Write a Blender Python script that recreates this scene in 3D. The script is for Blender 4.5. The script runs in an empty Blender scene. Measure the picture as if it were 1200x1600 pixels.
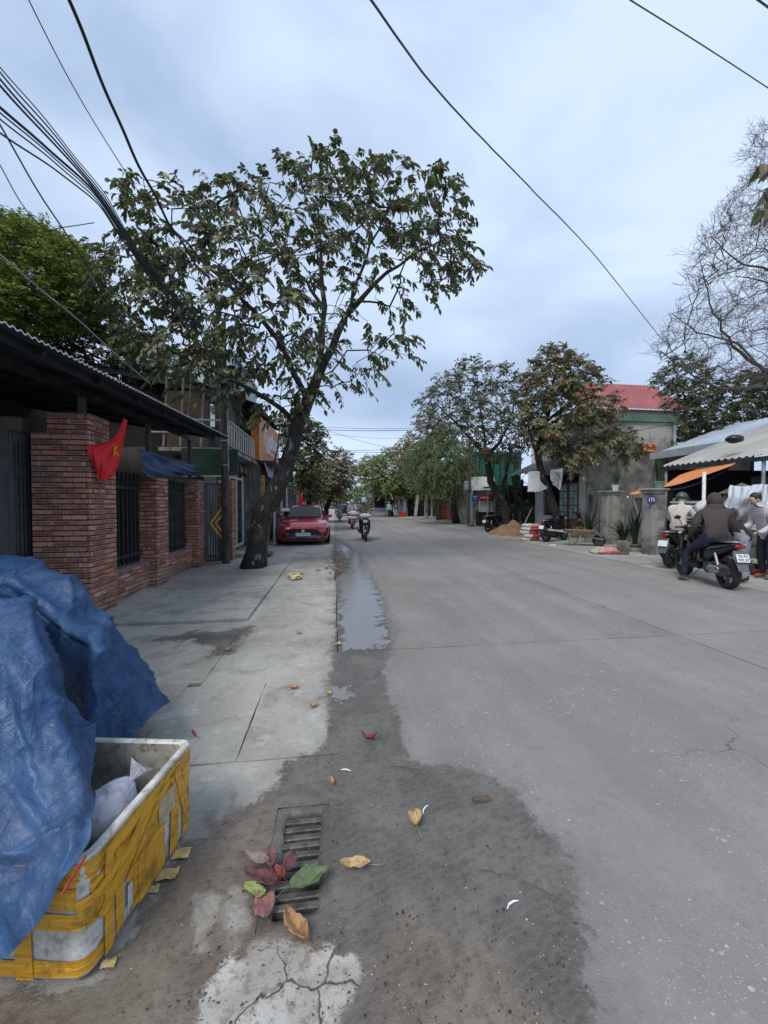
import bpy, math, random
import numpy as np
from mathutils import Vector, Matrix, Euler, noise as mno
R = math.radians
sc = bpy.context.scene
COL = sc.collection
# ---------------------------------------------------------------- camera
CAMH = 1.5
PSI = math.atan(78 / 600)                       # yaw to the right of the street's axis (+Y)
THE = -math.atan(13 / 600 * math.cos(PSI))      # slight downward pitch
cam_d = bpy.data.cameras.new('camera'); cam = bpy.data.objects.new('camera', cam_d); COL.objects.link(cam)
cam_d.sensor_fit = 'HORIZONTAL'; cam_d.sensor_width = 36; cam_d.lens = 18
cam_d.clip_start = 0.05; cam_d.clip_end = 3000
cam.location = (0, 0, CAMH); cam.rotation_euler = (math.pi / 2 + THE, 0, -PSI)
sc.camera = cam
# ---------------------------------------------------------------- sky and sun (overcast)
w = bpy.data.worlds.new('World'); sc.world = w; w.use_nodes = True
nt = w.node_tree; N = nt.nodes; L = nt.links; N.clear()
SUN_EL, SUN_AZ = 52, 215      # degrees; azimuth clockwise from +Y
out = N.new('ShaderNodeOutputWorld'); bg = N.new('ShaderNodeBackground'); bg.inputs['Strength'].default_value = 0.1
sky = N.new('ShaderNodeTexSky'); sky.sky_type = 'NISHITA'; sky.sun_disc = False
sky.sun_elevation = R(SUN_EL); sky.sun_rotation = R(SUN_AZ)
tc = N.new('ShaderNodeTexCoord'); mp = N.new('ShaderNodeMapping'); mp.inputs['Scale'].default_value = (1, 1, 2.6)
mp.inputs['Location'].default_value = (3.3, 1.2, 0.4)
n1 = N.new('ShaderNodeTexNoise'); n1.inputs['Scale'].default_value = 1.5; n1.inputs['Detail'].default_value = 5; n1.inputs['Roughness'].default_value = .48
n1.inputs['Distortion'].default_value = .35
cr = N.new('ShaderNodeValToRGB')
cr.color_ramp.elements[0].position = .33; cr.color_ramp.elements[0].color = (2.3, 3.05, 4.4, 1)
cr.color_ramp.elements[1].position = .64; cr.color_ramp.elements[1].color = (4.35, 5.25, 6.6, 1)
mix = N.new('ShaderNodeMix'); mix.data_type = 'RGBA'; mix.inputs['Factor'].default_value = .93
L.new(tc.outputs['Generated'], mp.inputs['Vector']); L.new(mp.outputs[0], n1.inputs['Vector']); L.new(n1.outputs[0], cr.inputs[0])
L.new(sky.outputs[0], mix.inputs['A']); L.new(cr.outputs[0], mix.inputs['B'])
L.new(mix.outputs['Result'], bg.inputs['Color']); L.new(bg.outputs[0], out.inputs[0])
sd = bpy.data.lights.new('sun', 'SUN'); sun = bpy.data.objects.new('sun', sd); COL.objects.link(sun)
sd.energy = 1.5; sd.angle = R(25); sd.color = (1, .94, .86)
sun.rotation_euler = (R(90 - SUN_EL), 0, R(180 - SUN_AZ))
sc.view_settings.view_transform = 'Standard'; sc.view_settings.look = 'None'
sc.view_settings.exposure = 0.80; sc.view_settings.gamma = 1; sc.view_settings.use_curve_mapping = False
# ---------------------------------------------------------------- places: a point of the street seen along a sight line
_F = Vector((math.sin(PSI) * math.cos(THE), math.cos(PSI) * math.cos(THE), math.sin(THE)))
_R = Vector((math.cos(PSI), -math.sin(PSI), 0)); _U = _R.cross(_F)
def ray(px, py): return _F + _R * ((px - 600) / 600) - _U * ((py - 800) / 600)
def G(px, py, z=0.0):
    d = ray(px, py); t = (z - CAMH) / d.z; return Vector((d.x * t, d.y * t, z))
def AY(px, py, Y):
    d = ray(px, py); t = Y / d.y; return Vector((d.x * t, Y, CAMH + d.z * t))
def AX(px, py, X):
    d = ray(px, py); t = X / d.x; return Vector((X, d.y * t, CAMH + d.z * t))
def AD(px, py, D):
    d = ray(px, py); return Vector((0, 0, CAMH)) + d * D
# ---------------------------------------------------------------- object helpers
FR = {}
def tag(o, label=None, cat=None, group=None, kind=None):
    if label: o['label'] = label
    if cat: o['category'] = cat
    if group: o['group'] = group
    if kind: o['kind'] = kind
    return o
def thing(name, label, cat, loc=(0, 0, 0), rz=0, group=None):
    o = bpy.data.objects.new(name, None); COL.objects.link(o); o.empty_display_size = .2
    o.location = loc; o.rotation_euler = (0, 0, rz); tag(o, label, cat, group)
    FR[o] = Matrix.Translation(Vector(loc)) @ Matrix.Rotation(rz, 4, 'Z'); return o
def sthing(name, loc=(0, 0, 0)):
    o = bpy.data.objects.new(name, None); COL.objects.link(o); o.location = loc; tag(o, kind='structure')
    FR[o] = Matrix.Translation(Vector(loc)); return o
class MB:
    def __init__(s): s.v = []; s.f = []; s.m = []
    def add(s, vs, fs, m=0):
        b = len(s.v); s.v.extend([tuple(v) for v in vs]); s.f.extend([tuple(i + b for i in f) for f in fs]); s.m.extend([m] * len(fs)); return s
    def box(s, x0, x1, y0, y1, z0, z1, m=0):
        return s.add([(x0,y0,z0),(x1,y0,z0),(x1,y1,z0),(x0,y1,z0),(x0,y0,z1),(x1,y0,z1),(x1,y1,z1),(x0,y1,z1)],
                     [(0,3,2,1),(4,5,6,7),(0,1,5,4),(1,2,6,5),(2,3,7,6),(3,0,4,7)], m)
    def cbox(s, x0, x1, y0, y1, z0, z1, c=.01, m=0, M=None):
        cx, cy, cz = (x0+x1)/2, (y0+y1)/2, (z0+z1)/2; hx, hy, hz = abs(x1-x0)/2, abs(y1-y0)/2, abs(z1-z0)/2
        c = min(c, hx*.9, hy*.9, hz*.9)
        vs = []; idx = {}
        for sx in (-1,1):
            for sy in (-1,1):
                for sz in (-1,1):
                    for a in range(3):
                        p = [hx-c, hy-c, hz-c]; p[a] = (hx,hy,hz)[a]
                        idx[(sx,sy,sz,a)] = len(vs); vs.append(Vector((cx+sx*p[0], cy+sy*p[1], cz+sz*p[2])))
        fs = []
        I = lambda sx,sy,sz,a: idx[(sx,sy,sz,a)]
        for q in (-1,1):
            f = [I(q,-1,-1,0),I(q,1,-1,0),I(q,1,1,0),I(q,-1,1,0)]; fs.append(f if q>0 else f[::-1])
            f = [I(-1,q,-1,1),I(-1,q,1,1),I(1,q,1,1),I(1,q,-1,1)]; fs.append(f if q>0 else f[::-1])
            f = [I(-1,-1,q,2),I(1,-1,q,2),I(1,1,q,2),I(-1,1,q,2)]; fs.append(f if q>0 else f[::-1])
        for u in (-1,1):
            for t in (-1,1):
                f = [I(u,t,-1,0),I(u,t,-1,1),I(u,t,1,1),I(u,t,1,0)]; fs.append(f if u*t>0 else f[::-1])
                f = [I(u,-1,t,0),I(u,1,t,0),I(u,1,t,2),I(u,-1,t,2)]; fs.append(f if u*t>0 else f[::-1])
                f = [I(-1,u,t,1),I(-1,u,t,2),I(1,u,t,2),I(1,u,t,1)]; fs.append(f if u*t>0 else f[::-1])
                for r in (-1,1):
                    f = [I(u,t,r,0),I(u,t,r,1),I(u,t,r,2)]; fs.append(f if u*t*r>0 else f[::-1])
        if M is not None: vs = [M @ v for v in vs]
        return s.add(vs, fs, m)
    def bar(s, a, b, w, h=None, m=0, up=(0,0,1)):      # rectangular bar from a to b
        a, b = Vector(a), Vector(b); h = h or w; d = (b-a).normalized(); upv = Vector(up)
        if abs(d.dot(upv)) > .98: upv = Vector((0,1,0))
        x = d.cross(upv).normalized(); y = x.cross(d)
        vs = [p + x*sx*w/2 + y*sy*h/2 for p in (a,b) for sx,sy in ((-1,-1),(1,-1),(1,1),(-1,1))]
        return s.add(vs, [(3,2,1,0),(4,5,6,7),(0,1,5,4),(1,2,6,5),(2,3,7,6),(3,0,4,7)], m)
    def tube(s, pts, rad, n=8, m=0, cap=True):
        pts = [Vector(p) for p in pts]
        if not hasattr(rad, '__len__'): rad = [rad]*len(pts)
        b = len(s.v); prev = None
        for i, p in enumerate(pts):
            d = (pts[min(i+1,len(pts)-1)] - pts[max(i-1,0)])
            d = d.normalized() if d.length > 1e-9 else Vector((0,0,1))
            if prev is None: x = d.orthogonal().normalized()
            else:
                x = prev - d*prev.dot(d); x = x.normalized() if x.length > 1e-6 else d.orthogonal().normalized()
            prev = x; y = d.cross(x)
            for k in range(n):
                a = 2*math.pi*k/n; s.v.append(tuple(p + (x*math.cos(a)+y*math.sin(a))*rad[i]))
        for i in range(len(pts)-1):
            for k in range(n):
                k2 = (k+1)%n; s.f.append((b+i*n+k, b+i*n+k2, b+(i+1)*n+k2, b+(i+1)*n+k)); s.m.append(m)
        if cap and n > 2:
            s.f.append(tuple(b+k for k in range(n))[::-1]); s.f.append(tuple(b+(len(pts)-1)*n+k for k in range(n))); s.m += [m,m]
        return s
    def rings(s, rings, m=0, cap=True, closed=True):
        n = len(rings[0]); b = len(s.v)
        for r in rings: s.v.extend([tuple(p) for p in r])
        for i in range(len(rings)-1):
            for k in range(n if closed else n-1):
                k2 = (k+1)%n; s.f.append((b+i*n+k, b+i*n+k2, b+(i+1)*n+k2, b+(i+1)*n+k)); s.m.append(m)
        if cap and closed:
            s.f.append(tuple(b+k for k in range(n))[::-1]); s.f.append(tuple(b+(len(rings)-1)*n+k for k in range(n))); s.m += [m,m]
        return s
    def loft(s, secs, n=14, m=0, axis='y'):          # secs: (pos, x centre, z centre, half width, half height, exponent)
        rs = []
        for (t, xc, zc, hw, hh, p) in secs:
            r = []
            for k in range(n):
                a = 2*math.pi*(k+.5)/n; ca, sa = math.cos(a), math.sin(a)
                x = xc + hw*math.copysign(abs(ca)**(2/p), ca); z = zc + hh*math.copysign(abs(sa)**(2/p), sa)
                r.append((x,t,z) if axis == 'y' else (t,x,z))
            if axis == 'y': r.reverse()
            rs.append(r)
        return s.rings(rs, m)
    def lathe(s, prof, n=16, c=(0,0,0), m=0, M=None, cap=True):     # prof: (r, z)
        rs = []
        for r, z in prof:
            ring = [Vector((c[0]+r*math.cos(2*math.pi*k/n), c[1]+r*math.sin(2*math.pi*k/n), c[2]+z)) for k in range(n)]
            if M is not None: ring = [M @ p for p in ring]
            rs.append(ring)
        return s.rings(rs, m, cap)
    def grid(s, P, m=0):                              # P[i][j] points
        ni, nj = len(P), len(P[0]); b = len(s.v)
        for row in P: s.v.extend([tuple(p) for p in row])
        for i in range(ni-1):
            for j in range(nj-1):
                s.f.append((b+i*nj+j, b+i*nj+j+1, b+(i+1)*nj+j+1, b+(i+1)*nj+j)); s.m.append(m)
        return s
    def blob(s, c, r, seed=0, nz=.12, nu=14, nv=9, p=2.0, m=0, M=None, fr=1.6):
        rs = []
        for i in range(nv+1):
            th = math.pi*(i+.02)/(nv+.04) - math.pi/2; ring = []
            for k in range(nu):
                a = 2*math.pi*k/nu
                f = lambda q: math.copysign(abs(q)**(2/p), q)
                d = Vector((f(math.cos(th))*f(math.cos(a)), f(math.cos(th))*f(math.sin(a)), f(math.sin(th))))
                q = 1 + nz*mno.noise(Vector((d.x*fr+seed*3.1, d.y*fr+seed, d.z*fr-seed)))
                v = Vector((d.x*r[0]*q, d.y*r[1]*q, d.z*r[2]*q))
                if M is not None: v = M @ v
                ring.append(v + Vector(c))
            rs.append(ring)
        return s.rings(rs, m)
    def text(s, txt, size, M, depth=.002, m=0, align='CENTER'):
        cu = bpy.data.curves.new('t', 'FONT'); cu.body = txt; cu.size = size; cu.extrude = depth; cu.align_x = align; cu.align_y = 'CENTER'; cu.resolution_u = 3
        ob = bpy.data.objects.new('t', cu); COL.objects.link(ob)
        me = bpy.data.meshes.new_from_object(ob.evaluated_get(bpy.context.evaluated_depsgraph_get()))
        s.add([M @ v.co for v in me.vertices], [tuple(p.vertices) for p in me.polygons], m)
        bpy.data.objects.remove(ob); bpy.data.curves.remove(cu); bpy.data.meshes.remove(me); return s
    def mesh(s, name, mats, F=None, smooth=False):
        me = bpy.data.meshes.new(name); vs = s.v
        if F is not None:
            Fi = F.inverted(); a = np.array(vs, dtype=np.float64).reshape(-1,3); Mx = np.array(Fi)
            vs = (a @ Mx[:3,:3].T + Mx[:3,3]).tolist()
        me.from_pydata(vs, [], s.f)
        if not isinstance(mats, (list, tuple)): mats = [mats]
        for q in mats: me.materials.append(q)
        if len(mats) > 1: me.polygons.foreach_set('material_index', s.m)
        if smooth:
            me.polygons.foreach_set('use_smooth', [True]*len(s.f))
            if smooth == 'auto':
                try: me.set_sharp_from_angle(angle=R(38))
                except Exception: pass
        me.update(); return me
def part(name, mb, mats, parent, local=False, label=None, kind=None, smooth=False):
    """a mesh under its thing; mb in world places unless local"""
    me = mb.mesh(name, mats, None if local else FR[parent], smooth) if isinstance(mb, MB) else mb
    o = bpy.data.objects.new(name, me); COL.objects.link(o); o.parent = parent; FR[o] = FR[parent]
    if label: o['label'] = label
    if kind: o['kind'] = kind
    return o
def solo(name, mb, mats, label, cat, group=None, kind=None, smooth=False):
    a = np.array(mb.v); lo, hi = a.min(0), a.max(0); loc = Vector(((lo[0]+hi[0])/2, (lo[1]+hi[1])/2, lo[2]))
    F = Matrix.Translation(loc); o = bpy.data.objects.new(name, mb.mesh(name, mats, F, smooth)); COL.objects.link(o)
    o.location = loc; FR[o] = F; tag(o, label, cat, group, kind); return o
def inst(name, me, parent, loc, rot=(0,0,0), scale=(1,1,1)):
    o = bpy.data.objects.new(name, me); COL.objects.link(o); o.parent = parent; o.location = loc; o.rotation_euler = rot; o.scale = scale; return o
def dup(root, loc=None, rz=None, label=None):
    def cp(o, par):
        c = o.copy(); COL.objects.link(c)
        if par is not None: c.parent = par
        for ch in KIDS.get(o, list(o.children)): cp(ch, c)
        return c
    c = cp(root, None)
    if loc is not None: c.location = loc
    if rz is not None: c.rotation_euler = (0,0,rz)
    if label: c['label'] = label
    FR[c] = Matrix.Translation(Vector(c.location)) @ Matrix.Rotation(c.rotation_euler.z, 4, 'Z')
    return c
KIDS = {}
def T(x, y, z): return Matrix.Translation(Vector((x,y,z)))
def RX(a): return Matrix.Rotation(a, 4, 'X')
def RY(a): return Matrix.Rotation(a, 4, 'Y')
def RZ(a): return Matrix.Rotation(a, 4, 'Z')
# ---------------------------------------------------------------- materials
class NB:
    def __init__(s, name):
        s.mat = bpy.data.materials.new(name); s.mat.use_nodes = True; s.t = s.mat.node_tree; s.t.nodes.clear()
        s.o = s.t.nodes.new('ShaderNodeOutputMaterial'); s.b = s.t.nodes.new('ShaderNodeBsdfPrincipled'); s.t.links.new(s.b.outputs[0], s.o.inputs[0])
    def n(s, ty, **k):
        x = s.t.nodes.new(ty)
        for a, b in k.items(): setattr(x, a, b)
        return x
    def l(s, a, b): s.t.links.new(a, b)
    def set(s, sock, v):
        if hasattr(v, 'is_linked') or isinstance(v, bpy.types.NodeSocket): s.l(v, sock)
        elif isinstance(v, (tuple, list)) and sock.type == 'RGBA': sock.default_value = (*v[:3], 1)
        else: sock.default_value = v
    def co(s, kind='Object'): return s.n('ShaderNodeTexCoord').outputs[kind]
    def pos(s): return s.n('ShaderNodeNewGeometry').outputs['Position']
    def map(s, v, scale=(1,1,1), loc=(0,0,0), rot=(0,0,0)):
        m = s.n('ShaderNodeMapping'); s.l(v, m.inputs[0]); m.inputs['Scale'].default_value = scale; m.inputs['Location'].default_value = loc; m.inputs['Rotation'].default_value = rot; return m.outputs[0]
    def noise(s, v, sc=5, det=3, ro=.55, dist=0):
        x = s.n('ShaderNodeTexNoise'); s.l(v, x.inputs['Vector']); x.inputs['Scale'].default_value = sc; x.inputs['Detail'].default_value = det
        x.inputs['Roughness'].default_value = ro; x.inputs['Distortion'].default_value = dist; return x.outputs['Fac' if 'Fac' in x.outputs else 0]
    def voro(s, v, sc=5, feat='F1', out='Distance', rnd=1):
        x = s.n('ShaderNodeTexVoronoi', feature=feat); s.l(v, x.inputs['Vector']); x.inputs['Scale'].default_value = sc; x.inputs['Randomness'].default_value = rnd; return x.outputs[out]
    def wave(s, v, sc=5, axis='X', dist=0, prof='SIN'):
        x = s.n('ShaderNodeTexWave', bands_direction=axis, wave_profile=prof); s.l(v, x.inputs['Vector']); x.inputs['Scale'].default_value = sc; x.inputs['Distortion'].default_value = dist; return x.outputs['Fac']
    def math(s, op, a, b=0, clamp=False):
        x = s.n('ShaderNodeMath', operation=op, use_clamp=clamp); s.set(x.inputs[0], a); s.set(x.inputs[1], b); return x.outputs[0]
    def ramp(s, v, lo, hi, a=0, b=1):                # smooth step
        x = s.n('ShaderNodeMapRange', interpolation_type='SMOOTHSTEP'); s.set(x.inputs[0], v); x.inputs[1].default_value = lo; x.inputs[2].default_value = hi; x.inputs[3].default_value = a; x.inputs[4].default_value = b; return x.outputs[0]
    def cramp(s, v, stops):
        x = s.n('ShaderNodeValToRGB'); s.l(v, x.inputs[0]); e = x.color_ramp.elements
        while len(e) < len(stops): e.new(.5)
        for q, (p, c) in zip(e, stops): q.position = p; q.color = (*c[:3], 1)
        return x.outputs[0]
    def mix(s, f, a, b, mode='MIX'):
        x = s.n('ShaderNodeMix', data_type='RGBA', blend_type=mode); s.set(x.inputs['Factor'], f); s.set(x.inputs['A'], a); s.set(x.inputs['B'], b); return x.outputs['Result']
    def bump(s, h, st=.3, d=.01, nrm=None):
        x = s.n('ShaderNodeBump'); s.l(h, x.inputs['Height']); x.inputs['Strength'].default_value = st; x.inputs['Distance'].default_value = d
        if nrm is not None: s.l(nrm, x.inputs['Normal'])
        return x.outputs[0]
    def attr(s, nm): return s.n('ShaderNodeAttribute', attribute_name=nm).outputs['Fac']
    def fin(s, col=None, rough=None, metal=None, nrm=None, alpha=None, spec=None, **k):
        B = s.b.inputs
        if col is not None: s.set(B['Base Color'], col)
        if rough is not None: s.set(B['Roughness'], rough)
        if metal is not None: s.set(B['Metallic'], metal)
        if nrm is not None: s.l(nrm, B['Normal'])
        if alpha is not None: s.set(B['Alpha'], alpha)
        if spec is not None: s.set(B['Specular IOR Level'], spec)
        for a, v in k.items(): s.set(B[a], v)
        return s.mat
def simple(name, col, rough=.6, metal=0, var=.25, sc=6, bs=.15, bd=.004, spec=.5, co='Object'):
    b = NB(name); v = b.co(co); n = b.noise(v, sc, 4, .6); n2 = b.noise(v, sc*9, 3, .6)
    d = tuple(c*(1-var) for c in col); u = tuple(min(1, c*(1+var)) for c in col)
    c = b.mix(b.ramp(n, .3, .7), d, u); c = b.mix(b.math('MULTIPLY', b.ramp(n2, .45, .7), .25), c, d)
    return b.fin(c, b.ramp(n, .2, .8, max(0, rough-.1), min(1, rough+.1)), metal, b.bump(n2, bs, bd), spec=spec)
def weathered(name, col, dark, sc=1.5, rough=.85, streak=True, amt=.6, bs=.3, base_dirt=True):
    b = NB(name); p = b.pos(); n = b.noise(p, sc, 6, .62, .3); n2 = b.noise(p, sc*14, 4, .6)
    st = b.noise(b.map(p, (3.2, 3.2, .25)), 1.6, 5, .65)
    f = b.ramp(n, .38, .66); f = b.math('MAXIMUM', f, b.math('MULTIPLY', b.ramp(st, .45, .72), .8 if streak else 0))
    f = b.math('MULTIPLY', f, amt)
    c = b.mix(f, col, dark); c = b.mix(b.math('MULTIPLY', b.ramp(n2, .5, .75), .35), c, dark)
    return b.fin(c, rough, 0, b.bump(n2, bs, .006))
def leafmat(name, col, col2, rough=.55):
    b = NB(name); v = b.pos(); n = b.noise(v, 1.3, 3, .6); n2 = b.noise(v, 9, 2)
    c = b.mix(b.ramp(n, .35, .65), col, col2); c = b.mix(b.math('MULTIPLY', b.ramp(n2, .5, .8), .4), c, tuple(x*.5 for x in col))
    b.fin(c, rough, 0, None)
    tr = b.n('ShaderNodeBsdfTranslucent'); b.set(tr.inputs[0], tuple(min(1, x*1.5) for x in col2)); mx = b.n('ShaderNodeMixShader'); mx.inputs[0].default_value = .22
    b.l(b.b.outputs[0], mx.inputs[1]); b.l(tr.outputs[0], mx.inputs[2]); b.l(mx.outputs[0], b.o.inputs[0]); return b.mat
def glassy(name, col, rough=.08):
    b = NB(name); n = b.noise(b.pos(), 3, 2); return b.fin(b.mix(n, col, tuple(x*.6 for x in col)), rough, 0, b.bump(n, .05, .01), spec=.8)
M = {}
M['metal_dark'] = simple('dark_painted_steel', (.035,.042,.048), .45, .3, .3, 4)
M['metal_grey'] = simple('grey_painted_steel', (.10,.115,.125), .5, .3, .25, 4)
M['galv'] = simple('galvanised_steel', (.38,.42,.42), .5, .5, .25, 5)
M['white_metal'] = simple('white_frame', (.62,.65,.64), .45, 0, .15, 5)
M['black'] = simple('black_plastic', (.012,.013,.015), .38, 0, .3, 8)
M['blackgloss'] = simple('black_gloss_panel', (.010,.010,.012), .14, 0, .2, 5, .03, spec=.7)
M['rubber'] = simple('tyre_rubber', (.018,.018,.019), .8, 0, .3, 20)
M['chrome'] = simple('bright_metal', (.62,.63,.64), .2, .95, .15, 8, .05)
M['dark_metal'] = simple('engine_metal', (.10,.10,.105), .4, .7, .3, 12)
M['silver'] = simple('silver_metal', (.35,.36,.37), .32, .8, .25, 12)
M['lamp'] = simple('clear_lamp', (.55,.58,.6), .1, 0, .1, 12)
M['redlamp'] = simple('red_lamp', (.30,.01,.01), .15, 0, .2, 12)
M['plate'] = simple('number_plate_white', (.72,.74,.74), .5, 0, .05, 12)
M['ink'] = simple('black_lettering', (.015,.015,.02), .6, 0, .05, 12)
M['white'] = simple('white_lettering', (.78,.79,.80), .5, 0, .05, 8)
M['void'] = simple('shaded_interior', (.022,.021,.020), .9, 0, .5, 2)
M['wood'] = simple('old_timber', (.13,.09,.06), .8, 0, .35, 9, .4)
M['bamboo'] = simple('bamboo_pole', (.34,.29,.20), .7, 0, .25, 12, .3)
M['plant'] = leafmat('pot_plant_green', (.035,.065,.025), (.07,.12,.04))
M['palm'] = leafmat('dark_frond_green', (.012,.026,.012), (.03,.055,.025))
M['bark'] = NB('tree_bark'); 
def barkmat(name, a, b_, c_):
    b = NB(name); v = b.pos(); w1 = b.noise(b.map(v, (9,9,2.2)), 2.2, 5, .7, .6); n2 = b.noise(v, 3.0, 4, .6); n3 = b.noise(v, 45, 3)
    pt = b.ramp(b.noise(b.map(v, (1,1,.55)), 6.5, 4, .6), .60, .66)
    c = b.mix(b.ramp(w1, .35, .65), a, b_); c = b.mix(b.math('MULTIPLY', b.ramp(n2, .45, .7), .6), c, c_); c = b.mix(b.math('MULTIPLY', pt, .75), c, (.24,.24,.21)); c = b.mix(b.math('MULTIPLY', b.ramp(n3, .5, .7), .4), c, (.01,.009,.008))
    return b.fin(c, .9, 0, b.bump(b.math('ADD', w1, b.math('MULTIPLY', n3, .25)), .9, .03))
M['bark'] = barkmat('tree_bark', (.010,.009,.008), (.040,.034,.029), (.062,.058,.048))
M['bark2'] = barkmat('far_tree_bark', (.025,.021,.018), (.06,.05,.042), (.05,.055,.04))
M['twig'] = simple('bare_twigs', (.085,.065,.058), .85, 0, .3, 3)
# ================================================================ ground
def gp(pts): return np.array([[G(x, y).x, G(x, y).y] for x, y in pts])
def sdf(P, poly):
    """signed distance in metres, positive inside"""
    x, y = P[:,0], P[:,1]; n = len(poly); d = np.full(len(x), 1e9); ins = np.zeros(len(x), bool)
    for i in range(n):
        ax, ay = poly[i]; bx, by = poly[(i+1)%n]; ex, ey = bx-ax, by-ay
        t = np.clip(((x-ax)*ex+(y-ay)*ey)/(ex*ex+ey*ey+1e-12), 0, 1)
        d = np.minimum(d, np.hypot(x-ax-t*ex, y-ay-t*ey))
        if ey != 0: ins ^= ((ay > y) != (by > y)) & (x < (bx-ax)*(y-ay)/(by-ay+1e-15)+ax)
    return np.where(ins, d, -d)
WET = gp([(521,1000),(518,1060),(512,1120),(500,1180),(440,1188),(428,1230),(360,1275),(285,1320),(225,1420),(185,1500),(150,1545),(0,1562),(-200,1600),(-300,2300),(1500,2300),(1000,1760),(945,1600),(925,1520),(905,1400),(862,1310),(800,1235),(742,1205),(700,1197),(640,1194),(628,1130),(603,1085),(600,1040),(612,1010),(602,960),(592,925),(572,895),(545,850),(523,836),(520,870),(528,900),(526,950)])
WET2 = gp([(236,1000),(300,985),(352,985),(392,975),(400,985),(378,1005),(372,1020),(340,1030),(318,1028),(322,1012),(290,1006)])
MUD = gp([(430,1240),(330,1290),(285,1322),(225,1420),(185,1500),(150,1548),(0,1565),(-200,1600),(-300,2300),(620,2300),(570,1640),(560,1480),(500,1440),(420,1440),(400,1360),(440,1300)])
MUD2 = gp([(560,1380),(640,1400),(720,1420),(800,1470),(880,1560),(960,1700),(1000,2300),(540,2300),(545,1500)])
BARE = gp([(285,1640),(300,1585),(300,1550),(330,1520),(345,1485),(390,1488),(440,1470),(470,1478),(520,1468),(562,1488),(560,1540),(530,1575),(518,1640),(500,1760),(330,1760)])
STON = [gp([(300,1440),(306,1400),(338,1390),(350,1410),(330,1445),(310,1458)]), gp([(352,1450),(350,1415),(372,1400),(392,1425),(385,1450)]), gp([(352,1390),(372,1378),(392,1400),(388,1420),(370,1405)]),
        gp([(384,1490),(390,1468),(412,1462),(424,1470),(410,1485)]), gp([(426,1480),(432,1462),(450,1462),(452,1480)]), gp([(300,1490),(302,1470),(318,1464),(330,1480),(318,1492)]), gp([(352,1482),(356,1462),(372,1460),(374,1476)])]
PUD = gp([(530,925),(531,960),(533,1015),(590,1018),(606,1005),(604,975),(597,940),(585,912),(575,888),(558,864),(540,852),(525,850),(519,866),(531,884)])
PUD2 = gp([(510,1070),(514,1092),(546,1094),(550,1074)])
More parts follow.
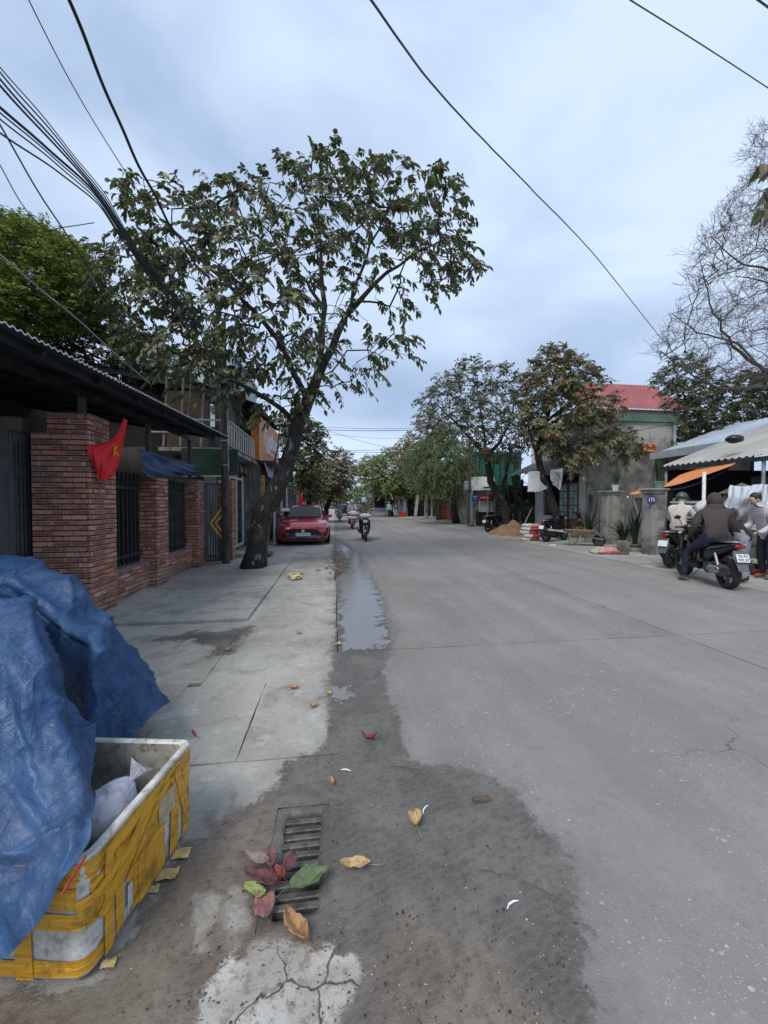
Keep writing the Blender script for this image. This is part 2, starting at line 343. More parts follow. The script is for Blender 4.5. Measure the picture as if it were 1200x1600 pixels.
def pavemat(name, a, b_, fleck=0.0, streaks=0.0, mot=1.0):
    b = NB(name); p = b.pos(); p0 = b.map(p, (1,1,0.3))
    wrp = b.n('ShaderNodeTexNoise'); b.l(p0, wrp.inputs['Vector']); wrp.inputs['Scale'].default_value = 5; wrp.inputs['Detail'].default_value = 4
    wv3 = b.n('ShaderNodeVectorMath', operation='SCALE'); b.l(wrp.outputs['Color'], wv3.inputs[0]); wv3.inputs['Scale'].default_value = .22
    pw = b.n('ShaderNodeVectorMath', operation='ADD'); b.l(p0, pw.inputs[0]); b.l(wv3.outputs[0], pw.inputs[1]); pw = pw.outputs[0]
    rnd = b.n('ShaderNodeObjectInfo').outputs['Random']
    mid2 = b.noise(p0, 8, 5, .7, .3)
    big = b.noise(p0, .55, 5, .6, .4); mid = b.noise(p0, 3.2, 6, .66, .4); fine = b.noise(p0, 24, 5, .7); grit = b.noise(p0, 130, 3, .6)
    edge = b.math('ADD', b.math('MULTIPLY', b.math('SUBTRACT', mid, .5), .26), b.math('MULTIPLY', b.math('SUBTRACT', fine, .5), .12)); edge = b.math('ADD', edge, b.math('MULTIPLY', b.math('SUBTRACT', mid2, .5), .22))
    def mask(nm, lo, hi, amp=1.0): return b.ramp(b.math('ADD', b.attr(nm), b.math('MULTIPLY', edge, amp)), lo, hi)
    col = b.mix(b.ramp(big, .35, .65), a, b_)
    col = b.mix(b.math('MULTIPLY', b.ramp(mid, .50, .66), .55*mot), col, tuple(x*.62 for x in a))
    col = b.mix(b.math('MULTIPLY', b.ramp(mid2, .56, .64), .38*mot), col, tuple(min(1, x*1.35) for x in b_)); col = b.mix(b.math('MULTIPLY', b.ramp(mid2, .42, .34), .35*mot), col, tuple(x*.6 for x in a))
    col = b.mix(b.math('MULTIPLY', b.ramp(mid, .30, .42, 1, 0), .40*mot), col, tuple(min(1, x*1.4) for x in b_))
    col = b.mix(b.math('MULTIPLY', b.ramp(fine, .52, .68), .30), col, tuple(x*.55 for x in a))
    col = b.mix(b.math('MULTIPLY', b.ramp(grit, .5, .72), .30), col, tuple(x*.6 for x in a))
    if streaks:
        tr = b.noise(b.map(p0, (2.2, .12, 1)), 1.0, 4, .55)
        col = b.mix(b.math('MULTIPLY', b.ramp(tr, .42, .62), streaks), col, tuple(x*.74 for x in a))
    col = b.mix(b.math('MULTIPLY', b.math('SUBTRACT', rnd, .5), .35), col, tuple(min(1, x*1.35) for x in b_))
    if fleck:
        v = b.n('ShaderNodeTexVoronoi'); b.l(b.map(p0, (1,1.25,1), rot=(0,0,.5)), v.inputs['Vector']); v.inputs['Scale'].default_value = 38
        sp = b.math('LESS_THAN', v.outputs['Distance'], b.math('MULTIPLY', b.math('POWER', b.noise(v.outputs['Color'], 90, 0), 3), .8))
        sep = b.n('ShaderNodeSeparateColor'); b.l(v.outputs['Color'], sep.inputs[0])
        sp = b.math('MULTIPLY', sp, b.math('GREATER_THAN', sep.outputs[0], .55))
        ss = b.n('ShaderNodeTexVoronoi'); b.l(p0, ss.inputs['Vector']); ss.inputs['Scale'].default_value = 90
        s3 = b.n('ShaderNodeSeparateColor'); b.l(ss.outputs['Color'], s3.inputs[0])
        sp2 = b.math('MULTIPLY', b.math('LESS_THAN', ss.outputs['Distance'], .22), b.math('GREATER_THAN', s3.outputs[0], .62))
        clump = b.ramp(b.noise(p0, 1.7, 3), .38, .6)
        col = b.mix(b.math('MULTIPLY', b.math('MULTIPLY', b.math('MAXIMUM', sp, sp2), clump), fleck), col, (.43,.43,.42))
        sx_ = b.n('ShaderNodeSeparateXYZ'); b.l(p0, sx_.inputs[0]); jn = b.math('MULTIPLY', b.ramp(b.math('ABSOLUTE', b.math('SUBTRACT', sx_.outputs[0], 3.88)), .30, .05), b.ramp(b.noise(p0, 1.1, 3), .45, .58))
        ck = b.ramp(b.voro(pw, 3.4, 'DISTANCE_TO_EDGE'), .016, .0); ck2 = b.math('MULTIPLY', b.ramp(b.voro(pw, .33, 'DISTANCE_TO_EDGE'), .0022, .0), b.ramp(b.noise(p0, .4, 2), .5, .6))
        col = b.mix(b.math('MAXIMUM', b.math('MULTIPLY', ck, jn), b.math('MULTIPLY', ck2, .7)), col, (.05,.047,.042))
        oil = b.ramp(b.noise(p0, 1.9, 2, .4), .70, .76); col = b.mix(b.math('MULTIPLY', oil, .35), col, (.13,.125,.115))
    bare = mask('bare', -.014, .014, .8); mud = mask('mud', -.12, .12, 1.3); wet = mask('wet', -.026, .030, .9); damp = mask('wet', -.22, .02, 1.2); pud = mask('pud', -.01, .03, 2.2)
    stn = mask('stn', -.02, .015, .4)
    # damp grey halo, then wet, mud film, bare patches
    col = b.mix(b.math('MULTIPLY', damp, .25), col, tuple(x*.5 for x in a))
    wetc = b.mix(b.ramp(mid, .35, .68), (.095,.089,.079), (.165,.154,.137)); wetc = b.mix(b.math('MULTIPLY', b.ramp(fine, .48, .66), .55), wetc, (.058,.054,.048))
    mudc = b.mix(b.ramp(mid, .35, .65), (.135,.105,.080), (.20,.165,.13)); mudc = b.mix(b.math('MULTIPLY', b.ramp(fine, .45, .65), .45), mudc, (.06,.045,.035))
    col = b.mix(wet, col, wetc); col = b.mix(b.math('MULTIPLY', mud, .85), col, mudc)
    wv = b.wave(b.map(p0, (1,1,1), rot=(0,0,1.2)), 9, 'X', 9)
    col = b.mix(b.math('MULTIPLY', b.math('MULTIPLY', wet, b.ramp(wv, .6, .95)), .18), col, (.2,.185,.16))
    cr = b.ramp(b.voro(pw, 2.3, 'DISTANCE_TO_EDGE'), .014, .0)
    barec = b.mix(b.ramp(mid, .35, .62), (.50,.49,.46), (.32,.30,.27)); barec = b.mix(b.math('MULTIPLY', b.ramp(fine, .5, .62), .6), barec, (.17,.145,.12)); barec = b.mix(cr, barec, (.06,.05,.04))
    col = b.mix(bare, col, barec); col = b.mix(b.math('MULTIPLY', stn, .85), col, b.mix(b.ramp(fine, .4, .6), (.36,.345,.31), (.25,.23,.2)))
    pr_ = b.math('MULTIPLY', mask('pud', -.09, -.005, 1.6), b.math('SUBTRACT', 1, pud)); col = b.mix(b.math('MULTIPLY', pr_, .55), col, (.085,.078,.066))
    col = b.mix(b.math('MULTIPLY', pud, .8), col, (.20,.20,.195))  # puddle colour paled in imitation of the reflected sky
    ps = b.n('ShaderNodeTexVoronoi'); b.l(p0, ps.inputs['Vector']); ps.inputs['Scale'].default_value = 75
    p3 = b.n('ShaderNodeSeparateColor'); b.l(ps.outputs['Color'], p3.inputs[0])
    gr = b.math('MULTIPLY', b.math('MULTIPLY', b.math('LESS_THAN', ps.outputs['Distance'], .26), b.math('GREATER_THAN', p3.outputs[0], .78)), wet)
    col = b.mix(b.math('MULTIPLY', gr, .32), col, (.26,.235,.19))
    ro = b.math('ADD', b.math('MULTIPLY', b.math('SUBTRACT', fine, .5), .3), .86)
    wr = b.math('ADD', b.math('MULTIPLY', b.math('SUBTRACT', mid, .5), .7), .50)
    f = b.n('ShaderNodeMix'); b.set(f.inputs[0], b.math('MULTIPLY', wet, b.math('SUBTRACT', 1, bare))); b.l(ro, f.inputs[2]); b.l(wr, f.inputs[3])
    f2 = b.n('ShaderNodeMix'); b.set(f2.inputs[0], pud); b.l(f.outputs[0], f2.inputs[2]); b.set(f2.inputs[3], .15)
    h = b.math('ADD', b.math('MULTIPLY', fine, .5), b.math('MULTIPLY', grit, .5))
    h = b.math('ADD', h, b.math('MULTIPLY', b.math('MULTIPLY', wet, mid), 1.6)); h = b.math('ADD', h, b.math('MULTIPLY', bare, .7)); h = b.math('ADD', h, b.math('MULTIPLY', gr, .6))
    h = b.math('MULTIPLY', h, b.math('SUBTRACT', 1, b.math('MULTIPLY', pud, .93)))
    return b.fin(col, f2.outputs[0], 0, b.bump(h, .55, .010), spec=.45)
M['pave'] = pavemat('sidewalk_concrete', (.275,.262,.228), (.41,.398,.36))
M['road'] = pavemat('road_concrete', (.212,.198,.184), (.262,.246,.230), fleck=.85, streaks=.40, mot=.38)
M['apron'] = pavemat('dusty_concrete', (.26,.255,.235), (.36,.345,.31))
M['dirt'] = simple('packed_dirt', (.15,.13,.105), .95, 0, .3, 1.2, .5, .01, co='Object')
# base sheet and edges
def sheet(name, z, x0, x1, y0, y1, mat):
    mb = MB().add([(x0,y0,z),(x1,y0,z),(x1,y1,z),(x0,y1,z)], [(0,1,2,3)])
    o = bpy.data.objects.new(name, mb.mesh(name, mat)); COL.objects.link(o); o['kind'] = 'structure'; return o
ground = sheet('ground', -.06, -1500, 1500, -200, 2500, M['dirt'])
M['filler'] = simple('joint_dirt', (.07,.062,.05), .95, 0, .4, 8, .4, .01, co='Object')
sheet('joint_bed', -.03, -3.6, 13.4, 2.25, 160, M['filler'])
# hole for the drain pit is far below the pavement slabs: the pit is its own box
GX0, GX1, GY0, GY1 = -.280, -.025, 1.36, 1.92
def jit(x, y): return .005*mno.noise(Vector((x*6, y*6, 0))) + .008*mno.noise(Vector((x*1.3, y*1.3, 5)))
def slab(name, par, x0, x1, y0, y1, mat, z=0.0, cell=.06, hole=None, gap=.0025, thick=.05):
    xs = list(np.linspace(x0+gap, x1-gap, max(2, int((x1-x0)/cell)+1))); ys = list(np.linspace(y0+gap, y1-gap, max(2, int((y1-y0)/cell)+1)))
    if hole:
        for arr, q in ((xs, hole[:2]), (ys, hole[2:])):
            for e in q: k = int(np.argmin([abs(a-e) for a in arr])); arr[k] = e
    nx, ny = len(xs), len(ys); P = np.array([(x, y) for y in ys for x in xs])
    V = []
    for j, y in enumerate(ys):
        for i, x in enumerate(xs):
            tight = y0 < 2.5 and ((i == nx-1 and abs(x1-.03) < .01) or (i == 0 and abs(x0-.03) < .01)); dx = 0 if tight else jit(0, y+x0*7)*(1 if i in (0, nx-1) else 0); dy = jit(x+y0*5, 3)*(1 if j in (0, ny-1) else 0)
            zz = z + (.006*mno.noise(Vector((x*.8, y*.8, 2))) if cell < .3 else 0)
            if y < 3.4: zz -= .014*math.exp(-((x+.1)**2/.12 + (y-1.6)**2/.35))
            V.append(((.03 if tight else x+dx), y+dy, zz))
    Fc = []
    for j in range(ny-1):
        for i in range(nx-1):
            if hole and hole[0]-1e-6 <= xs[i] and xs[i+1] <= hole[1]+1e-6 and hole[2]-1e-6 <= ys[j] and ys[j+1] <= hole[3]+1e-6: continue
            a = j*nx+i; Fc.append((a, a+1, a+nx+1, a+nx))
    # skirts
    def skirt(idx):
        b0 = len(V); V.extend([(V[k][0], V[k][1], z-thick) for k in idx])
        for k in range(len(idx)-1): Fc.append((idx[k], b0+k, b0+k+1, idx[k+1]))
    skirt(list(range(nx))); skirt([(ny-1)*nx+i for i in range(nx)][::-1]); skirt([j*nx for j in range(ny)][::-1]); skirt([j*nx+nx-1 for j in range(ny)])
    me = bpy.data.meshes.new(name); me.from_pydata(V, [], Fc); me.materials.append(mat)
    Pv = np.array(V)[:, :2]
    far = (y0 > 26)
    wet = np.maximum(sdf(Pv, WET), np.maximum(sdf(Pv, WET2)*.5-.02, -9)) if not far else np.full(len(V), -9.)
    A = {'wet': wet}
    A['mud'] = np.maximum(sdf(Pv, MUD), sdf(Pv, MUD2)-.07) if y0 < 3 else np.full(len(V), -9.)
    A['bare'] = sdf(Pv, BARE) if y0 < 3 else np.full(len(V), -9.)
    s = np.full(len(V), -9.)
    if y0 < 3:
        for q in STON: s = np.maximum(s, sdf(Pv, q))
    A['stn'] = s
    A['pud'] = np.maximum(sdf(Pv, PUD), sdf(Pv, PUD2)) if not far else np.full(len(V), -9.)
    for k, v in A.items():
        at = me.attributes.new(k, 'FLOAT', 'POINT'); at.data.foreach_set('value', v.astype(np.float32))
    o = bpy.data.objects.new(name, me); COL.objects.link(o)
    if par: o.parent = par
    return o
road = sthing('road')
yj = [-3.8, .03, 3.88, 7.68, 11.5, 15.3, 19.1, 22.9, 26.7, 30.5, 38, 46, 60, 90, 160, 420]
for a, c in zip(yj[:-1], yj[1:]):
    cell = .05 if c < 4.2 else .12 if c < 12 else .2 if c < 24 else 2.
    slab('slab', road, .03, 3.88, a, c, M['road'], 0, cell, gap=.0055); slab('slab', road, 3.88+.004, 7.35, a, c, M['road'], 0, max(cell, .12), gap=.0055)
side = sthing('sidewalk')
slab('slab', side, -3.6, .03, -3.0, .9, M['pave'], 0, .4)
slab('slab', side, -3.6, .03, .9, 2.29, M['pave'], 0, .028, hole=(GX0, GX1, GY0, GY1))
slab('slab', side, -3.6, -1.2, 2.29, 3.36, M['pave'], .004, .06)
slab('slab', side, -1.2, -.57, 2.29, 3.28, M['pave'], .006, .05); slab('slab', side, -.57, .03, 2.29, 3.28, M['pave'], .003, .04)
slab('slab', side, -3.6, -1.1, 3.36, 5.05, M['pave'], 0, .06)
slab('slab', side, -1.1, .03, 3.28, 7.2, M['pave'], 0, .06)
slab('slab', side, -3.6, -1.1, 5.07, 9.6, M['pave'], .035, .2)
slab('slab', side, -1.1, .03, 7.2, 10.6, M['pave'], .006, .09)
slab('slab', side, -3.6, -1.1, 9.6, 12.4, M['pave'], .02, .3)
ys = [10.6, 14.2, 18, 24, 30, 38, 50, 70, 120]
for a, c in zip(ys[:-1], ys[1:]):
    slab('slab', side, -1.1 if a < 12 else -4.5, .03, a, c, M['pave'], .01 if a < 12 else 0, .25 if c < 20 else 2)
slab('slab', side, -4.5, -1.1, 12.4, 14.2, M['pave'], 0, .3)
apron = sthing('right_sidewalk')
ya = [-3, 1.5, 5, 8.6, 12, 15.5, 19, 23, 30, 40, 55, 80, 120]
for a, c in zip(ya[:-1], ya[1:]): slab('slab', apron, 7.35, 13.5, a, c, M['apron'], .012 if a > 5 else .0, .3 if c < 24 else 2)
# fine cracks that run out from the middle joint
# ---- storm drain
def gratemat():
    b = NB('muddy_cast_iron'); p = b.pos(); n = b.noise(p, 14, 5, .65); m = b.noise(p, 60, 3)
    c = b.mix(b.ramp(n, .38, .6), (.055,.053,.050), (.12,.112,.10)); return b.fin(c, b.ramp(m, .3, .7, .35, .75), .1, b.bump(m, .6, .004))
M['grate'] = gratemat()
M['pit'] = simple('pit_black', (.006,.005,.005), .7, 0, .4, 12)  # one near-black colour for the pit walls and floor
gr = thing('drain_grate', 'muddy cast iron storm drain grate sunk in the wet gutter', 'drain grate', ((GX0+GX1)/2, (GY0+GY1)/2, -.02))
pit = MB(); e = .02
pit.add([(GX0,GY0,-.28),(GX1,GY0,-.28),(GX1,GY1,-.28),(GX0,GY1,-.28),(GX0,GY0,-.016),(GX1,GY0,-.016),(GX1,GY1,-.016),(GX0,GY1,-.016)], [(0,1,2,3),(0,4,5,1),(1,5,6,2),(2,6,7,3),(3,7,4,0)])
part('pit', pit, M['pit'], gr)
M['silt'] = gratemat(); M['silt'].name = 'grey_silt'
_b = M['silt'].node_tree.nodes['Principled BSDF'] if 'Principled BSDF' in M['silt'].node_tree.nodes else None
SB = NB('wet_grey_silt'); _p = SB.pos(); _n = SB.noise(_p, 14, 5, .66); _m = SB.noise(_p, 3.2, 6, .66, .4); _f = SB.noise(_p, 60, 3, .6)
_c = SB.mix(SB.ramp(_m, .35, .68), (.095,.089,.079), (.165,.154,.137)); _c = SB.mix(SB.math('MULTIPLY', SB.ramp(_n, .45, .66), .5), _c, (.055,.05,.044))
M['silt'] = SB.fin(_c, SB.ramp(_n, .3, .7, .35, .7), 0, SB.bump(SB.math('ADD', _n, SB.math('MULTIPLY', _f, .4)), .8, .01))
ix0, ix1, iy0, iy1 = GX0+.045, GX1-.035, GY0+.045, GY1-.03
P_ = []; cxg, cyg = (ix0+ix1)/2, (iy0+iy1)/2; nseg = 120
for k in range(nseg):
    a = 2*math.pi*k/nseg; dx_, dy_ = math.cos(a), math.sin(a)
    def edge_(hx, hy): return 1/max(abs(dx_)/hx, abs(dy_)/hy)
    hx, hy = (ix1-ix0)/2, (iy1-iy0)/2; ri = edge_(hx, hy); ro = edge_(hx+.078, hy+.078); nz_ = mno.noise(Vector((dx_*3.1, dy_*3.1, 4)))*.022 + mno.noise(Vector((dx_*11, dy_*11, 8)))*.012
    row = []
    for t_, zz_ in ((0,-.045),(.0,-.014),(.25,-.010),(.6,-.009),(1,-.020)):
        r_ = ri - .006 + nz_ if t_ == 0 else (ri - .006 + nz_)*(1-t_) + ro*t_
        row.append((cxg+dx_*r_, cyg+dy_*r_, zz_ + (.004*mno.noise(Vector((dx_*r_*30, dy_*r_*30, 1))) if t_ else 0) - .002))
    P_.append(row)
P_.append(P_[0]); part('frame', MB().grid(P_), M['silt'], gr, smooth=True)
nb = 11; y0 = GY0+.045; y1 = GY1-.03; pitch = (y1-y0)/nb
bm = MB().cbox(-.093,.093,-pitch*.31,pitch*.31,-.045,-.010,.004); bme = bm.mesh('bar', M['grate'])
for k in range(nb-1):
    inst('bar', bme, gr, ((GX0+.045+GX1-.035)/2-(GX0+GX1)/2, y0+pitch*(k+1)-(GY0+GY1)/2, .011+random.Random(k).uniform(-.003,.003)), (0,0,random.Random(k+9).uniform(-.01,.01)))
# ---- leaves and litter on the ground
def leafmesh(Ln, W, curl, seed, n=8, cols=None, ragged=.12):
    rnd = random.Random(seed); P = []
    for i in range(n+1):
        t = i/n; wd = W/2*math.sin(math.pi*min(1, t*.94+.03))**.72*(1-.15*(t-.5))
        row = []
        for j in range(-3, 4):
            s = j/3; rr = 1+rnd.uniform(-ragged, ragged)*abs(s)
            x = s*wd*rr; y = (t-.5)*Ln
            z = abs(s)**1.6*wd*.5*curl + .020*mno.noise(Vector((x*26, y*26, seed))) + curl*.10*Ln*((t-.5)*2)**2 + .004 - (.0015 if j == 0 else 0)
            row.append((x, y, z))
        P.append(row)
    m = MB().grid(P); k = len(m.v)
    m.tube([(0,-.5*Ln+.004,curl*.08*Ln),(0.005,-.5*Ln-.03,.01),(.012,-.5*Ln-.055,.004)], [.0018,.0015,.001], 5); return m
def drymat(nm, a, b_, c_):
    b = NB(nm); v = b.co('Object'); n = b.noise(v, 22, 4, .6, .5); n2 = b.noise(v, 70, 3)
    c = b.mix(b.ramp(n, .38, .62), a, b_); c = b.mix(b.math('MULTIPLY', b.ramp(n2, .5, .66), .6), c, c_)
    xs = b.n('ShaderNodeSeparateXYZ'); b.l(v, xs.inputs[0]); mr = b.math('LESS_THAN', b.math('ABSOLUTE', xs.outputs[0]), .0012); c = b.mix(b.math('MULTIPLY', mr, .6), c, c_)
    vn = b.wave(b.map(v, (1,1,1), rot=(0,0,.0)), 14, 'Y', 1.5)
    return b.fin(c, .55, 0, b.bump(b.math('ADD', vn, n2), .25, .002))
LM = {'tan': drymat('dry_tan_leaf', (.42,.24,.11), (.30,.16,.07), (.12,.06,.03)), 'maroon': drymat('maroon_leaf', (.15,.06,.058), (.09,.04,.038), (.05,.02,.02)),
      'pink': drymat('pink_red_leaf', (.29,.13,.12), (.19,.09,.085), (.12,.05,.045)), 'green': drymat('fallen_green_leaf', (.105,.15,.06), (.075,.11,.045), (.17,.20,.12)),
      'lime': drymat('yellow_green_leaf', (.28,.33,.10), (.20,.26,.08), (.1,.12,.04)), 'red': drymat('red_leaf', (.30,.05,.03), (.12,.03,.025), (.05,.02,.02)),
      'pale': drymat('pale_yellow_leaf', (.50,.38,.18), (.36,.24,.1), (.16,.1,.05)), 'grey': drymat('grey_underside_leaf', (.24,.22,.22), (.16,.13,.13), (.3,.1,.08)),
      'orange': drymat('orange_leaf', (.45,.22,.09), (.36,.16,.07), (.2,.1,.05))}
LSC = .80
LV = [(408,1372,.175,.085,70,'maroon',.5,'large dark maroon fallen leaf in the leaf pile left of the drain grate'),
      (412,1416,.135,.095,20,'pink',.45,'pinkish red oval leaf lying lowest in the leaf pile by the drain'),
      (397,1391,.12,.045,65,'lime',.4,'narrow yellow green leaf under the maroon leaf beside the drain'),
      (484,1376,.20,.090,-68,'green',.9,'broad green leaf lying across the bars of the drain grate'),
      (400,1350,.15,.055,60,'grey',1.6,'curled leaf showing its grey underside at the top of the leaf pile'),
      (424,1347,.12,.05,10,'pink',1.9,'crumpled pale red leaf standing up in the leaf pile'),
      (452,1352,.10,.06,-30,'maroon',1.5,'small dark red leaf on the upper drain bars beside the green leaf'),
      (436,1368,.10,.05,40,'red',1.8,'bright red crumpled leaf at the centre of the leaf pile'),
      (462,1453,.175,.075,35,'tan',1.4,'curled tan brown leaf just below the drain grate'),
      (555,1355,.155,.06,80,'pale',1.2,'ragged yellow brown leaf lying right of the drain grate'),
      (649,1284,.095,.075,0,'pale',2.2,'curled yellow leaf alone on the wet road'),
      (518,1222,.062,.035,15,'orange',1.5,'small orange leaf in the wet gutter above the drain'),
      (490,1103,.075,.05,-50,'orange',1.6,'folded orange leaf near the gutter edge of the square pavement slab'),
      (459,1075,.09,.055,-75,'orange',1.2,'flat orange leaf on the joint of the pavement slabs'),
      (577,1154,.15,.04,60,'red',2.0,'twisted reddish brown leaf in the wet gutter'),
      (466,990,.09,.04,75,'orange',1.4,'small brown leaf on the far pavement slab'),
      (356,1016,.10,.06,10,'lime',1.2,'yellow green leaf on the stained pavement slab'),
      (515,1084,.07,.05,10,'pale',1.4,'pale leaf in the little puddle of the gutter'),
      (530,1007,.08,.05,70,'pale',1.2,'cream coloured leaf at the foot of the long puddle'),
      (302,1148,.06,.03,40,'red',1.2,'tiny reddish leaf beside the stain on the near pavement slab'),
      (392,1338,.11,.02,80,'maroon',1.0,'dark thin twig like leaf pointing out of the leaf pile')]
for i, (px, py, Ln, W, an, c, curl, lab) in enumerate(LV):
    p = G(px, py, .012); o = bpy.data.objects.new('fallen_leaf', leafmesh(Ln*LSC, W*LSC*1.05, curl*1.25, i+1).mesh('fallen_leaf', LM[c], None, True)); COL.objects.link(o)
    if 396 < px < 500 and 1330 < py < 1400: p = G(px, py, .025)
    o.location = p; o.rotation_euler = (random.Random(i).uniform(-.12,.12), random.Random(i+50).uniform(-.15,.15), R(an)); tag(o, lab, 'leaf', 'fallen leaves on the pavement')
    md = o.modifiers.new('t', 'SOLIDIFY'); md.thickness = .0012
# grit and crumbs: nobody could count them
rnd = random.Random(5); gb = MB()
for k in range(1700):
    if k < 1500:
        px, py = rnd.uniform(180, 960), rnd.uniform(1180, 1700); p = G(px, py)
        ok = sdf(np.array([[p.x, p.y]]), WET)[0] > .02 and not (GX0-.01 < p.x < GX1+.01 and GY0 < p.y < GY1)
    else:
        px, py = rnd.uniform(505, 640), rnd.uniform(900, 1300); p = G(px, py); ok = rnd.random() < .5 and not (GX0-.01 < p.x < GX1+.01 and GY0 < p.y < GY1)
    if not ok: continue
    s = rnd.uniform(.001, .003)*(1.8 if rnd.random() < .06 else 1); a = rnd.uniform(0, 6.3); q = 1+rnd.random()*1.6
    Mx = T(p.x, p.y, s*.3) @ RZ(a)
    vs = [Mx @ Vector(v) for v in ((s*q,0,0),(0,s,0),(-s*q,0,0),(0,-s,0),(0,0,s*.8),(0,0,-s*.6))]
    gb.add(vs, [(0,1,4),(1,2,4),(2,3,4),(3,0,4),(1,0,5),(2,1,5),(3,2,5),(0,3,5)], rnd.choice((0,0,0,1,1,2)))
o = bpy.data.objects.new('grit', gb.mesh('grit', [simple('dark_crumbs', (.035,.03,.025), .8, 0, .3, 30), simple('brown_crumbs', (.12,.09,.065), .9, 0, .3, 30), simple('pale_grit', (.36,.34,.3), .8, 0, .3, 30)])); COL.objects.link(o); o['kind'] = 'stuff'; o['label'] = 'loose grit and crumbs of mud on the wet gutter'; o['category'] = 'grit'
# twigs
TW = [((608,1196),(668,1204),'thin green stem lying at the edge of the wet patch'), ((746,1358),(810,1372),'thin dark twig on the wet road, left of the split edge'), ((810,1372),(905,1420),'long thin twig at the border of the wet patch'), ((376,1337),(440,1333),'thin red brown twig beside the leaf pile')]
for (a, b_, lab) in TW:
    pa, pb = G(*a, .006), G(*b_, .006); pts = [pa.lerp(pb, t/6) + Vector((rnd.uniform(-.006,.006), rnd.uniform(-.006,.006), rnd.uniform(0,.006))) for t in range(7)]
    solo('twig', MB().tube(pts, [.0028,.0026,.0024,.002,.002,.0016,.001], 5), M['wood'], lab, 'twig')
ch = MB(); p = G(752, 1250, .004); ch.cbox(p.x-.045, p.x+.045, p.y-.012, p.y+.012, 0, .02, .003)
solo('wood_chip', ch, M['wood'], 'dark wood chip lying on the wet patch of the road', 'wood chip')
for (px, py, an, lab) in ((540,1203,-8,'white plastic shred in the gutter above the drain'), (800,1412,30,'white plastic shred on the wet road'), (664,1264,60,'curl of white string beside the yellow leaf')):
    p = G(px, py, .005); m2 = MB(); q = Vector((math.cos(R(an)), math.sin(R(an)), 0)); s_ = Vector((-q.y, q.x, 0))
    m2.tube([p - q*.03, p - q*.01 + s_*.006, p + q*.012 + s_*.002, p + q*.03 - s_*.008], [.002,.004,.004,.0015], 5); solo('plastic_scrap', m2, M['white'], lab, 'litter')
# ================================================================ left side: brick pillars, low walls, fence, gates
def brickmat():
    b = NB('facing_brick'); oi = b.n('ShaderNodeObjectInfo').outputs['Random']; v = b.co('Object')
    off = b.n('ShaderNodeVectorMath', operation='ADD'); b.l(v, off.inputs[0]); cmb = b.n('ShaderNodeCombineXYZ'); b.l(b.math('MULTIPLY', oi, 57), cmb.inputs[0]); b.l(b.math('MULTIPLY', oi, 31), cmb.inputs[2]); b.l(cmb.outputs[0], off.inputs[1]); v = off.outputs[0]
    base = b.cramp(oi, [(0,(.34,.13,.085)), (.18,(.52,.20,.125)), (.38,(.40,.15,.095)), (.55,(.56,.25,.17)), (.7,(.28,.12,.085)), (.85,(.50,.22,.15)), (1,(.62,.36,.27))])
    vo = b.n('ShaderNodeSeparateXYZ'); b.l(b.co('Object'), vo.inputs[0])
    st = b.noise(b.map(v, (1,1,.25)), 16, 4, .65); st2 = b.noise(v, 40, 4, .7); st3 = b.noise(b.map(v, (1,1,1)), 7, 2)
    c = b.mix(b.math('MULTIPLY', b.ramp(st, .54, .63), .62), base, (.055,.038,.034)); c = b.mix(b.math('MULTIPLY', b.ramp(st2, .52, .64), .62), c, (.56,.44,.39))
    c = b.mix(b.math('MULTIPLY', b.ramp(st3, .5, .66), .35), c, (.50,.33,.27))
    r2_ = b.math('FRACT', b.math('MULTIPLY', oi, 13.7)); core_ = b.math('MULTIPLY', b.ramp(b.math('ABSOLUTE', vo.outputs[2]), .020, .015), b.ramp(b.math('ADD', b.math('ABSOLUTE', vo.outputs[0]), b.math('MULTIPLY', b.math('SUBTRACT', st, .5), .16)), .10, .085)); core_ = b.math('MULTIPLY', core_, b.math('GREATER_THAN', r2_, .55)); c = b.mix(b.math('MULTIPLY', core_, .72), c, (.10,.065,.055))
    rim_ = b.math('MULTIPLY', b.ramp(b.math('ABSOLUTE', vo.outputs[2]), .019, .024), b.ramp(st2, .42, .6)); c = b.mix(b.math('MULTIPLY', rim_, .45), c, (.50,.36,.30))
    p = b.pos(); sx = b.n('ShaderNodeSeparateXYZ'); b.l(p, sx.inputs[0]); gn = b.noise(p, 2.5, 4)
    bd = b.noise(b.map(p, (.3,.3,2.2)), 1.2, 3)      # pale band of leached courses
    c = b.mix(b.math('MULTIPLY', b.ramp(bd, .54, .68), .38), c, (.36,.31,.28))
    low = b.math('MULTIPLY', b.ramp(sx.outputs[2], .30, .02), b.ramp(gn, .35, .6)); c = b.mix(b.math('MULTIPLY', low, .6), c, (.07,.062,.045))
    return b.fin(c, b.ramp(st2, .3, .7, .6, .85), 0, b.bump(b.math('ADD', st2, b.math('MULTIPLY', st, .6)), .5, .004))
M['brick'] = brickmat()
M['mortar'] = simple('dark_mortar', (.042,.038,.034), .95, 0, .3, 9, .5)
M['cap'] = simple('mortar_cap', (.20,.185,.165), .9, 0, .3, 9, .4)
BR = {}
def brick(L_, par, c, rz):
    k = round(L_, 3)
    if k not in BR: BR[k] = MB().cbox(-k/2, k/2, -.022, .022, -.0268, .0268, .004).mesh('brick', M['brick'])
    r = random.Random(hash((round(c[0],3), round(c[1],3), round(c[2],3))))
    inst('brick', BR[k], par, (c[0]+r.uniform(-.001,.001), c[1]+r.uniform(-.001,.001), c[2]), (0, 0, rz + r.uniform(-.006,.006)))
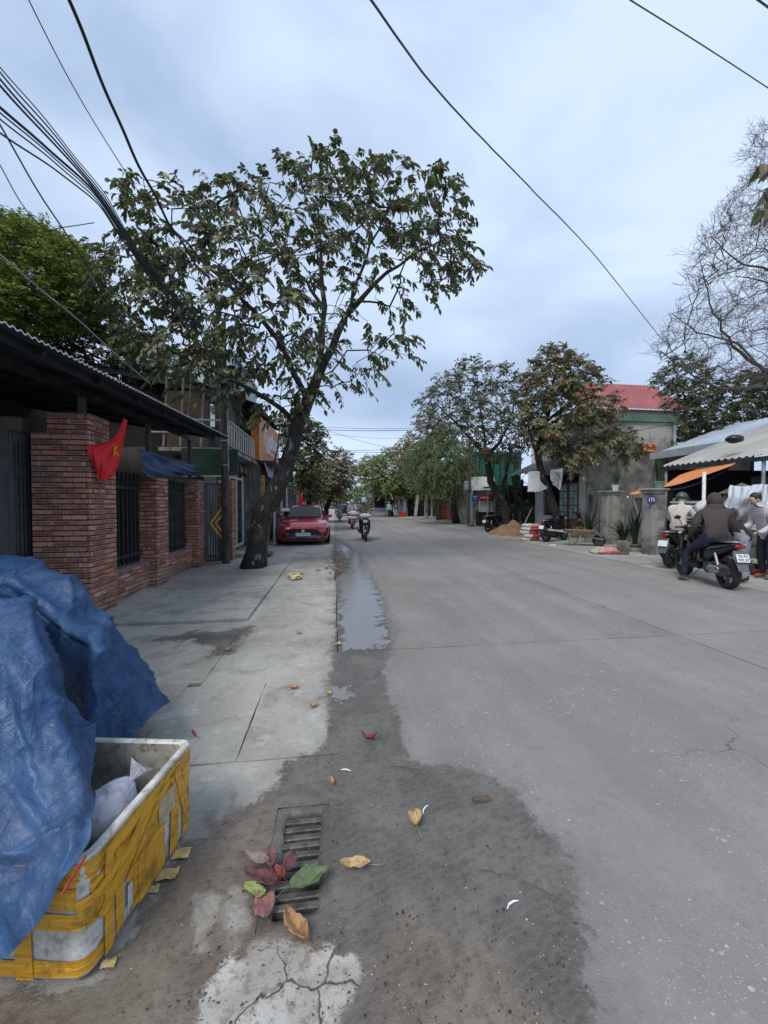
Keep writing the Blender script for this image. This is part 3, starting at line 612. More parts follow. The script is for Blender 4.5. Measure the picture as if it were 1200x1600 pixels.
def run(par, a, b_, z, ax, fix, odd, sign, LB=.235):
    """one course of bricks along axis ax from a to b_, in the frame of par; sign: outward side"""
    p = a; first = LB if not odd else LB/2-.005
    while p < b_-.02:
        Lq = min(first, b_-p)
        if b_-(p+Lq) < .05: Lq = b_-p
        Lq = round(Lq, 2) if Lq < LB-.001 and Lq > .03 else Lq
        cx = p+Lq/2
        if ax == 'x': brick(max(.03, Lq-.008), par, (cx, fix, z), 0)
        else: brick(max(.03, Lq-.008), par, (fix, cx, z), math.pi/2)
        p += Lq; first = LB
def brick_block(par, x0, x1, y0, y1, z0, z1, faces='fr', course=.068, t=.022):
    """courses round a core, coordinates local to par"""
    n = int(round((z1-z0)/course))
    for k in range(n):
        z = z0 + (k+.5)*course; odd = k % 2
        if 'f' in faces: run(par, x0 if 'r' in faces else x0, x1 if not odd else x1-2*t-.008, z, 'x', y0+t, odd, -1)
        if 'r' in faces: run(par, (y0+2*t+.008) if not odd and 'f' in faces else y0, y1, z, 'y', x1-t, odd, 1)
    return z0+n*course
def pillar(name, lab, x0, x1, y0, y1, ztop, top=None, faces='fr'):
    cx, cy = (x0+x1)/2, (y0+y1)/2
    t = thing(name, lab, 'brick pillar', (cx, cy, 0), 0, 'brick pillars of the garden wall')
    zt = brick_block(t, x0-cx, x1-cx, y0-cy, y1-cy, .0, ztop, faces)
    core = MB().box(x0+.01, x1-.032, y0+.032, y1-.005, -.03, zt-.003)
    part('core', core, M['mortar'], t)
    if top:
        a0,a1,b0,b1,zz = top
        z2 = brick_block(t, a0-cx, a1-cx, b0-cy, b1-cy, zt+.004, zz, faces)
        part('core', MB().box(a0+.01, a1-.032, b0+.032, b1-.005, zt-.002, z2-.003), M['mortar'], t)
        part('cap', MB().cbox(a0+.004, a1-.004, b0+.004, b1-.004, z2-.001, z2+.012, .004), M['cap'], t)
    part('cap', MB().cbox(x0+.004, x1-.004, y0+.004, y1-.004, zt-.001, zt+.010, .004), M['cap'], t)
    return t
XW = -3.08
pillar('brick_pillar', 'wide stepped red brick gate pillar with the flag, nearest to the camera', -3.76, XW, 5.34, 5.93, 2.38, (-3.63, XW-.05, 5.42, 5.88, 2.65))
pillar('brick_pillar', 'slim red brick pillar between the two barred fence bays', -3.42, XW, 7.20, 7.66, 1.96)
pillar('brick_pillar', 'slim red brick pillar at the end of the fence, left of the chevron gate', -3.42, XW, 9.24, 9.68, 2.04)
pillar('brick_pillar', 'narrow brick pillar behind the utility pole, beside the glass shop door', -2.98, -2.63, 10.42, 10.78, 2.1)
def low_wall(lab, y0, y1, h):
    x1 = XW-.13; t = thing('low_brick_wall', lab, 'low wall', (x1, (y0+y1)/2, 0), 0, 'low walls of the brick fence'); cy = (y0+y1)/2
    z2 = brick_block(t, 0, 0, y0-cy, y1-cy, .0, h, 'r')
    part('core', MB().box(x1-.32, x1-.032, y0, y1, -.03, z2-.002), M['mortar'], t); part('cap', MB().cbox(x1-.315, x1-.004, y0+.003, y1-.003, z2-.001, z2+.02, .006), M['cap'], t)
    return z2
zl = low_wall('low red brick wall between the wide flag pillar and the middle pillar', 5.935, 7.195, .48); low_wall('low red brick wall between the middle pillar and the far pillar', 7.665, 9.235, .48)
def fence(lab, y0, y1, ztop):
    x = -3.36; t = thing('steel_fence', lab, 'fence', (x, (y0+y1)/2, zl), 0, 'barred steel fences between the brick pillars')
    n = int((y1-y0)/.115)
    spear = MB().box(-.014,.014,-.014,.014,.03,ztop-zl-.06).add([(-.02,-.02,ztop-zl-.06),(.02,-.02,ztop-zl-.06),(.02,.02,ztop-zl-.06),(-.02,.02,ztop-zl-.06),(0,0,ztop-zl+.02)], [(3,2,1,0),(0,1,4),(1,2,4),(2,3,4),(3,0,4)])
    me = spear.mesh('bar', M['metal_dark'])
    for k in range(n): inst('bar', me, t, (0, (k+.5)*(y1-y0)/n-(y1-y0)/2, 0))
    for z in (zl+.16, ztop-.28): part('rail', MB().box(x+.0145, x+.035, y0, y1, z, z+.04), M['metal_dark'], t)
fence('dark steel bars with pointed tips in the fence bay nearest the flag', 5.94, 7.19, 2.02); fence('dark steel bars in the second fence bay under the folded blue tarp', 7.67, 9.23, 1.98)
# main gate, left of the wide pillar (stands open towards the yard)
g = thing('sliding_gate', 'tall dark grey steel gate with vertical slots left of the wide brick pillar', 'gate', (-3.85, 5.4, .03))
f = MB(); x = -3.86
for (a,b_) in ((5.58,5.50),(5.27,5.17)): pass
f.cbox(x-.02,x+.02,5.505,5.575,.03,2.38,.004); f.cbox(x-.02,x+.02,5.14,5.21,.03,2.36,.004); f.cbox(x-.021,x+.021,5.2105,5.5045,2.26,2.37,.004); f.cbox(x-.021,x+.021,5.2105,5.5045,.06,.18,.004)
f.cbox(x-.02,x+.02,4.0,5.1395,.05,.12,.004)
part('frame', f, M['metal_grey'], g)
bme = MB().box(-.008,.008,-.018,.018,0,2.07).mesh('slat', M['metal_grey'])
for k in range(4): inst('slat', bme, g, (-.008, 5.25+k*.068-5.4, .16))
pn = MB()
for (a,b_) in ((4.0,4.36),(4.37,4.74),(4.75,5.135)): part('panel', MB().cbox(x-.015,x+.015,a,b_,.125,2.36,.006), M['metal_grey'], g)
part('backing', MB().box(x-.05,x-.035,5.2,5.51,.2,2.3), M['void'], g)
post = MB().cbox(-3.84,-3.775,5.60,5.68,0,2.38,.004)
solo('gate_post', post, simple('yellowed_gate_post', (.22,.17,.09), .8, .1, .3, 9), 'thin rusty yellow post between the grey gate and the wide brick pillar', 'gate post')
# small gate with chevron
g2 = thing('garden_gate', 'narrow dark slatted gate with a yellow chevron next to the utility pole', 'gate', (-3.12, 9.78, .02), R(32))
W_ = .56; H_ = 1.98; f = MB()
for xx in (0, W_-.04): f.box(xx,xx+.04,-.018,.018,.06,H_)
for zz in (.06, H_-.05): f.box(.0405,W_-.0405,-.017,.017,zz,zz+.05)
part('frame', f, M['metal_dark'], g2, local=True)
bme = MB().box(-.014,.014,-.01,.01,.11,H_-.055).mesh('slat', M['metal_dark'])
for k in range(8): inst('slat', bme, g2, (.075+k*.059, 0, 0))
M['yellow'] = simple('chevron_yellow', (.55,.33,.03), .5, 0, .15, 8)
for dz, ln in ((0, 1), (.0, .6)):
    c = MB(); x0 = .14 + (0 if ln == 1 else .11)
    c.bar((x0,-.024,1.0),(W_-.05-(0 if ln == 1 else .02),-.024,1.0+.52*ln*1.0),.02,.05); c.bar((x0,-.0245,1.0),(W_-.05-(0 if ln == 1 else .02),-.0245,1.0-.52*ln),.02,.05)
    part('chevron', c, M['yellow'], g2, local=True)
# ---- canopy of the house
cn = thing('tin_canopy', 'long dark corrugated tin canopy over the brick fence', 'canopy', (-4, 6.3, 2.7))
def tinmat(name, a, b_, ax='Y', sc=13):
    b = NB(name); v = b.pos(); n = b.noise(v, 1.3, 4); n2 = b.noise(v, 20, 3)
    c = b.mix(b.ramp(n, .35, .65), a, b_); return b.fin(c, .5, .35, b.bump(n2, .1, .003))
M['tin_dark'] = tinmat('dark_blue_tin', (.030,.038,.048), (.045,.052,.062))
M['tin_edge'] = tinmat('tin_underside', (.075,.085,.10), (.055,.062,.075))
ny = 640; rows = []
def zedge(y): return 2.93 + (y-3.3)*.018
P0 = [];
for i in range(ny+1):
    y = 1.2 + i*(9.5-1.2)/ny; ph = .011*math.cos(2*math.pi*y/.075)
    xe = -2.60 + (y-3.3)*.03
    P0.append([(xe+(-6.6-xe)*t, y, zedge(y)+ph + t*.62) for t in (0, .33, .66, 1)])
sheet_ = MB().grid(P0); part('roof_sheet', sheet_, M['tin_edge'], cn, smooth=True)
ed = MB().grid([[(P0[i][0][0]+.004, P0[i][0][1], P0[i][0][2]+dz) for dz in (-.004, .010)] for i in range(ny+1)]); part('edge_glint', ed, M['white_metal'], cn)  # pale strip added to imitate bright glints along the corrugated edge
bm_ = MB(); bm_.bar((-3.32,1.3,2.90),(-3.32,9.4,3.03),.06,.10); part('beam', bm_, M['metal_dark'], cn)
bm_ = MB(); bm_.bar((-2.82,1.3,2.865),(-2.72,9.4,3.00),.045,.07); part('beam', bm_, M['metal_dark'], cn)
for y in (2.2, 3.1, 4.0, 4.9, 5.75, 6.6, 7.45, 8.3, 9.15):
    zz = zedge(y); part('rafter', MB().bar((-2.68,y,zz-.04),(-6.5,y,zz+.54),.05,.06), M['metal_dark'], cn)
for y, zb, in ((5.62, 2.66),(7.45,1.97),(9.46,2.05)): part('post', MB().box(-3.36,-3.29,y-.035,y+.035,zb,2.88+(y-3.3)*.016), M['metal_grey'], cn)
# house wall in the shade of the canopy
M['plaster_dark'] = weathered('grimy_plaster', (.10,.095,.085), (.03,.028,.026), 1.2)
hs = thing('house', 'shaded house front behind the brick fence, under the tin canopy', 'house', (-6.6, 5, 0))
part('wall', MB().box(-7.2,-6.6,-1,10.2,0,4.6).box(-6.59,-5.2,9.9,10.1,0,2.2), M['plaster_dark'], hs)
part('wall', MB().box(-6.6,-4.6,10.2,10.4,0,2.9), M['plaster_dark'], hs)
for y0 in (3.2, 6.4):
    wd = part('door', MB().cbox(-6.6,-6.54,y0,y0+1.6,.0,2.3,.01), M['wood'], hs); part('pane', MB().box(-6.538,-6.53,y0+.15,y0+.7,1,2.1).box(-6.538,-6.53,y0+.85,y0+1.45,1,2.1), M['blackgloss'], wd)
# beam with plants above the gate
sh = thing('shelf_beam', 'grey concrete beam under the canopy above the sliding gate', 'beam', (-4.6, 5.6, 2.5)); part('slab', MB().cbox(-6.5,-3.98,5.5,5.75,2.42,2.62,.02), weathered('beam_concrete', (.2,.19,.17), (.07,.065,.055)), sh)
# things seen through the fence: parked scooter shapes are in the yard, teal window band behind
M['teal'] = simple('pale_teal_glass', (.30,.46,.44), .25, 0, .25, 2)
yb = thing('glazed_veranda', 'pale teal glazed veranda seen between canopy and blue tarp', 'veranda', (-8.5, 14, 0))
part('wall', MB().box(-13,-3.9,16.0,16.2,0,3.0), simple('dark_green_wall', (.03,.045,.035), .7), yb)
for k in range(6): part('pane', MB().box(-9.9+k*1.0,-8.95+k*1.0,15.92,15.96,3.05,4.2), M['teal'], yb)
part('frame', MB().box(-9.95,-3.9,15.9,15.98,4.205,4.32).box(-9.95,-3.9,15.9,15.98,2.96,3.045), M['metal_dark'], yb)
grl = MB()
for k in range(22): grl.box(-9.8+k*.27,-9.785+k*.27,15.86,15.88,3.05,4.2)
grl.box(-9.9,-3.95,15.859,15.881,3.6,3.63); part('grille', grl, M['metal_dark'], yb)
part('roof', MB().box(-13,-3.85,15.5,22,4.35,4.45), M['tin_dark'], yb)
# ---- flag on the wide pillar
fl = thing('flag', 'red flag with a yellow star hanging from a short pole on the brick pillar', 'flag', (-3.05, 5.45, 1.6))
pa, pb = Vector((-3.055, 5.45, 1.58)), Vector((-2.83, 5.66, 2.66))
part('pole', MB().tube([pa, pa.lerp(pb, .5), pb], [.010,.009,.008], 8), simple('flag_pole', (.12,.12,.13), .5), fl)
def flagmat():
    b = NB('red_cloth'); v = b.pos(); n = b.noise(v, 18, 4); return b.fin(b.mix(n, (.52,.005,.012), (.68,.012,.02)), .6, 0, b.bump(n, .2, .004))
M['flagred'] = flagmat()
C_ = [[AY(194,654,5.60), AY(197,656,5.63), AY(199,657,5.66)],
      [AY(180,682,5.52), AY(186,684,5.60), AY(193,690,5.68)],
      [AY(158,694,5.40), AY(172,697,5.50), AY(188,716,5.66)],
      [AY(137,697,5.30), AY(160,712,5.42), AY(181,736,5.60)],
      [AY(141,716,5.32), AY(160,726,5.38), AY(176,744,5.52)],
      [AY(150,735,5.36), AY(159,742,5.40), AY(166,750,5.46)],
      [AY(154,751,5.38), AY(158,750,5.40), AY(162,751,5.42)]]
def catmull(C, nu, nv):
    A = np.array([[list(p) for p in r] for r in C], dtype=float)
    def itp(A, n):
        m = A.shape[0]; out = []
        for t in np.linspace(0, m-1-1e-9, n):
            i = int(t); f = t-i; p0 = A[max(i-1,0)]; p1 = A[i]; p2 = A[min(i+1,m-1)]; p3 = A[min(i+2,m-1)]
            out.append(.5*((2*p1)+(-p0+p2)*f+(2*p0-5*p1+4*p2-p3)*f*f+(-p0+3*p1-3*p2+p3)*f**3))
        return np.array(out)
    B = itp(A, nu); B = itp(B.transpose(1,0,2), nv).transpose(1,0,2); return B
B = catmull(C_, 34, 22)
for i in range(34):
    for j in range(22): B[i,j] += np.array([.3,-1,0])*.014*math.sin(j*1.0+i*.12)*min(1, i/8)
fm = MB().grid([[tuple(p) for p in r] for r in B]); o = part('cloth', fm, M['flagred'], fl, smooth=True); md = o.modifiers.new('t','SOLIDIFY'); md.thickness = .002
c = AY(181,704,5.575)+Vector((0,-.02,0)); st = MB(); pts = []
for k in range(10):
    a = math.pi/2 + k*math.pi/5 + .3; r_ = .12 if k % 2 == 0 else .05; pts.append(c + Vector((math.cos(a)*r_*.62, -.012-.02*math.cos(a), math.sin(a)*r_)))
st.add([c+Vector((0,-.02,0))]+pts, [(0,k+1,(k+1)%10+1) for k in range(10)]); part('star', st, simple('star_yellow', (.75,.55,.02), .6), fl)
# ---- folded blue tarp thrown over the fence top
def tarpmat(name, a, b_, wear=.4):
    b = NB(name); p = b.pos(); w1 = b.noise(p, 5, 5, .65, .6); w2 = b.noise(b.map(b.map(p, (1,1,1), rot=(.2,.75,.3)), (1,1,.16)), 26, 4, .6, .5); w3 = b.noise(p, 2.0, 4, .6)
    cw = b.wave(b.map(p, (1,1,1), rot=(.4,.9,.3)), 170, 'X', .6); cw2 = b.wave(b.map(p, (1,1,1), rot=(.4,.9,1.87)), 170, 'Y', .6)
    vc = b.voro(b.map(p, (1,1,.7)), 11, 'DISTANCE_TO_EDGE'); vc2 = b.voro(b.map(b.map(p, (1,1,1.3), rot=(.3,.5,.2)), (1,1,1)), 26, 'DISTANCE_TO_EDGE')
    c = b.mix(b.ramp(w1, .35, .65), a, b_); c = b.mix(b.math('MULTIPLY', b.ramp(w3, .48, .68), wear), c, (.20,.23,.26))
    c = b.mix(b.math('MULTIPLY', b.ramp(w2, .52, .7), .35), c, tuple(x*.5 for x in a))
    spk = b.math('MULTIPLY', b.ramp(b.noise(b.map(p, (1,1,1), rot=(.3,.2,.9)), 60, 3, .7), .64, .72), b.ramp(b.noise(p, 4, 3), .5, .64)); c = b.mix(b.math('MULTIPLY', spk, wear*1.6, True), c, (.48,.55,.60))
    h = b.math('ADD', b.math('MULTIPLY', w2, .5), b.math('MULTIPLY', b.ramp(vc, 0, .08), -.10)); h = b.math('ADD', h, b.math('MULTIPLY', b.ramp(vc2, 0, .10), -.03)); h = b.math('ADD', h, b.math('MULTIPLY', w1, 1.2)); w4 = b.noise(b.map(b.map(p, (1,1,1), rot=(.5,-.6,.2)), (1,1,.2)), 9, 3, .5, .8); h = b.math('ADD', h, b.math('MULTIPLY', w4, 1.1))
    h2 = b.math('ADD', cw, cw2); n1_ = b.bump(h, .6, .02); n2_ = b.bump(h2, .10, .0007, n1_)
    return b.fin(c, b.ramp(w2, .3, .7, .42, .62), 0, n2_, spec=.4)
M['tarp_fence'] = tarpmat('slate_blue_tarp', (.04,.085,.19), (.07,.13,.26), .25)
C_ = [[AX(210,702,-3.25), AX(236,706,-3.35), AX(265,715,-3.35), AX(290,722,-3.35), AX(306,727,-3.35)],
      [AX(216,703,-3.08), AX(240,709,-3.12), AX(268,719,-3.15), AX(292,726,-3.16), AX(306,731,-3.16)],
      [AX(219,715,-3.00), AX(246,722,-3.14), AX(272,730,-3.06), AX(296,736,-3.05), AX(309,735,-3.10)],
      [AX(223,731,-3.02), AX(250,738,-3.00), AX(278,741,-3.10), AX(299,742,-3.12), AX(312,741,-3.10)],
      [AX(227,746,-3.08), AX(250,746,-3.04), AX(282,744,-3.04), AX(300,743,-3.16), AX(316,746,-3.12)]]
B = catmull(C_, 40, 60)
for i in range(40):
    for j in range(60):
        u = j/59; v = i/39
        B[i,j,0] += .035*math.sin(10*(v - .55*u)*2.2)*min(1, v*3) + .02*mno.noise(Vector((u*9, v*5, 1)))
tb = MB().grid([[tuple(p) for p in r] for r in B]); o = solo('fence_tarp', tb, M['tarp_fence'], 'dark blue plastic sheet folded over the top of the fence pillars', 'tarpaulin', smooth=True)
# ---- utility pole by the small gate
def rustpole():
    b = NB('dark_utility_pole'); p = b.pos(); n = b.noise(b.map(p, (1,1,.3)), 7, 5, .65); return b.fin(b.mix(b.ramp(n, .35, .65), (.035,.032,.03), (.10,.088,.075)), .8, 0, b.bump(n, .3, .006))
M['pole'] = rustpole()
up = thing('utility_pole', 'slim dark utility pole standing at the chevron gate', 'utility pole', (-2.66, 9.95, 0))
part('shaft', MB().tube([(-2.66,9.95,-.05),(-2.68,9.95,3.0),(-2.69,9.95,5.9)], [.095,.08,.065], 12), M['pole'], up)
part('conduit', MB().tube([(-2.58,9.9,2.3),(-2.60,9.9,4.9)], .018, 6), M['galv'], up)
for z in (2.45, 3.05, 3.9): part('clamp', MB().lathe([(.09,-.012),(.10,-.012),(.10,.012),(.09,.012)], 14, (-2.675,9.95,z)), M['galv'], up)
bxm = part('meter_box', MB().cbox(-2.80,-2.60,9.78,9.86,4.4,4.75,.015), M['metal_grey'], up)
# ================================================================ foreground: blue tarpaulin over a load, tape bound foam box
def drape(name, C, nu, nv, par, mat, amp=.02, seed=0, folds=()):
    B = catmull(C, nu, nv)
    du = np.gradient(B, axis=0); dv = np.gradient(B, axis=1); Nn = np.cross(dv, du); Nn /= (np.linalg.norm(Nn, axis=2, keepdims=True)+1e-9)
    if (Nn[nu//2, nv//2] @ np.array([0.3,-1,.3])) < 0: Nn = -Nn
    for i in range(nu):
        for j in range(nv):
            p = B[i,j]; q = Vector(p)
            h = amp*(1.2*mno.noise(q*3.0+Vector((seed,0,0))) )
            r1 = 1-abs(mno.noise(Vector((p[0]*4.2+seed+p[2]*1.5, p[1]*3, p[2]*2.1-p[0]*2.4)))*2.4); r2 = 1-abs(mno.noise(Vector((p[0]*11, p[1]*9+seed, p[2]*10-p[0]*6)))*2.4)
            r3 = 1-abs(mno.noise(Vector((p[0]*26+9, p[1]*20, p[2]*24+p[0]*10)))*2.2)
            h += amp*1.9*max(0, r1)**4 + amp*.38*max(0, r2)**3 + amp*.14*max(0, r3)**2
            for (u0, v0, u1, v1, a, wd) in folds:      # straight fold ridges, in (row, column) fractions
                u, v = i/(nu-1), j/(nv-1); ex, ey = u1-u0, v1-v0; t = ((u-u0)*ex+(v-v0)*ey)/(ex*ex+ey*ey); tc_ = min(1, max(0, t))
                d = math.hypot(u-u0-tc_*ex, v-v0-tc_*ey); h += a*math.exp(-(d/wd)**2)
            B[i,j] = p + Nn[i,j]*h
    mb = MB().grid([[tuple(p) for p in r] for r in B]); o = part(name, mb, mat, par, smooth=True)
    return o
M['tarp'] = tarpmat('blue_tarpaulin', (.014,.050,.140), (.030,.088,.205), .16)
tp = thing('tarpaulin', 'crumpled blue tarpaulin draped over a load beside the foam box', 'tarpaulin', (-1.3, 2.0, 0))
D = AD
rear = [
 [D(-420,900,3.1), D(-80,890,3.1), D(0,900,3.1), D(60,920,3.0), D(118,955,2.9), D(150,1010,2.8), D(200,1070,2.7), D(238,1095,2.6)],
 [D(-420,862,2.5), D(-80,862,2.5), D(0,867,2.5), D(60,884,2.48), D(128,919,2.46), D(158,968,2.50), D(218,1040,2.46), D(256,1102,2.40)],
 [D(-420,890,2.2), D(-80,890,2.2), D(0,893,2.2), D(50,915,2.2), D(112,947,2.26), D(160,990,2.36), D(212,1055,2.30), D(250,1107,2.30)],
 [D(-420,925,2.12), D(-80,922,2.12), D(0,926,2.12), D(45,950,2.14), D(100,968,2.12), D(158,995,2.16), D(205,1070,2.16), D(238,1116,2.22)],
 [D(-420,960,2.2), D(-80,955,2.2), D(0,960,2.2), D(60,985,2.12), D(105,995,2.00), D(152,1015,2.00), D(196,1085,2.08), D(224,1130,2.16)],
 [D(-420,1040,2.2), D(-80,1040,2.2), D(0,1040,2.2), D(60,1050,2.16), D(108,1062,2.02), D(146,1070,1.97), D(188,1115,2.04), D(208,1144,2.12)],
 [D(-420,1120,2.1), D(-80,1120,2.1), D(0,1120,2.1), D(70,1120,2.1), D(120,1125,2.0), D(152,1125,1.95), D(182,1140,2.02), D(194,1156,2.10)],
 [D(-420,1200,2.0), D(-80,1200,2.0), D(0,1200,2.0), D(70,1190,2.0), D(125,1180,1.98), D(154,1170,1.94), D(176,1168,2.0), D(184,1166,2.08)]]
drape('rear_sheet', rear, 120, 130, tp, M['tarp'], .020, 1, folds=((.2,.70,1,.70,.035,.035),(.35,.25,.62,.62,-.06,.07),(.15,0,.30,.6,-.03,.05),(.4,.86,.95,.80,.02,.03)))
front = [
 [D(-420,950,2.2), D(-150,950,2.2), D(-60,950,2.2), D(0,955,2.2), D(34,955,2.2), D(52,975,2.2), D(62,990,2.2)],
 [D(-420,938,1.80), D(-150,938,1.80), D(-60,940,1.78), D(0,943,1.76), D(31,944,1.76), D(49,966,1.78), D(60,985,1.9)],
 [D(-420,1000,1.56), D(-150,1000,1.56), D(-60,1000,1.55), D(0,1002,1.54), D(34,1005,1.55), D(66,1010,1.62), D(82,1030,1.80)],
 [D(-420,1100,1.42), D(-150,1100,1.42), D(-60,1100,1.42), D(0,1100,1.40), D(48,1100,1.42), D(86,1098,1.52), D(108,1095,1.75)],
 [D(-420,1200,1.33), D(-150,1200,1.33), D(-60,1200,1.32), D(10,1200,1.31), D(64,1195,1.33), D(112,1175,1.40), D(150,1150,1.62)],
 [D(-420,1300,1.25), D(-150,1300,1.25), D(-60,1300,1.24), D(10,1298,1.22), D(70,1285,1.24), D(118,1255,1.29), D(148,1222,1.42)],
 [D(-420,1400,1.17), D(-150,1400,1.17), D(-60,1400,1.16), D(10,1390,1.15), D(62,1370,1.14), D(112,1335,1.16), D(149,1296,1.22)],
 [D(-420,1520,1.08), D(-150,1520,1.08), D(-60,1518,1.08), D(0,1501,1.08), D(46,1460,1.07), D(86,1408,1.08), D(134,1338,1.13)]]
drape('front_sheet', front, 150, 140, tp, M['tarp'], .017, 7, folds=((.12,.70,.95,.88,.03,.05),(.3,.2,.8,.75,.018,.03),(.45,.05,.95,.62,.02,.04),(.6,.0,.85,.3,-.02,.05),(.28,.86,.72,.99,-.03,.05),(.2,.45,.6,.62,-.015,.04)))
part('hem', MB().tube([AD(134,1338,1.118), AD(118,1362,1.105), AD(106,1382,1.095), AD(97,1398,1.085)], [.004]*4, 6), simple('red_hem', (.45,.03,.03), .5), tp)
part('load', MB().blob((-2.3,2.65,.33), (.5,.35,.34), 3, .1), M['void'], tp)
# ---- foam box
ca = R(-9.5)   # turned a little; x to the right, y up the street, origin at the near right bottom corner
bx = thing('foam_box', 'white foam box bound with yellow tape, half under the blue tarpaulin', 'foam box', (-.762, 1.265, .005), ca)
Wb, Lb, Hb, th_ = .74, .575, .41, .035
def foammat():
    b = NB('grimy_foam'); v = b.pos(); n = b.noise(v, 5, 5, .65); n2 = b.noise(v, 28, 4, .65); cell = b.voro(v, 150)
    sx = b.n('ShaderNodeSeparateXYZ'); b.l(v, sx.inputs[0])
    c = b.mix(b.ramp(n, .36, .62), (.66,.66,.63), (.40,.39,.35)); c = b.mix(b.math('MULTIPLY', b.ramp(n2, .5, .66), .55), c, (.12,.11,.09))
    return b.fin(c, .75, 0, b.bump(b.math('ADD', b.math('MULTIPLY', cell, .6), n2), .35, .002))
M['foam'] = foammat()
def foamin():
    b = NB('dirty_foam_inside'); v = b.pos(); n = b.noise(v, 6, 5, .65); n2 = b.noise(v, 35, 4, .65)
    c = b.mix(b.ramp(n, .35, .62), (.42,.41,.37), (.26,.245,.21)); c = b.mix(b.math('MULTIPLY', b.ramp(n2, .5, .66), .6), c, (.07,.06,.05)); return b.fin(c, .8, 0, b.bump(n2, .3, .002))
M['foamin'] = foamin()
def rr(x0,x1,y0,y1,r,z,n=5):
    P = []
    for cx, cy, a0 in ((x1-r,y0+r,-90),(x1-r,y1-r,0),(x0+r,y1-r,90),(x0+r,y0+r,180)):
        for k in range(n+1):
            a = R(a0+90*k/n); P.append(Vector((cx+r*math.cos(a), cy+r*math.sin(a), z)))
    return P
fl_ = .022
def ringz(z, inset=0, r=.045):
    e = fl_*z/Hb; w = inset; return rr(-Wb-e+w, e-w, -e+w, Lb+e-w, max(.012, r-w*.5), z)
o1 = MB(); rs = [ringz(0,.03), ringz(.006,.012), ringz(.03,0)] + [ringz(.03+(Hb-.05)*k/6,0) for k in range(1,7)] + [ringz(Hb-.006,.002), ringz(Hb,.008), ringz(Hb,th_-.006), ringz(Hb-.006,th_)]
for r_ in rs:
    for p in r_:
        q = .0025*mno.noise(p*14); p.x += q; p.y += q; p.z += .003*mno.noise(p*9) if p.z > .3 else 0
o1.rings(rs, 0, cap=False); b0 = len(o1.v); rsi = [ringz(Hb-.0061,th_), ringz(.20,th_+.01), ringz(.045,th_+.015)]
o1.rings(rsi, 1, cap=False); nn = len(rsi[0]); base = len(o1.v)-nn; o1.f.append(tuple(base+k for k in range(nn))); o1.m.append(1)
part('tub', o1, [M['foam'], M['foamin']], bx, local=True, smooth='auto')
def tapemat():
    b = NB('yellow_packing_tape'); v = b.pos(); n = b.noise(v, 9, 5, .65); st = b.noise(b.map(b.co('Object'), (1.0,1.0,14)), 3.0, 4, .65, .6); n2 = b.noise(v, 40, 3, .6)
    c = b.mix(b.ramp(st, .34, .66), (.80,.43,.03), (.60,.27,.015)); c = b.mix(b.math('MULTIPLY', b.ramp(n, .50, .68), .7), c, (.17,.085,.015)); c = b.mix(b.math('MULTIPLY', b.ramp(st, .66, .75), .5), c, (.66,.47,.16))
    c = b.mix(b.math('MULTIPLY', b.ramp(n2, .56, .7), .4), c, (.12,.07,.02))
    return b.fin(c, b.ramp(n2, .3, .7, .14, .4), 0, b.bump(b.math('ADD', b.math('MULTIPLY', st, 1.5), b.math('MULTIPLY', n2, .5)), .8, .006), spec=.6)
M['tape'] = tapemat()
def side_pt(s, z, off):
    """walk the outside: s<0 along the near face going left, s>0 along the right face going back"""
    e = fl_*z/Hb; r = .045; L1 = math.pi*r/2
    if s < -L1/2: return Vector((e-r+(s+L1/2), -e-off, z))
    if s > L1/2: return Vector((e+off, -e+r+(s-L1/2), z))
    a = -math.pi/2 + (s+L1/2)/r; return Vector((e-r+math.cos(a)*(r+off), -e+r+math.sin(a)*(r+off), z))
def tape(s0, z0, s1, z1, wd, off, seed, n=26, ext=0):
    """a strip of tape from (s0,z0) to (s1,z1) on the outside, with wrinkles"""
    P = []; d = Vector((s1-s0, z1-z0)).normalized(); pn = Vector((-d.y, d.x))
    for i in range(n+1):
        t = i/n; s = s0+(s1-s0)*t; z = z0+(z1-z0)*t; row = []
        for j in range(7):
            q = (j/6-.5)*wd*(1+.08*mno.noise(Vector((t*9, seed, j)))); ss, zz = s+pn.x*q, z+pn.y*q
            wr = .0022*abs(mno.noise(Vector((t*16+seed, q*60, seed)))) + .0018*abs(math.sin(q*150+3*mno.noise(Vector((t*5,seed,0)))))
            zz = min(max(zz, .012), Hb+.0)
            row.append(side_pt(ss, zz, off+wr))
        P.append(row)
    m_ = MB().grid(P); part('tape_strip', m_, M['tape'], bx, local=True, smooth=True)
k = 0
for (a) in ((-.72,.335,.56,.335,.075,.0012),(-.72,.285,.56,.300,.07,.003),(-.72,.375,.56,.375,.06,.0050),(-.72,.232,.0,.215,.055,.0022),(-.72,.052,.07,.060,.055,.0013),(.0,.215,.30,.25,.06,.0035),
            (-.185,.02,-.19,.24,.055,.0034),(.075,.02,.075,.40,.04,.0062),(.125,.03,.12,.34,.035,.0048),(.30,.02,.29,.40,.16,.0040),(.21,.03,.23,.25,.06,.0024),(.44,.02,.45,.40,.06,.0054),(.53,.02,.53,.39,.05,.0044),(.04,.18,.30,.39,.05,.0066),(.16,.17,.40,.38,.045,.0072),(.45,.38,.54,.10,.04,.0078),(-.02,.262,.20,.30,.05,.0058)):
    k += 1; tape(*a, seed=k)
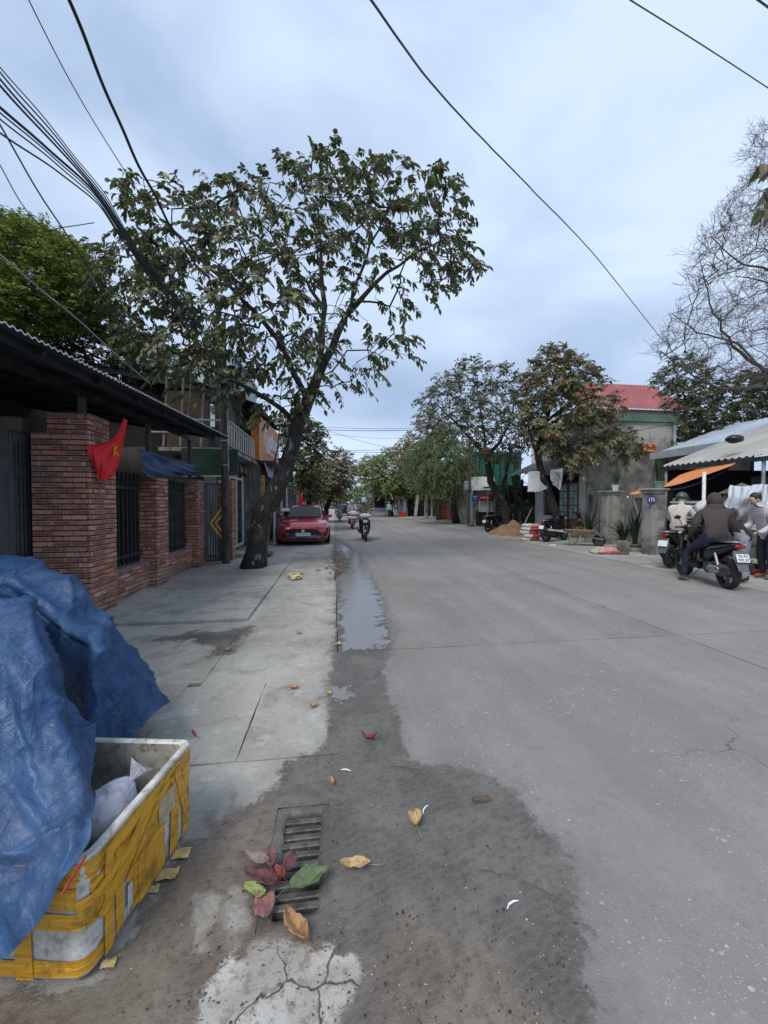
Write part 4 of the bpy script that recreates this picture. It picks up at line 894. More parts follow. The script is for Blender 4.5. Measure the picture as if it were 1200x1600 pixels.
# loose tape tails at the foot
for (px, py, s_, sd_) in ((262,1362,.055,1),(283,1330,.05,2),(240,1385,.03,3),(170,1500,.03,4)):
    p = G(px, py, .02); P = [[(p.x+(i-2)*s_*.35+.006*mno.noise(Vector((i,j,sd_))), p.y+(j-2)*s_*.22, p.z+.022*abs(mno.noise(Vector((i*.9,j*.8,sd_*4)))) - .012) for j in range(5)] for i in range(5)]
    part('tape_tail', MB().grid(P), simple('faded_tape', (.48,.36,.16), .35, 0, .3, 30), bx, smooth=True)
part('cardboard_flap', MB().grid([[side_pt(.33+i*.022, .33-j*.026, .010+.004*mno.noise(Vector((i,j,0)))) for j in range(5)] for i in range(6)]), simple('pale_tape_patch', (.50,.40,.24), .35, 0, .3, 30), bx, local=True, smooth=True)
part('side_strip', MB().grid([[side_pt(.155+i*.012, .07+j*.03, .011) for j in range(4)] for i in range(3)]), simple('bare_foam', (.5,.5,.48), .7, 0, .2, 30), bx, local=True)
# contents
def filmmat(name, col, a=.5, tr=.35):
    b = NB(name); v = b.pos(); n = b.noise(v, 14, 5, .65, 1.2); w_ = b.voro(v, 26, 'DISTANCE_TO_EDGE'); b.fin(b.mix(n, col, tuple(x*.75 for x in col)), .18, 0, b.bump(b.math('ADD', n, b.math('MULTIPLY', b.ramp(w_, 0, .14), -.16)), .9, .010), spec=.7)
    t_ = b.n('ShaderNodeBsdfTransparent'); mx = b.n('ShaderNodeMixShader'); lw = b.n('ShaderNodeLayerWeight'); lw.inputs[0].default_value = .5
    b.l(b.ramp(b.math('ADD', lw.outputs['Facing'], b.math('MULTIPLY', n, .5)), .25, 1.1, a, .95), mx.inputs[0]); b.l(t_.outputs[0], mx.inputs[1]); b.l(b.b.outputs[0], mx.inputs[2]); b.l(mx.outputs[0], b.o.inputs[0]); return b.mat
M['bag'] = filmmat('white_plastic_film', (.66,.68,.78), .42)
M['bagp'] = filmmat('clear_pink_film', (.62,.50,.50), .5)
FRb = FR[bx]
def inbox(x, y, z): return FRb @ Vector((x, y, z))
def bag(c, r, seed, lab, mat, knot, inner):
    t = thing('plastic_bag', lab, 'plastic bag', c)
    m_ = MB(); nu, nv = 40, 24; rs = []
    for i in range(nv+1):
        th = math.pi*(i+.02)/(nv+.04)-math.pi/2; ring = []
        for j in range(nu):
            a = 2*math.pi*j/nu; d = Vector((math.cos(th)*math.cos(a), math.cos(th)*math.sin(a), math.sin(th)))
            q = 1 + .10*mno.noise(d*1.6+Vector((seed,0,0))) + .07*(1-abs(mno.noise(d*3.2+Vector((seed*2,0,0)))*2.4)) + .02*mno.noise(d*9)
            pl = max(0, d.dot(knot.normalized()))**9
            q *= 1 + pl*.22
            ring.append(Vector(c)+Vector((d.x*r[0]*q, d.y*r[1]*q, d.z*r[2]*q)))
        rs.append(ring)
    m_.rings(rs, 0); part('film', m_, mat, t, smooth=True)
    k0 = Vector(c)+Vector((knot.x*r[0], knot.y*r[1], knot.z*r[2]))*1.16; kd = knot.normalized()
    tail = MB()
    for q in range(3):
        sv = kd.orthogonal().normalized(); a = q*2.1; sv = sv*math.cos(a)+kd.cross(sv)*math.sin(a)
        tail.grid([[k0 + kd*(i*.016) + sv*(i*.007*(j-1)) + Vector((0,0,.004*mno.noise(Vector((i,j,q+seed))))) for j in range(4)] for i in range(5)])
    part('knot', tail, mat, t, smooth=True)
    if inner: part('contents', MB().blob(Vector(c)+Vector((0,0,-.01)), (r[0]*.8, r[1]*.8, r[2]*.78), seed, .3), inner, t, smooth=True)
bag(inbox(-.135,.25,.325), (.10,.115,.095), 3, 'knotted white plastic bag resting inside the foam box', M['bag'], Vector((.55,.35,.8)), simple('bag_filling', (.5,.5,.56), .6))
bag(inbox(-.20,.13,.30), (.05,.055,.05), 8, 'clear pinkish plastic bag beside the tarpaulin in the foam box', M['bagp'], Vector((-.2,.4,.9)), simple('meat_scraps', (.38,.14,.09), .5, 0, .5, 40))
solo('vegetable_scrap', MB().blob(inbox(-.13,.13,.265), (.07,.03,.02), 9, .25), simple('wilted_green', (.10,.11,.05), .6, 0, .4, 30), 'wilted green vegetable end in the foam box', 'vegetable', smooth=True)
solo('vegetable_scrap', MB().blob(inbox(-.13,.075,.25), (.06,.025,.03), 12, .25), M['black'], 'dark rotten scrap at the near rim of the foam box', 'scrap', smooth=True)
solo('rubbish_layer', MB().blob(inbox(-.3,.27,.12), (.25,.17,.08), 5, .15, p=4), simple('dark_refuse', (.06,.05,.045), .9, 0, .5, 20, .6), 'dark layer of refuse in the bottom of the foam box', 'refuse', smooth=True)
# ================================================================ trees
def inpoly(x, y, poly):
    c = False; n = len(poly)
    for i in range(n):
        (x0, y0), (x1, y1) = poly[i], poly[(i+1)%n]
        if (y0 > y) != (y1 > y) and x < (x1-x0)*(y-y0)/(y1-y0)+x0: c = not c
    return c
BIG = np.array([(0,0,0),(-.27,.28,.05),(0,.30,-.02),(.27,.28,.05),(-.25,.66,.03),(0,.68,-.05),(.25,.66,.03),(0,1,-.16)])
BIGF = [(0,2,1),(0,3,2),(1,2,5,4),(2,3,6,5),(4,5,7),(5,6,7)]
SML = np.array([(0,0,0),(-.3,.5,.08),(0,.55,-.03),(.3,.5,.08),(0,1,-.1)]); SMLF = [(0,2,1),(0,3,2),(1,2,4),(2,3,4)]
def leafcloud(L_, tpl, tf):
    """L_: list of (origin, direction, normal, length, width) -> verts, faces"""
    n = len(L_); O = np.array([l[0] for l in L_]); Dv = np.array([l[1] for l in L_]); Nv = np.array([l[2] for l in L_])
    ln = np.array([l[3] for l in L_])[:,None]; wd = np.array([l[4] for l in L_])[:,None]
    Dv /= np.linalg.norm(Dv, axis=1, keepdims=True)+1e-9; S = np.cross(Dv, Nv); S /= np.linalg.norm(S, axis=1, keepdims=True)+1e-9; Nn = np.cross(S, Dv)
    V = O[:,None,:] + tpl[None,:,0:1]*S[:,None,:]*wd[:,None,:] + tpl[None,:,1:2]*Dv[:,None,:]*ln[:,None,:] + tpl[None,:,2:3]*Nn[:,None,:]*ln[:,None,:]
    k = len(tpl); V = V.reshape(-1,3).tolist(); F_ = [tuple(i*k+q for q in f) for i in range(n) for f in tf]; return V, F_
def make_tree(name, label, cat, skel, clusters, leaf, mats, group=None, seed=1, rtip=.006, bark='bark', nleafobj=0, twigs=True, pw=.47):
    """skel: list of polylines of (Vector, radius), the first one is the trunk. leaf: dict or None"""
    rg = random.Random(seed); base = skel[0][0][0]
    t = thing(name, label, cat, (base.x, base.y, 0), 0, group)
    nodes = []; par = []; fixed = []
    for si, pl in enumerate(skel):
        pts = []
        for i in range(len(pl)-1):
            nsub = max(2, int((pl[i+1][0]-pl[i][0]).length/.3))
            for k in range(nsub): pts.append((pl[i][0].lerp(pl[i+1][0], k/nsub), pl[i][1]+(pl[i+1][1]-pl[i][1])*k/nsub))
        pts.append(pl[-1])
        prev = -1
        if si > 0:
            dd = [(nodes[q]-pts[0][0]).length for q in range(len(nodes))]; prev = dd.index(min(dd))
        for j, (p, r_) in enumerate(pts):
            w_ = .05 if j not in (0, len(pts)-1) else 0
            nodes.append(p + Vector((rg.uniform(-w_,w_), rg.uniform(-w_,w_), 0))*(.6 if si == 0 else 1)); par.append(prev); fixed.append(r_); prev = len(nodes)-1
    nfix = len(nodes); child = {}
    cl = sorted(clusters, key=lambda c: min((c-nodes[q]).length for q in range(0, nfix, 2)))
    NA = np.array([list(n) for n in nodes]); tips = []
    t0 = max(1, int(len(nodes)*.0)); zmin = skel[0][-1][0].z*.35
    for c in cl:
        ca_ = np.array(list(c)); d = np.linalg.norm(NA-ca_, axis=1) + .35*np.maximum(0, NA[:,2]-ca_[2]) + np.where(NA[:,2] < zmin, 2.5, 0)
        k = int(np.argmin(d)); a = nodes[k]; L_ = (c-a).length; ns = max(2, int(L_/.22)); prev = k; new = []
        side = Vector((rg.uniform(-1,1), rg.uniform(-1,1), rg.uniform(-.2,.6)))*L_*.12
        for j in range(1, ns+1):
            u = j/ns; p = a.lerp(c, u) + side*math.sin(math.pi*u) + Vector((rg.uniform(-1,1), rg.uniform(-1,1), rg.uniform(-1,1)))*.015
            nodes.append(p); par.append(prev); fixed.append(None); prev = len(nodes)-1; new.append(list(p))
        NA = np.vstack([NA, np.array(new)]); tips.append((prev, c, (c-nodes[par[prev]]).normalized()))
    cnt = [0]*len(nodes)
    for (k, _, _) in tips:
        while k >= 0: cnt[k] += 1; k = par[k]
    rad = [rtip*max(1, cnt[i])**pw for i in range(len(nodes))]
    for i in range(nfix):
        if fixed[i] is not None: rad[i] = fixed[i]
    kids = {}
    for i, p in enumerate(par): kids.setdefault(p, []).append(i)
    # trunk mesh and limb chains
    n0 = 0
    for i in range(len(nodes)):
        if par[i] == i-1 and i < nfix: n0 = i
        if i+1 < nfix and par[i+1] != i: break
    tm = MB(); K = list(range(0, n0+1)); pts = [nodes[i] for i in K]; rr_ = [rad[i] for i in K]
    nr = 16
    tm.tube(pts, rr_, nr)
    for q in range(len(tm.v)):
        v = Vector(tm.v[q]); i = q//nr; c0 = pts[min(i, len(pts)-1)]; d = v-c0; s = 1+.16*mno.noise(v*2.3)+.07*mno.noise(v*7)+(.25*max(0, 1-(v.z/.45)) if v.z < .45 else 0)*(1+.6*math.sin(5*math.atan2(d.y, d.x))); tm.v[q] = tuple(c0+d*s)
    part('trunk', tm, M[bark], t, smooth=True)
    bmesh_ = MB(); done = set(K)
    def chain(s):
        stack = [s]
        while stack:
            i = stack.pop(); ch = [par[i]] if par[i] >= 0 else []; cur = i
            while True:
                ch.append(cur); done.add(cur); ks = [q for q in kids.get(cur, []) if q not in done]
                if not ks: break
                ks.sort(key=lambda q: -rad[q]); cur = ks[0]; stack.extend(ks[1:])
            rr = [rad[q] for q in ch]
            if len(rr) > 1: rr[0] = min(rr[0], rr[1]*1.25)
            bmesh_.tube([nodes[q] for q in ch], rr, 7 if max(rr) > .03 else 4 if max(rr) > .012 else 3, 0, False)
    for i in range(len(nodes)):
        if i not in done and (par[i] in done or par[i] < 0): chain(i)
    part('branches', bmesh_, M[bark] if leaf else M['twig'], t, smooth=True)
    if not leaf:
        fine = MB()
        for (k, c, dr) in tips:
            for q in range(5):
                a = nodes[par[k]] if q % 2 else nodes[k]; d = (dr + Vector((rg.uniform(-1,1), rg.uniform(-1,1), rg.uniform(-.6,.9)))*.9).normalized(); Lq = rg.uniform(.22,.6)
                b1 = a + d*Lq*.5 + Vector((0,0,rg.uniform(-.03,.05))); b2 = b1 + (d+Vector((rg.uniform(-.4,.4), rg.uniform(-.4,.4), rg.uniform(-.2,.5)))).normalized()*Lq*.5
                fine.tube([a, b1, b2], [.0042,.0036,.0025], 3, 0, False)
                d2 = (d + Vector((rg.uniform(-1,1), rg.uniform(-1,1), rg.uniform(-.5,.8)))).normalized(); fine.tube([b1, b1+d2*Lq*.4], [.0034,.0024], 3, 0, False)
        part('twigs', fine, M['twig'], t, kind='stuff'); return t
    LV_ = []; tw = MB(); center = sum((c for c in clusters), Vector())/len(clusters)
    for (k, c, dr) in tips:
        for s_ in range(leaf['sprays']):
            o = (c-center); o.z *= .5; o = o.normalized() if o.length > .01 else Vector((0,0,1))
            d = (dr*.5 + o*.6 + Vector((rg.uniform(-1,1), rg.uniform(-1,1), rg.uniform(-.5,.9)))*leaf.get('spread', .9)).normalized(); st_ = nodes[k] + Vector((rg.uniform(-1,1), rg.uniform(-1,1), rg.uniform(-1,1)))*leaf.get('jit', .05)
            Lt = leaf['twig']*rg.uniform(.6,1.25); nl = max(3, int(leaf['n']*rg.uniform(.6,1.2))); pts = []
            for q in range(5): u = q/4; pts.append(st_ + d*Lt*u + Vector((0,0,-leaf.get('sag', .35)*Lt*u*u)))
            if twigs: tw.tube(pts, [.006,.005,.004,.003,.002] if leaf['len'] > .12 else [.005,.004,.003,.002,.002], 3, 0, False)
            for q in range(nl):
                u = .2+.8*(q+rg.random())/nl; x = u*4; i0 = min(3, int(x)); p = pts[i0].lerp(pts[i0+1], x-i0)
                sd = d.cross(Vector((0,0,1))); sd = sd.normalized() if sd.length > .05 else Vector((1,0,0))
                sg = 1 if q % 2 else -1
                ld = d*rg.uniform(.2,.8) + sd*sg*rg.uniform(.3,1.0) + Vector((rg.uniform(-.25,.25), rg.uniform(-.25,.25), -leaf['droop']*rg.uniform(.3,1.3)))
                nv = Vector((rg.uniform(-.5,.5), rg.uniform(-.5,.5), 1.0)) + o*.4
                ll = leaf['len']*rg.uniform(.6,1.2); LV_.append((tuple(p), tuple(ld), tuple(nv), ll, ll*leaf['w']*rg.uniform(.8,1.2)))
    if nleafobj:
        camp = Vector((0,0,CAMH)); LV_.sort(key=lambda l: (Vector(l[0])-camp).length/l[3]); near = LV_[:nleafobj]; LV_ = LV_[nleafobj:]
        for q in range(nleafobj//60*0, len(near)): pass
        mes = []
        for m_ in mats:
            mb = MB().add([(v[0], v[1], v[2]) for v in BIG.tolist()], BIGF); me = mb.mesh('leaf', m_, None, True); mes.append(me)
        for l in near:
            dv = Vector(l[1]).normalized(); s_ = dv.cross(Vector(l[2])).normalized(); nn = s_.cross(dv)
            Mx = Matrix(((s_.x*l[4], dv.x*l[3], nn.x*l[3], l[0][0]-base.x), (s_.y*l[4], dv.y*l[3], nn.y*l[3], l[0][1]-base.y), (s_.z*l[4], dv.z*l[3], nn.z*l[3], l[0][2]), (0,0,0,1)))
            lo = bpy.data.objects.new('leaf', rg.choices(mes, weights=leaf.get('wts', [1]*len(mes)))[0]); COL.objects.link(lo); lo.parent = t; lo.matrix_local = Mx
    tpl, tf = (BIG, BIGF) if leaf.get('big') else (SML, SMLF)
    V, F_ = leafcloud(LV_, tpl, tf); cm = MB(); cm.v = V; cm.f = F_
    nf = len(tf); wts = leaf.get('wts', [1]*len(mats))
    pk = rg.choices(range(len(mats)), weights=wts, k=len(LV_)); cm.m = [pk[i//nf] for i in range(len(F_))]
    part('crown', cm, mats, t, kind='stuff', smooth=bool(leaf.get('big')))
    if tw.v: part('twigs', tw, M[bark], t, kind='stuff')
    return t
def sample_poly(poly, n, Y, depth, seed, mind=.28, dens=None, squash=1.0):
    rg = random.Random(seed); xs = [p[0] for p in poly]; ys = [p[1] for p in poly]; cx, cy = sum(xs)/len(xs), sum(ys)/len(ys)
    rx, ry = (max(xs)-min(xs))/2, (max(ys)-min(ys))/2; outp = []; tries = 0
    while len(outp) < n and tries < n*60:
        tries += 1; x, y = rg.uniform(min(xs), max(xs)), rg.uniform(min(ys), max(ys))
        if not inpoly(x, y, poly): continue
        if dens and rg.random() > dens(x, y): continue
        r2 = min(1, ((x-cx)/rx)**2+((y-cy)/ry)**2); q = depth*math.sqrt(max(.04, 1-r2*.9)); p = AY(x, y, Y+rg.uniform(-q, q)) if Y else None
        if mind and any((p-o).length < mind for o in outp[-400:]): continue
        outp.append(p)
    return outp
def SK(Y, pts): return [(AY(x, y, Y+dy), r_) for (x, y, r_, dy) in pts]
LG = [leafmat('leaf_dark_green', (.058,.076,.028), (.082,.104,.038)), leafmat('leaf_green', (.084,.112,.038), (.122,.152,.052)), leafmat('leaf_brownish', (0.123,0.102,0.065), (0.189,0.138,0.087)), leafmat('leaf_yellow_green', (0.189,0.246,0.065), (0.275,0.304,0.087)),
      leafmat('leaf_grey_green', (0.087,0.102,0.080), (0.145,0.160,0.131))]
# hero tree
def hd(x, y):
    d = 1.0
    if 545 < x < 660 and 420 < y < 520: d = .12
    if 490 < x < 560 and 440 < y < 560: d = .35
    if y > 560 and x > 500: d = .35
    if x > 620 and y > 470: d = .45
    if x < 200 and y < 420: d = .7
    if 160 < x < 330 and y < 300: d = .8
    if ((x*.7+y*1.3) % 97) < 22: d *= .25      # loose gaps between the sprays
    if ((x*1.2-y*.6) % 113) < 20: d *= .4
    return d
HP = [(185,300),(198,262),(225,258),(262,296),(330,282),(380,268),(420,262),(448,238),(480,226),(525,222),(560,240),(600,238),(640,252),(690,258),(722,285),(730,330),(742,380),(750,425),(725,445),(690,430),(712,480),(700,500),(660,490),(668,540),(640,580),(600,600),(570,585),(555,640),(520,610),(480,640),(430,650),(380,632),(330,610),(290,620),(250,590),(215,560),(180,520),(150,470),(125,420),(112,385),(140,362),(175,380),(200,340)]
HP = [(452+(x-452)*.955, 430+(y-430)*.965) for x, y in HP]
hero = [SK(9.2, [(395,893,.25,0),(404,840,.225,0),(415,795,.24,0),(428,770,.22,0),(442,742,.195,0),(456,700,.165,0),(466,665,.155,0),(480,628,.135,0),(495,592,.12,0),(508,562,.105,.05)]),
        SK(9.2, [(508,562,.10,.05),(524,528,.085,.1),(542,492,.07,.2),(585,440,.045,.3),(640,400,.028,.3),(690,375,.015,.3)]),
        SK(9.2, [(497,590,.08,0),(504,540,.07,-.2),(505,480,.06,-.3),(500,420,.045,-.4),(498,360,.025,-.4),(500,300,.012,-.4)]),
        SK(9.2, [(480,628,.07,0),(452,560,.06,-.5),(410,500,.05,-.8),(350,440,.035,-1.0),(290,380,.02,-1.1),(230,320,.012,-1.1)]),
        SK(9.2, [(466,665,.06,0),(440,640,.055,-.3),(400,612,.048,-.5),(350,588,.035,-.8),(290,560,.02,-1.0),(220,520,.012,-1.2)]),
        SK(9.2, [(505,480,.045,-.3),(470,430,.035,.3),(430,380,.025,.6),(390,320,.015,.8)]),
        SK(9.2, [(542,492,.05,.2),(560,430,.035,0),(590,360,.022,-.3),(620,300,.012,-.4)]),
        SK(9.2, [(424,770,.05,-.1),(431,700,.014,-.3),(437,650,.012,-.3),(441,600,.010,-.3)])]
cl = sample_poly(HP, 640, 9.2, 2.3, 11, .26, hd)
make_tree('street_tree', 'large leaning street tree with drooping broad leaves growing from the left pavement', 'tree', hero, cl,
          dict(sprays=2, twig=.46, n=14, len=.158, w=.40*2, droop=.8, sag=.5, big=True, wts=[4,3,1.6,.5,1.4]), LG, seed=3, nleafobj=300)
# brown leaved tree on the right pavement
LB = [leafmat('leaf_rust', (0.189,0.102,0.051), (0.290,0.160,0.072)), leafmat('leaf_olive', (0.087,0.102,0.043), (0.145,0.145,0.058)), leafmat('leaf_mauve_brown', (0.203,0.145,0.109), (0.290,0.217,0.160)), LG[1]]
DP = [(812,640),(820,600),(838,562),(862,536),(885,545),(910,560),(938,590),(930,620),(950,618),(975,632),(960,650),(935,655),(920,668),(975,672),(1000,690),(1003,708),(975,712),(940,705),(915,712),(900,735),(880,722),(860,700),(848,712),(835,690),(815,672)]
make_tree('street_tree', 'rusty brown leaved tree in front of the grey gable house', 'tree',
    [SK(15.2, [(876,828,.20,0),(868,800,.19,0),(858,775,.17,0),(848,748,.16,0),(842,715,.14,0),(845,685,.12,0),(853,660,.10,0)]), SK(15.2, [(853,660,.09,0),(862,620,.06,0),(868,575,.03,0)]), SK(15.2, [(846,700,.08,0),(890,695,.05,-.6),(950,690,.03,-1),(990,695,.015,-1.2)]), SK(15.2, [(848,745,.07,0),(835,700,.05,.3),(825,660,.03,.4)]), SK(15.2,[(853,660,.07,0),(890,630,.05,-.3),(930,620,.03,-.5)])],
    sample_poly(DP, 330, 15.2, 2.0, 12, .26, lambda x, y: .35 if ((x*.9+y*1.1) % 53) < 12 else 1), dict(sprays=5, twig=.42, n=9, len=.19, jit=.12, w=.75, droop=.7, sag=.4, big=True, wts=[2,4,2.4,4]), LB, group='street trees on the right side', seed=5)
# dark green tree
CP = [(652,632),(668,600),(700,588),(738,556),(765,572),(800,580),(822,600),(830,640),(822,690),(800,720),(770,712),(740,700),(700,690),(672,660),(655,650)]
LC = [LG[0], LG[1], leafmat('leaf_deep', (0.026,0.049,0.023), (0.043,0.072,0.032)), LG[2]]
make_tree('street_tree', 'dark green tree with a bent trunk by the row of parked motorbikes', 'tree',
    [SK(19, [(797,836,.22,0),(792,815,.21,0),(787,790,.2,0),(776,772,.19,0),(767,752,.18,0),(763,730,.17,0),(760,715,.15,0)]), SK(19, [(760,715,.11,0),(740,690,.08,0),(712,660,.05,0),(680,630,.03,0)]), SK(19, [(760,715,.12,0),(782,690,.08,0),(800,650,.05,0),(805,610,.03,0)]), SK(19, [(787,790,.12,.4),(785,760,.10,.6),(792,735,.08,.8),(800,700,.05,1)]), SK(19, [(762,720,.08,0),(755,670,.05,0),(745,610,.03,0)])],
    sample_poly(CP, 360, 19, 2.8, 13, .33, lambda x, y: .3 if ((x*1.1+y*.8) % 61) < 14 else 1), dict(sprays=4, twig=.5, n=9, len=.19, jit=.15, w=.75, droop=.5, sag=.3, wts=[2,3,1,2.2]), LC, group='street trees on the right side', seed=6)
# fine leaved tree
BP = [(648,700),(665,688),(690,672),(715,690),(735,705),(738,740),(722,770),(700,778),(672,765),(650,745),(640,720)]
LF = [leafmat('leaf_fine_green', (0.080,0.131,0.036), (0.123,0.189,0.058)), LG[1], LG[0]]
make_tree('street_tree', 'fine leaved green tree with hanging foliage beside the red brown pillar', 'tree',
    [SK(28, [(714,822,.26,0),(710,800,.24,0),(708,775,.2,0),(706,750,.15,0),(702,720,.1,0)]), SK(28, [(706,755,.1,0),(680,735,.06,0),(660,720,.03,0)])],
    sample_poly(BP, 230, 28, 3, 14, .35), dict(sprays=9, twig=.8, n=16, len=.17, jit=.3, w=.6, droop=1.4, sag=1.0, wts=[3,2,1]), LF, group='street trees on the right side', seed=7)
BP2 = [(655,650),(672,640),(690,660),(700,690),(690,712),(668,715),(650,735),(625,740),(612,710),(628,690),(645,675)]
make_tree('street_tree', 'sparse brown tipped tree behind the leaning white post', 'tree', [SK(34, [(686,812,.2,0),(684,780,.17,0),(678,740,.13,0),(672,700,.08,0)])], sample_poly(BP2, 170, 34, 3, 15, .4), dict(sprays=4, twig=.6, n=9, len=.26, jit=.2, w=.8, droop=.6, wts=[2,3,3,1]), LB, group='street trees on the right side', seed=8)
AP = [(562,725),(585,712),(615,705),(640,700),(665,722),(660,750),(640,775),(612,772),(590,768),(572,752),(560,740)]
LA = [leafmat('leaf_light_green', (0.160,0.246,0.058), (0.232,0.319,0.087)), LG[1], LB[2], LG[3]]
make_tree('street_tree', 'wide light green tree leaning over the road behind the food cart', 'tree', [SK(46, [(612,806,.28,0),(610,790,.24,0),(606,770,.2,0),(600,745,.14,0)]), SK(46, [(610,790,.2,0),(620,765,.15,0),(628,735,.1,0)])], sample_poly(AP, 280, 46, 4.5, 16, .5), dict(sprays=7, twig=.9, n=13, len=.30, jit=.4, w=.8, droop=.4, wts=[4,3,1.2,1]), LA, group='street trees on the right side', seed=9)
AP2 = [(590,755),(575,762),(585,782),(610,790),(640,785),(650,768),(625,752)]
make_tree('street_tree', 'low reddish brown tree deep under the light green one', 'tree', [SK(60, [(598,800,.22,0),(600,785,.2,0),(605,770,.15,0)])], sample_poly(AP2, 110, 60, 4, 17, .5), dict(sprays=7, twig=.8, n=12, len=.34, jit=.4, w=.8, droop=.4, wts=[3,1,3,1]), [leafmat('leaf_red', (0.290,0.087,0.058), (0.232,0.131,0.072)), LB[1], LB[2], LG[1]], group='street trees on the right side', seed=10)
# left trees beyond the car
LP1 = [(492,722),(505,708),(530,704),(548,715),(555,735),(545,758),(530,768),(515,775),(497,778),(480,770),(470,745),(478,728)]
make_tree('street_tree', 'brownish tree with a curved dark trunk behind the red car', 'tree', [SK(31, [(508,812,.22,0),(510,795,.2,0),(517,780,.18,0),(520,762,.15,0),(519,745,.1,0)]), SK(31, [(520,765,.1,0),(505,745,.06,0),(498,730,.03,0)])], sample_poly(LP1, 240, 31, 2.4, 18, .34), dict(sprays=6, twig=.55, n=10, len=.23, jit=.2, w=.8, droop=.5, wts=[2,3,3,1.5]), LB, group='street trees on the left side', seed=11)
LP2 = [(440,640),(470,650),(500,665),(505,700),(495,725),(500,760),(480,778),(462,760),(468,720),(452,700),(430,690),(425,660)]
make_tree('street_tree', 'sparse tree right behind the leaning trunk, over the grey awning', 'tree', [SK(21, [(486,815,.15,0),(484,790,.14,0),(486,760,.12,0),(488,730,.09,0),(492,695,.05,0)]), SK(21, [(487,745,.07,0),(470,715,.05,0),(455,685,.03,0)])], sample_poly(LP2, 190, 21, 1.6, 19, .3), dict(sprays=5, twig=.45, n=9, len=.2, w=.8, droop=.6, jit=.12, wts=[3,3,1,1]), LC, group='street trees on the left side', seed=12)
# fine green tree behind the canopy on the left
HT = [(-120,380),(-60,350),(0,342),(45,352),(90,380),(120,395),(150,425),(160,470),(140,500),(90,520),(40,520),(-20,510),(-120,500)]
LH = [leafmat('leaf_moss_green', (0.102,0.160,0.026), (0.160,0.232,0.036)), leafmat('leaf_olive_yellow', (0.217,0.275,0.043), (0.290,0.348,0.058)), LG[0]]
make_tree('garden_tree', 'dense yellow green garden tree standing behind the tin canopy', 'tree', [SK(10.5, [(60,760,.2,0),(62,680,.17,0),(65,600,.14,0),(68,540,.1,0)]), SK(10.5, [(65,600,.1,0),(30,540,.07,0),(-20,480,.04,0)])], sample_poly(HT, 430, 10.5, 1.7, 20, .24), dict(sprays=9, twig=.36, n=16, len=.10, jit=.15, w=.8, droop=.25, sag=.1, wts=[4,3,2]), LH, seed=13)
HT2 = [(-40,470),(60,500),(150,470),(200,500),(250,560),(290,600),(300,660),(240,690),(150,640),(60,560),(-20,520)]
make_tree('garden_tree', 'dark shaded tree filling the gap between canopy and street tree', 'tree', [SK(13, [(150,780,.2,0),(150,700,.17,0),(148,620,.13,0),(150,570,.09,0)]), SK(13, [(148,640,.1,0),(200,600,.06,0),(250,590,.03,0)]), SK(13, [(148,620,.1,0),(100,560,.06,0),(60,530,.03,0)])], sample_poly(HT2, 330, 13, 2.0, 21, .3, lambda x, y: .35 if ((x+y*1.3) % 71) < 18 else 1), dict(sprays=6, twig=.45, n=12, len=.16, jit=.15, w=.8, droop=.5, wts=[3,2,2,.6]), LC, seed=14)
HT3 = [(-20,345),(0,338),(30,345),(45,370),(20,385),(-20,385)]
make_tree('garden_tree', 'thin grey green tree top rising behind the yellow green one', 'tree', [SK(14, [(10,700,.1,0),(12,550,.08,0),(15,420,.05,0),(16,370,.02,0)])], sample_poly(HT3, 50, 14, .8, 22, .2), dict(sprays=5, twig=.35, n=10, len=.12, w=.7, droop=.3, wts=[1,1,1,0,3]), LG, seed=15)
# dark tree behind the shed, right
EP = [(1030,590),(1040,568),(1075,558),(1100,566),(1115,590),(1160,585),(1215,580),(1260,600),(1260,660),(1180,675),(1150,700),(1100,712),(1052,722),(1050,690),(1062,650),(1040,620)]
make_tree('garden_tree', 'dark leafy tree between the grey gable house and the tin shed', 'tree', [SK(17, [(1102,790,.2,0),(1102,740,.17,0),(1106,690,.13,0),(1104,640,.09,0)]), SK(17, [(1106,700,.08,0),(1140,650,.05,0),(1180,620,.03,0)]), SK(17, [(1104,660,.08,0),(1075,630,.05,0),(1060,600,.03,0)])], sample_poly(EP, 420, 17, 2.0, 23, .3, lambda x, y: .25 if ((x*1.2+y*.9) % 47) < 13 else 1), dict(sprays=6, twig=.45, n=11, len=.18, jit=.18, w=.8, droop=.5, wts=[3,2.5,2,2]), LC, seed=16)
# big bare tree reaching in from the right
NP = [(1055,480),(1075,440),(1078,400),(1098,370),(1110,345),(1130,330),(1140,300),(1165,280),(1165,215),(1200,190),(1330,180),(1330,600),(1180,600),(1100,590),(1050,560),(1030,570),(1020,545),(1040,510)]
bare = [SK(11, [(1420,900,.26,0),(1400,800,.24,0),(1350,700,.2,0),(1290,630,.17,0),(1230,597,.13,0)]), SK(11, [(1230,597,.10,0),(1185,572,.075,0),(1145,540,.055,0),(1115,490,.035,0),(1100,440,.02,0),(1092,400,.012,0)]),
        SK(11, [(1260,610,.10,0),(1200,604,.07,-.3),(1130,608,.055,-.5),(1085,590,.035,-.6),(1045,560,.018,-.6)]), SK(11, [(1185,572,.055,0),(1150,535,.04,.4),(1090,520,.03,.6),(1050,490,.015,.7)]), SK(11, [(1290,630,.12,0),(1280,540,.09,0),(1230,450,.06,0),(1200,420,.05,0),(1150,410,.03,0),(1110,370,.015,0)]),
        SK(11, [(1280,540,.08,0),(1300,400,.06,0),(1260,300,.04,0),(1210,230,.02,0)]), SK(11, [(1230,450,.05,0),(1200,440,.035,.5),(1150,432,.02,.6)])]
bare = [[(p, r_*.72) for p, r_ in pl] for pl in bare]
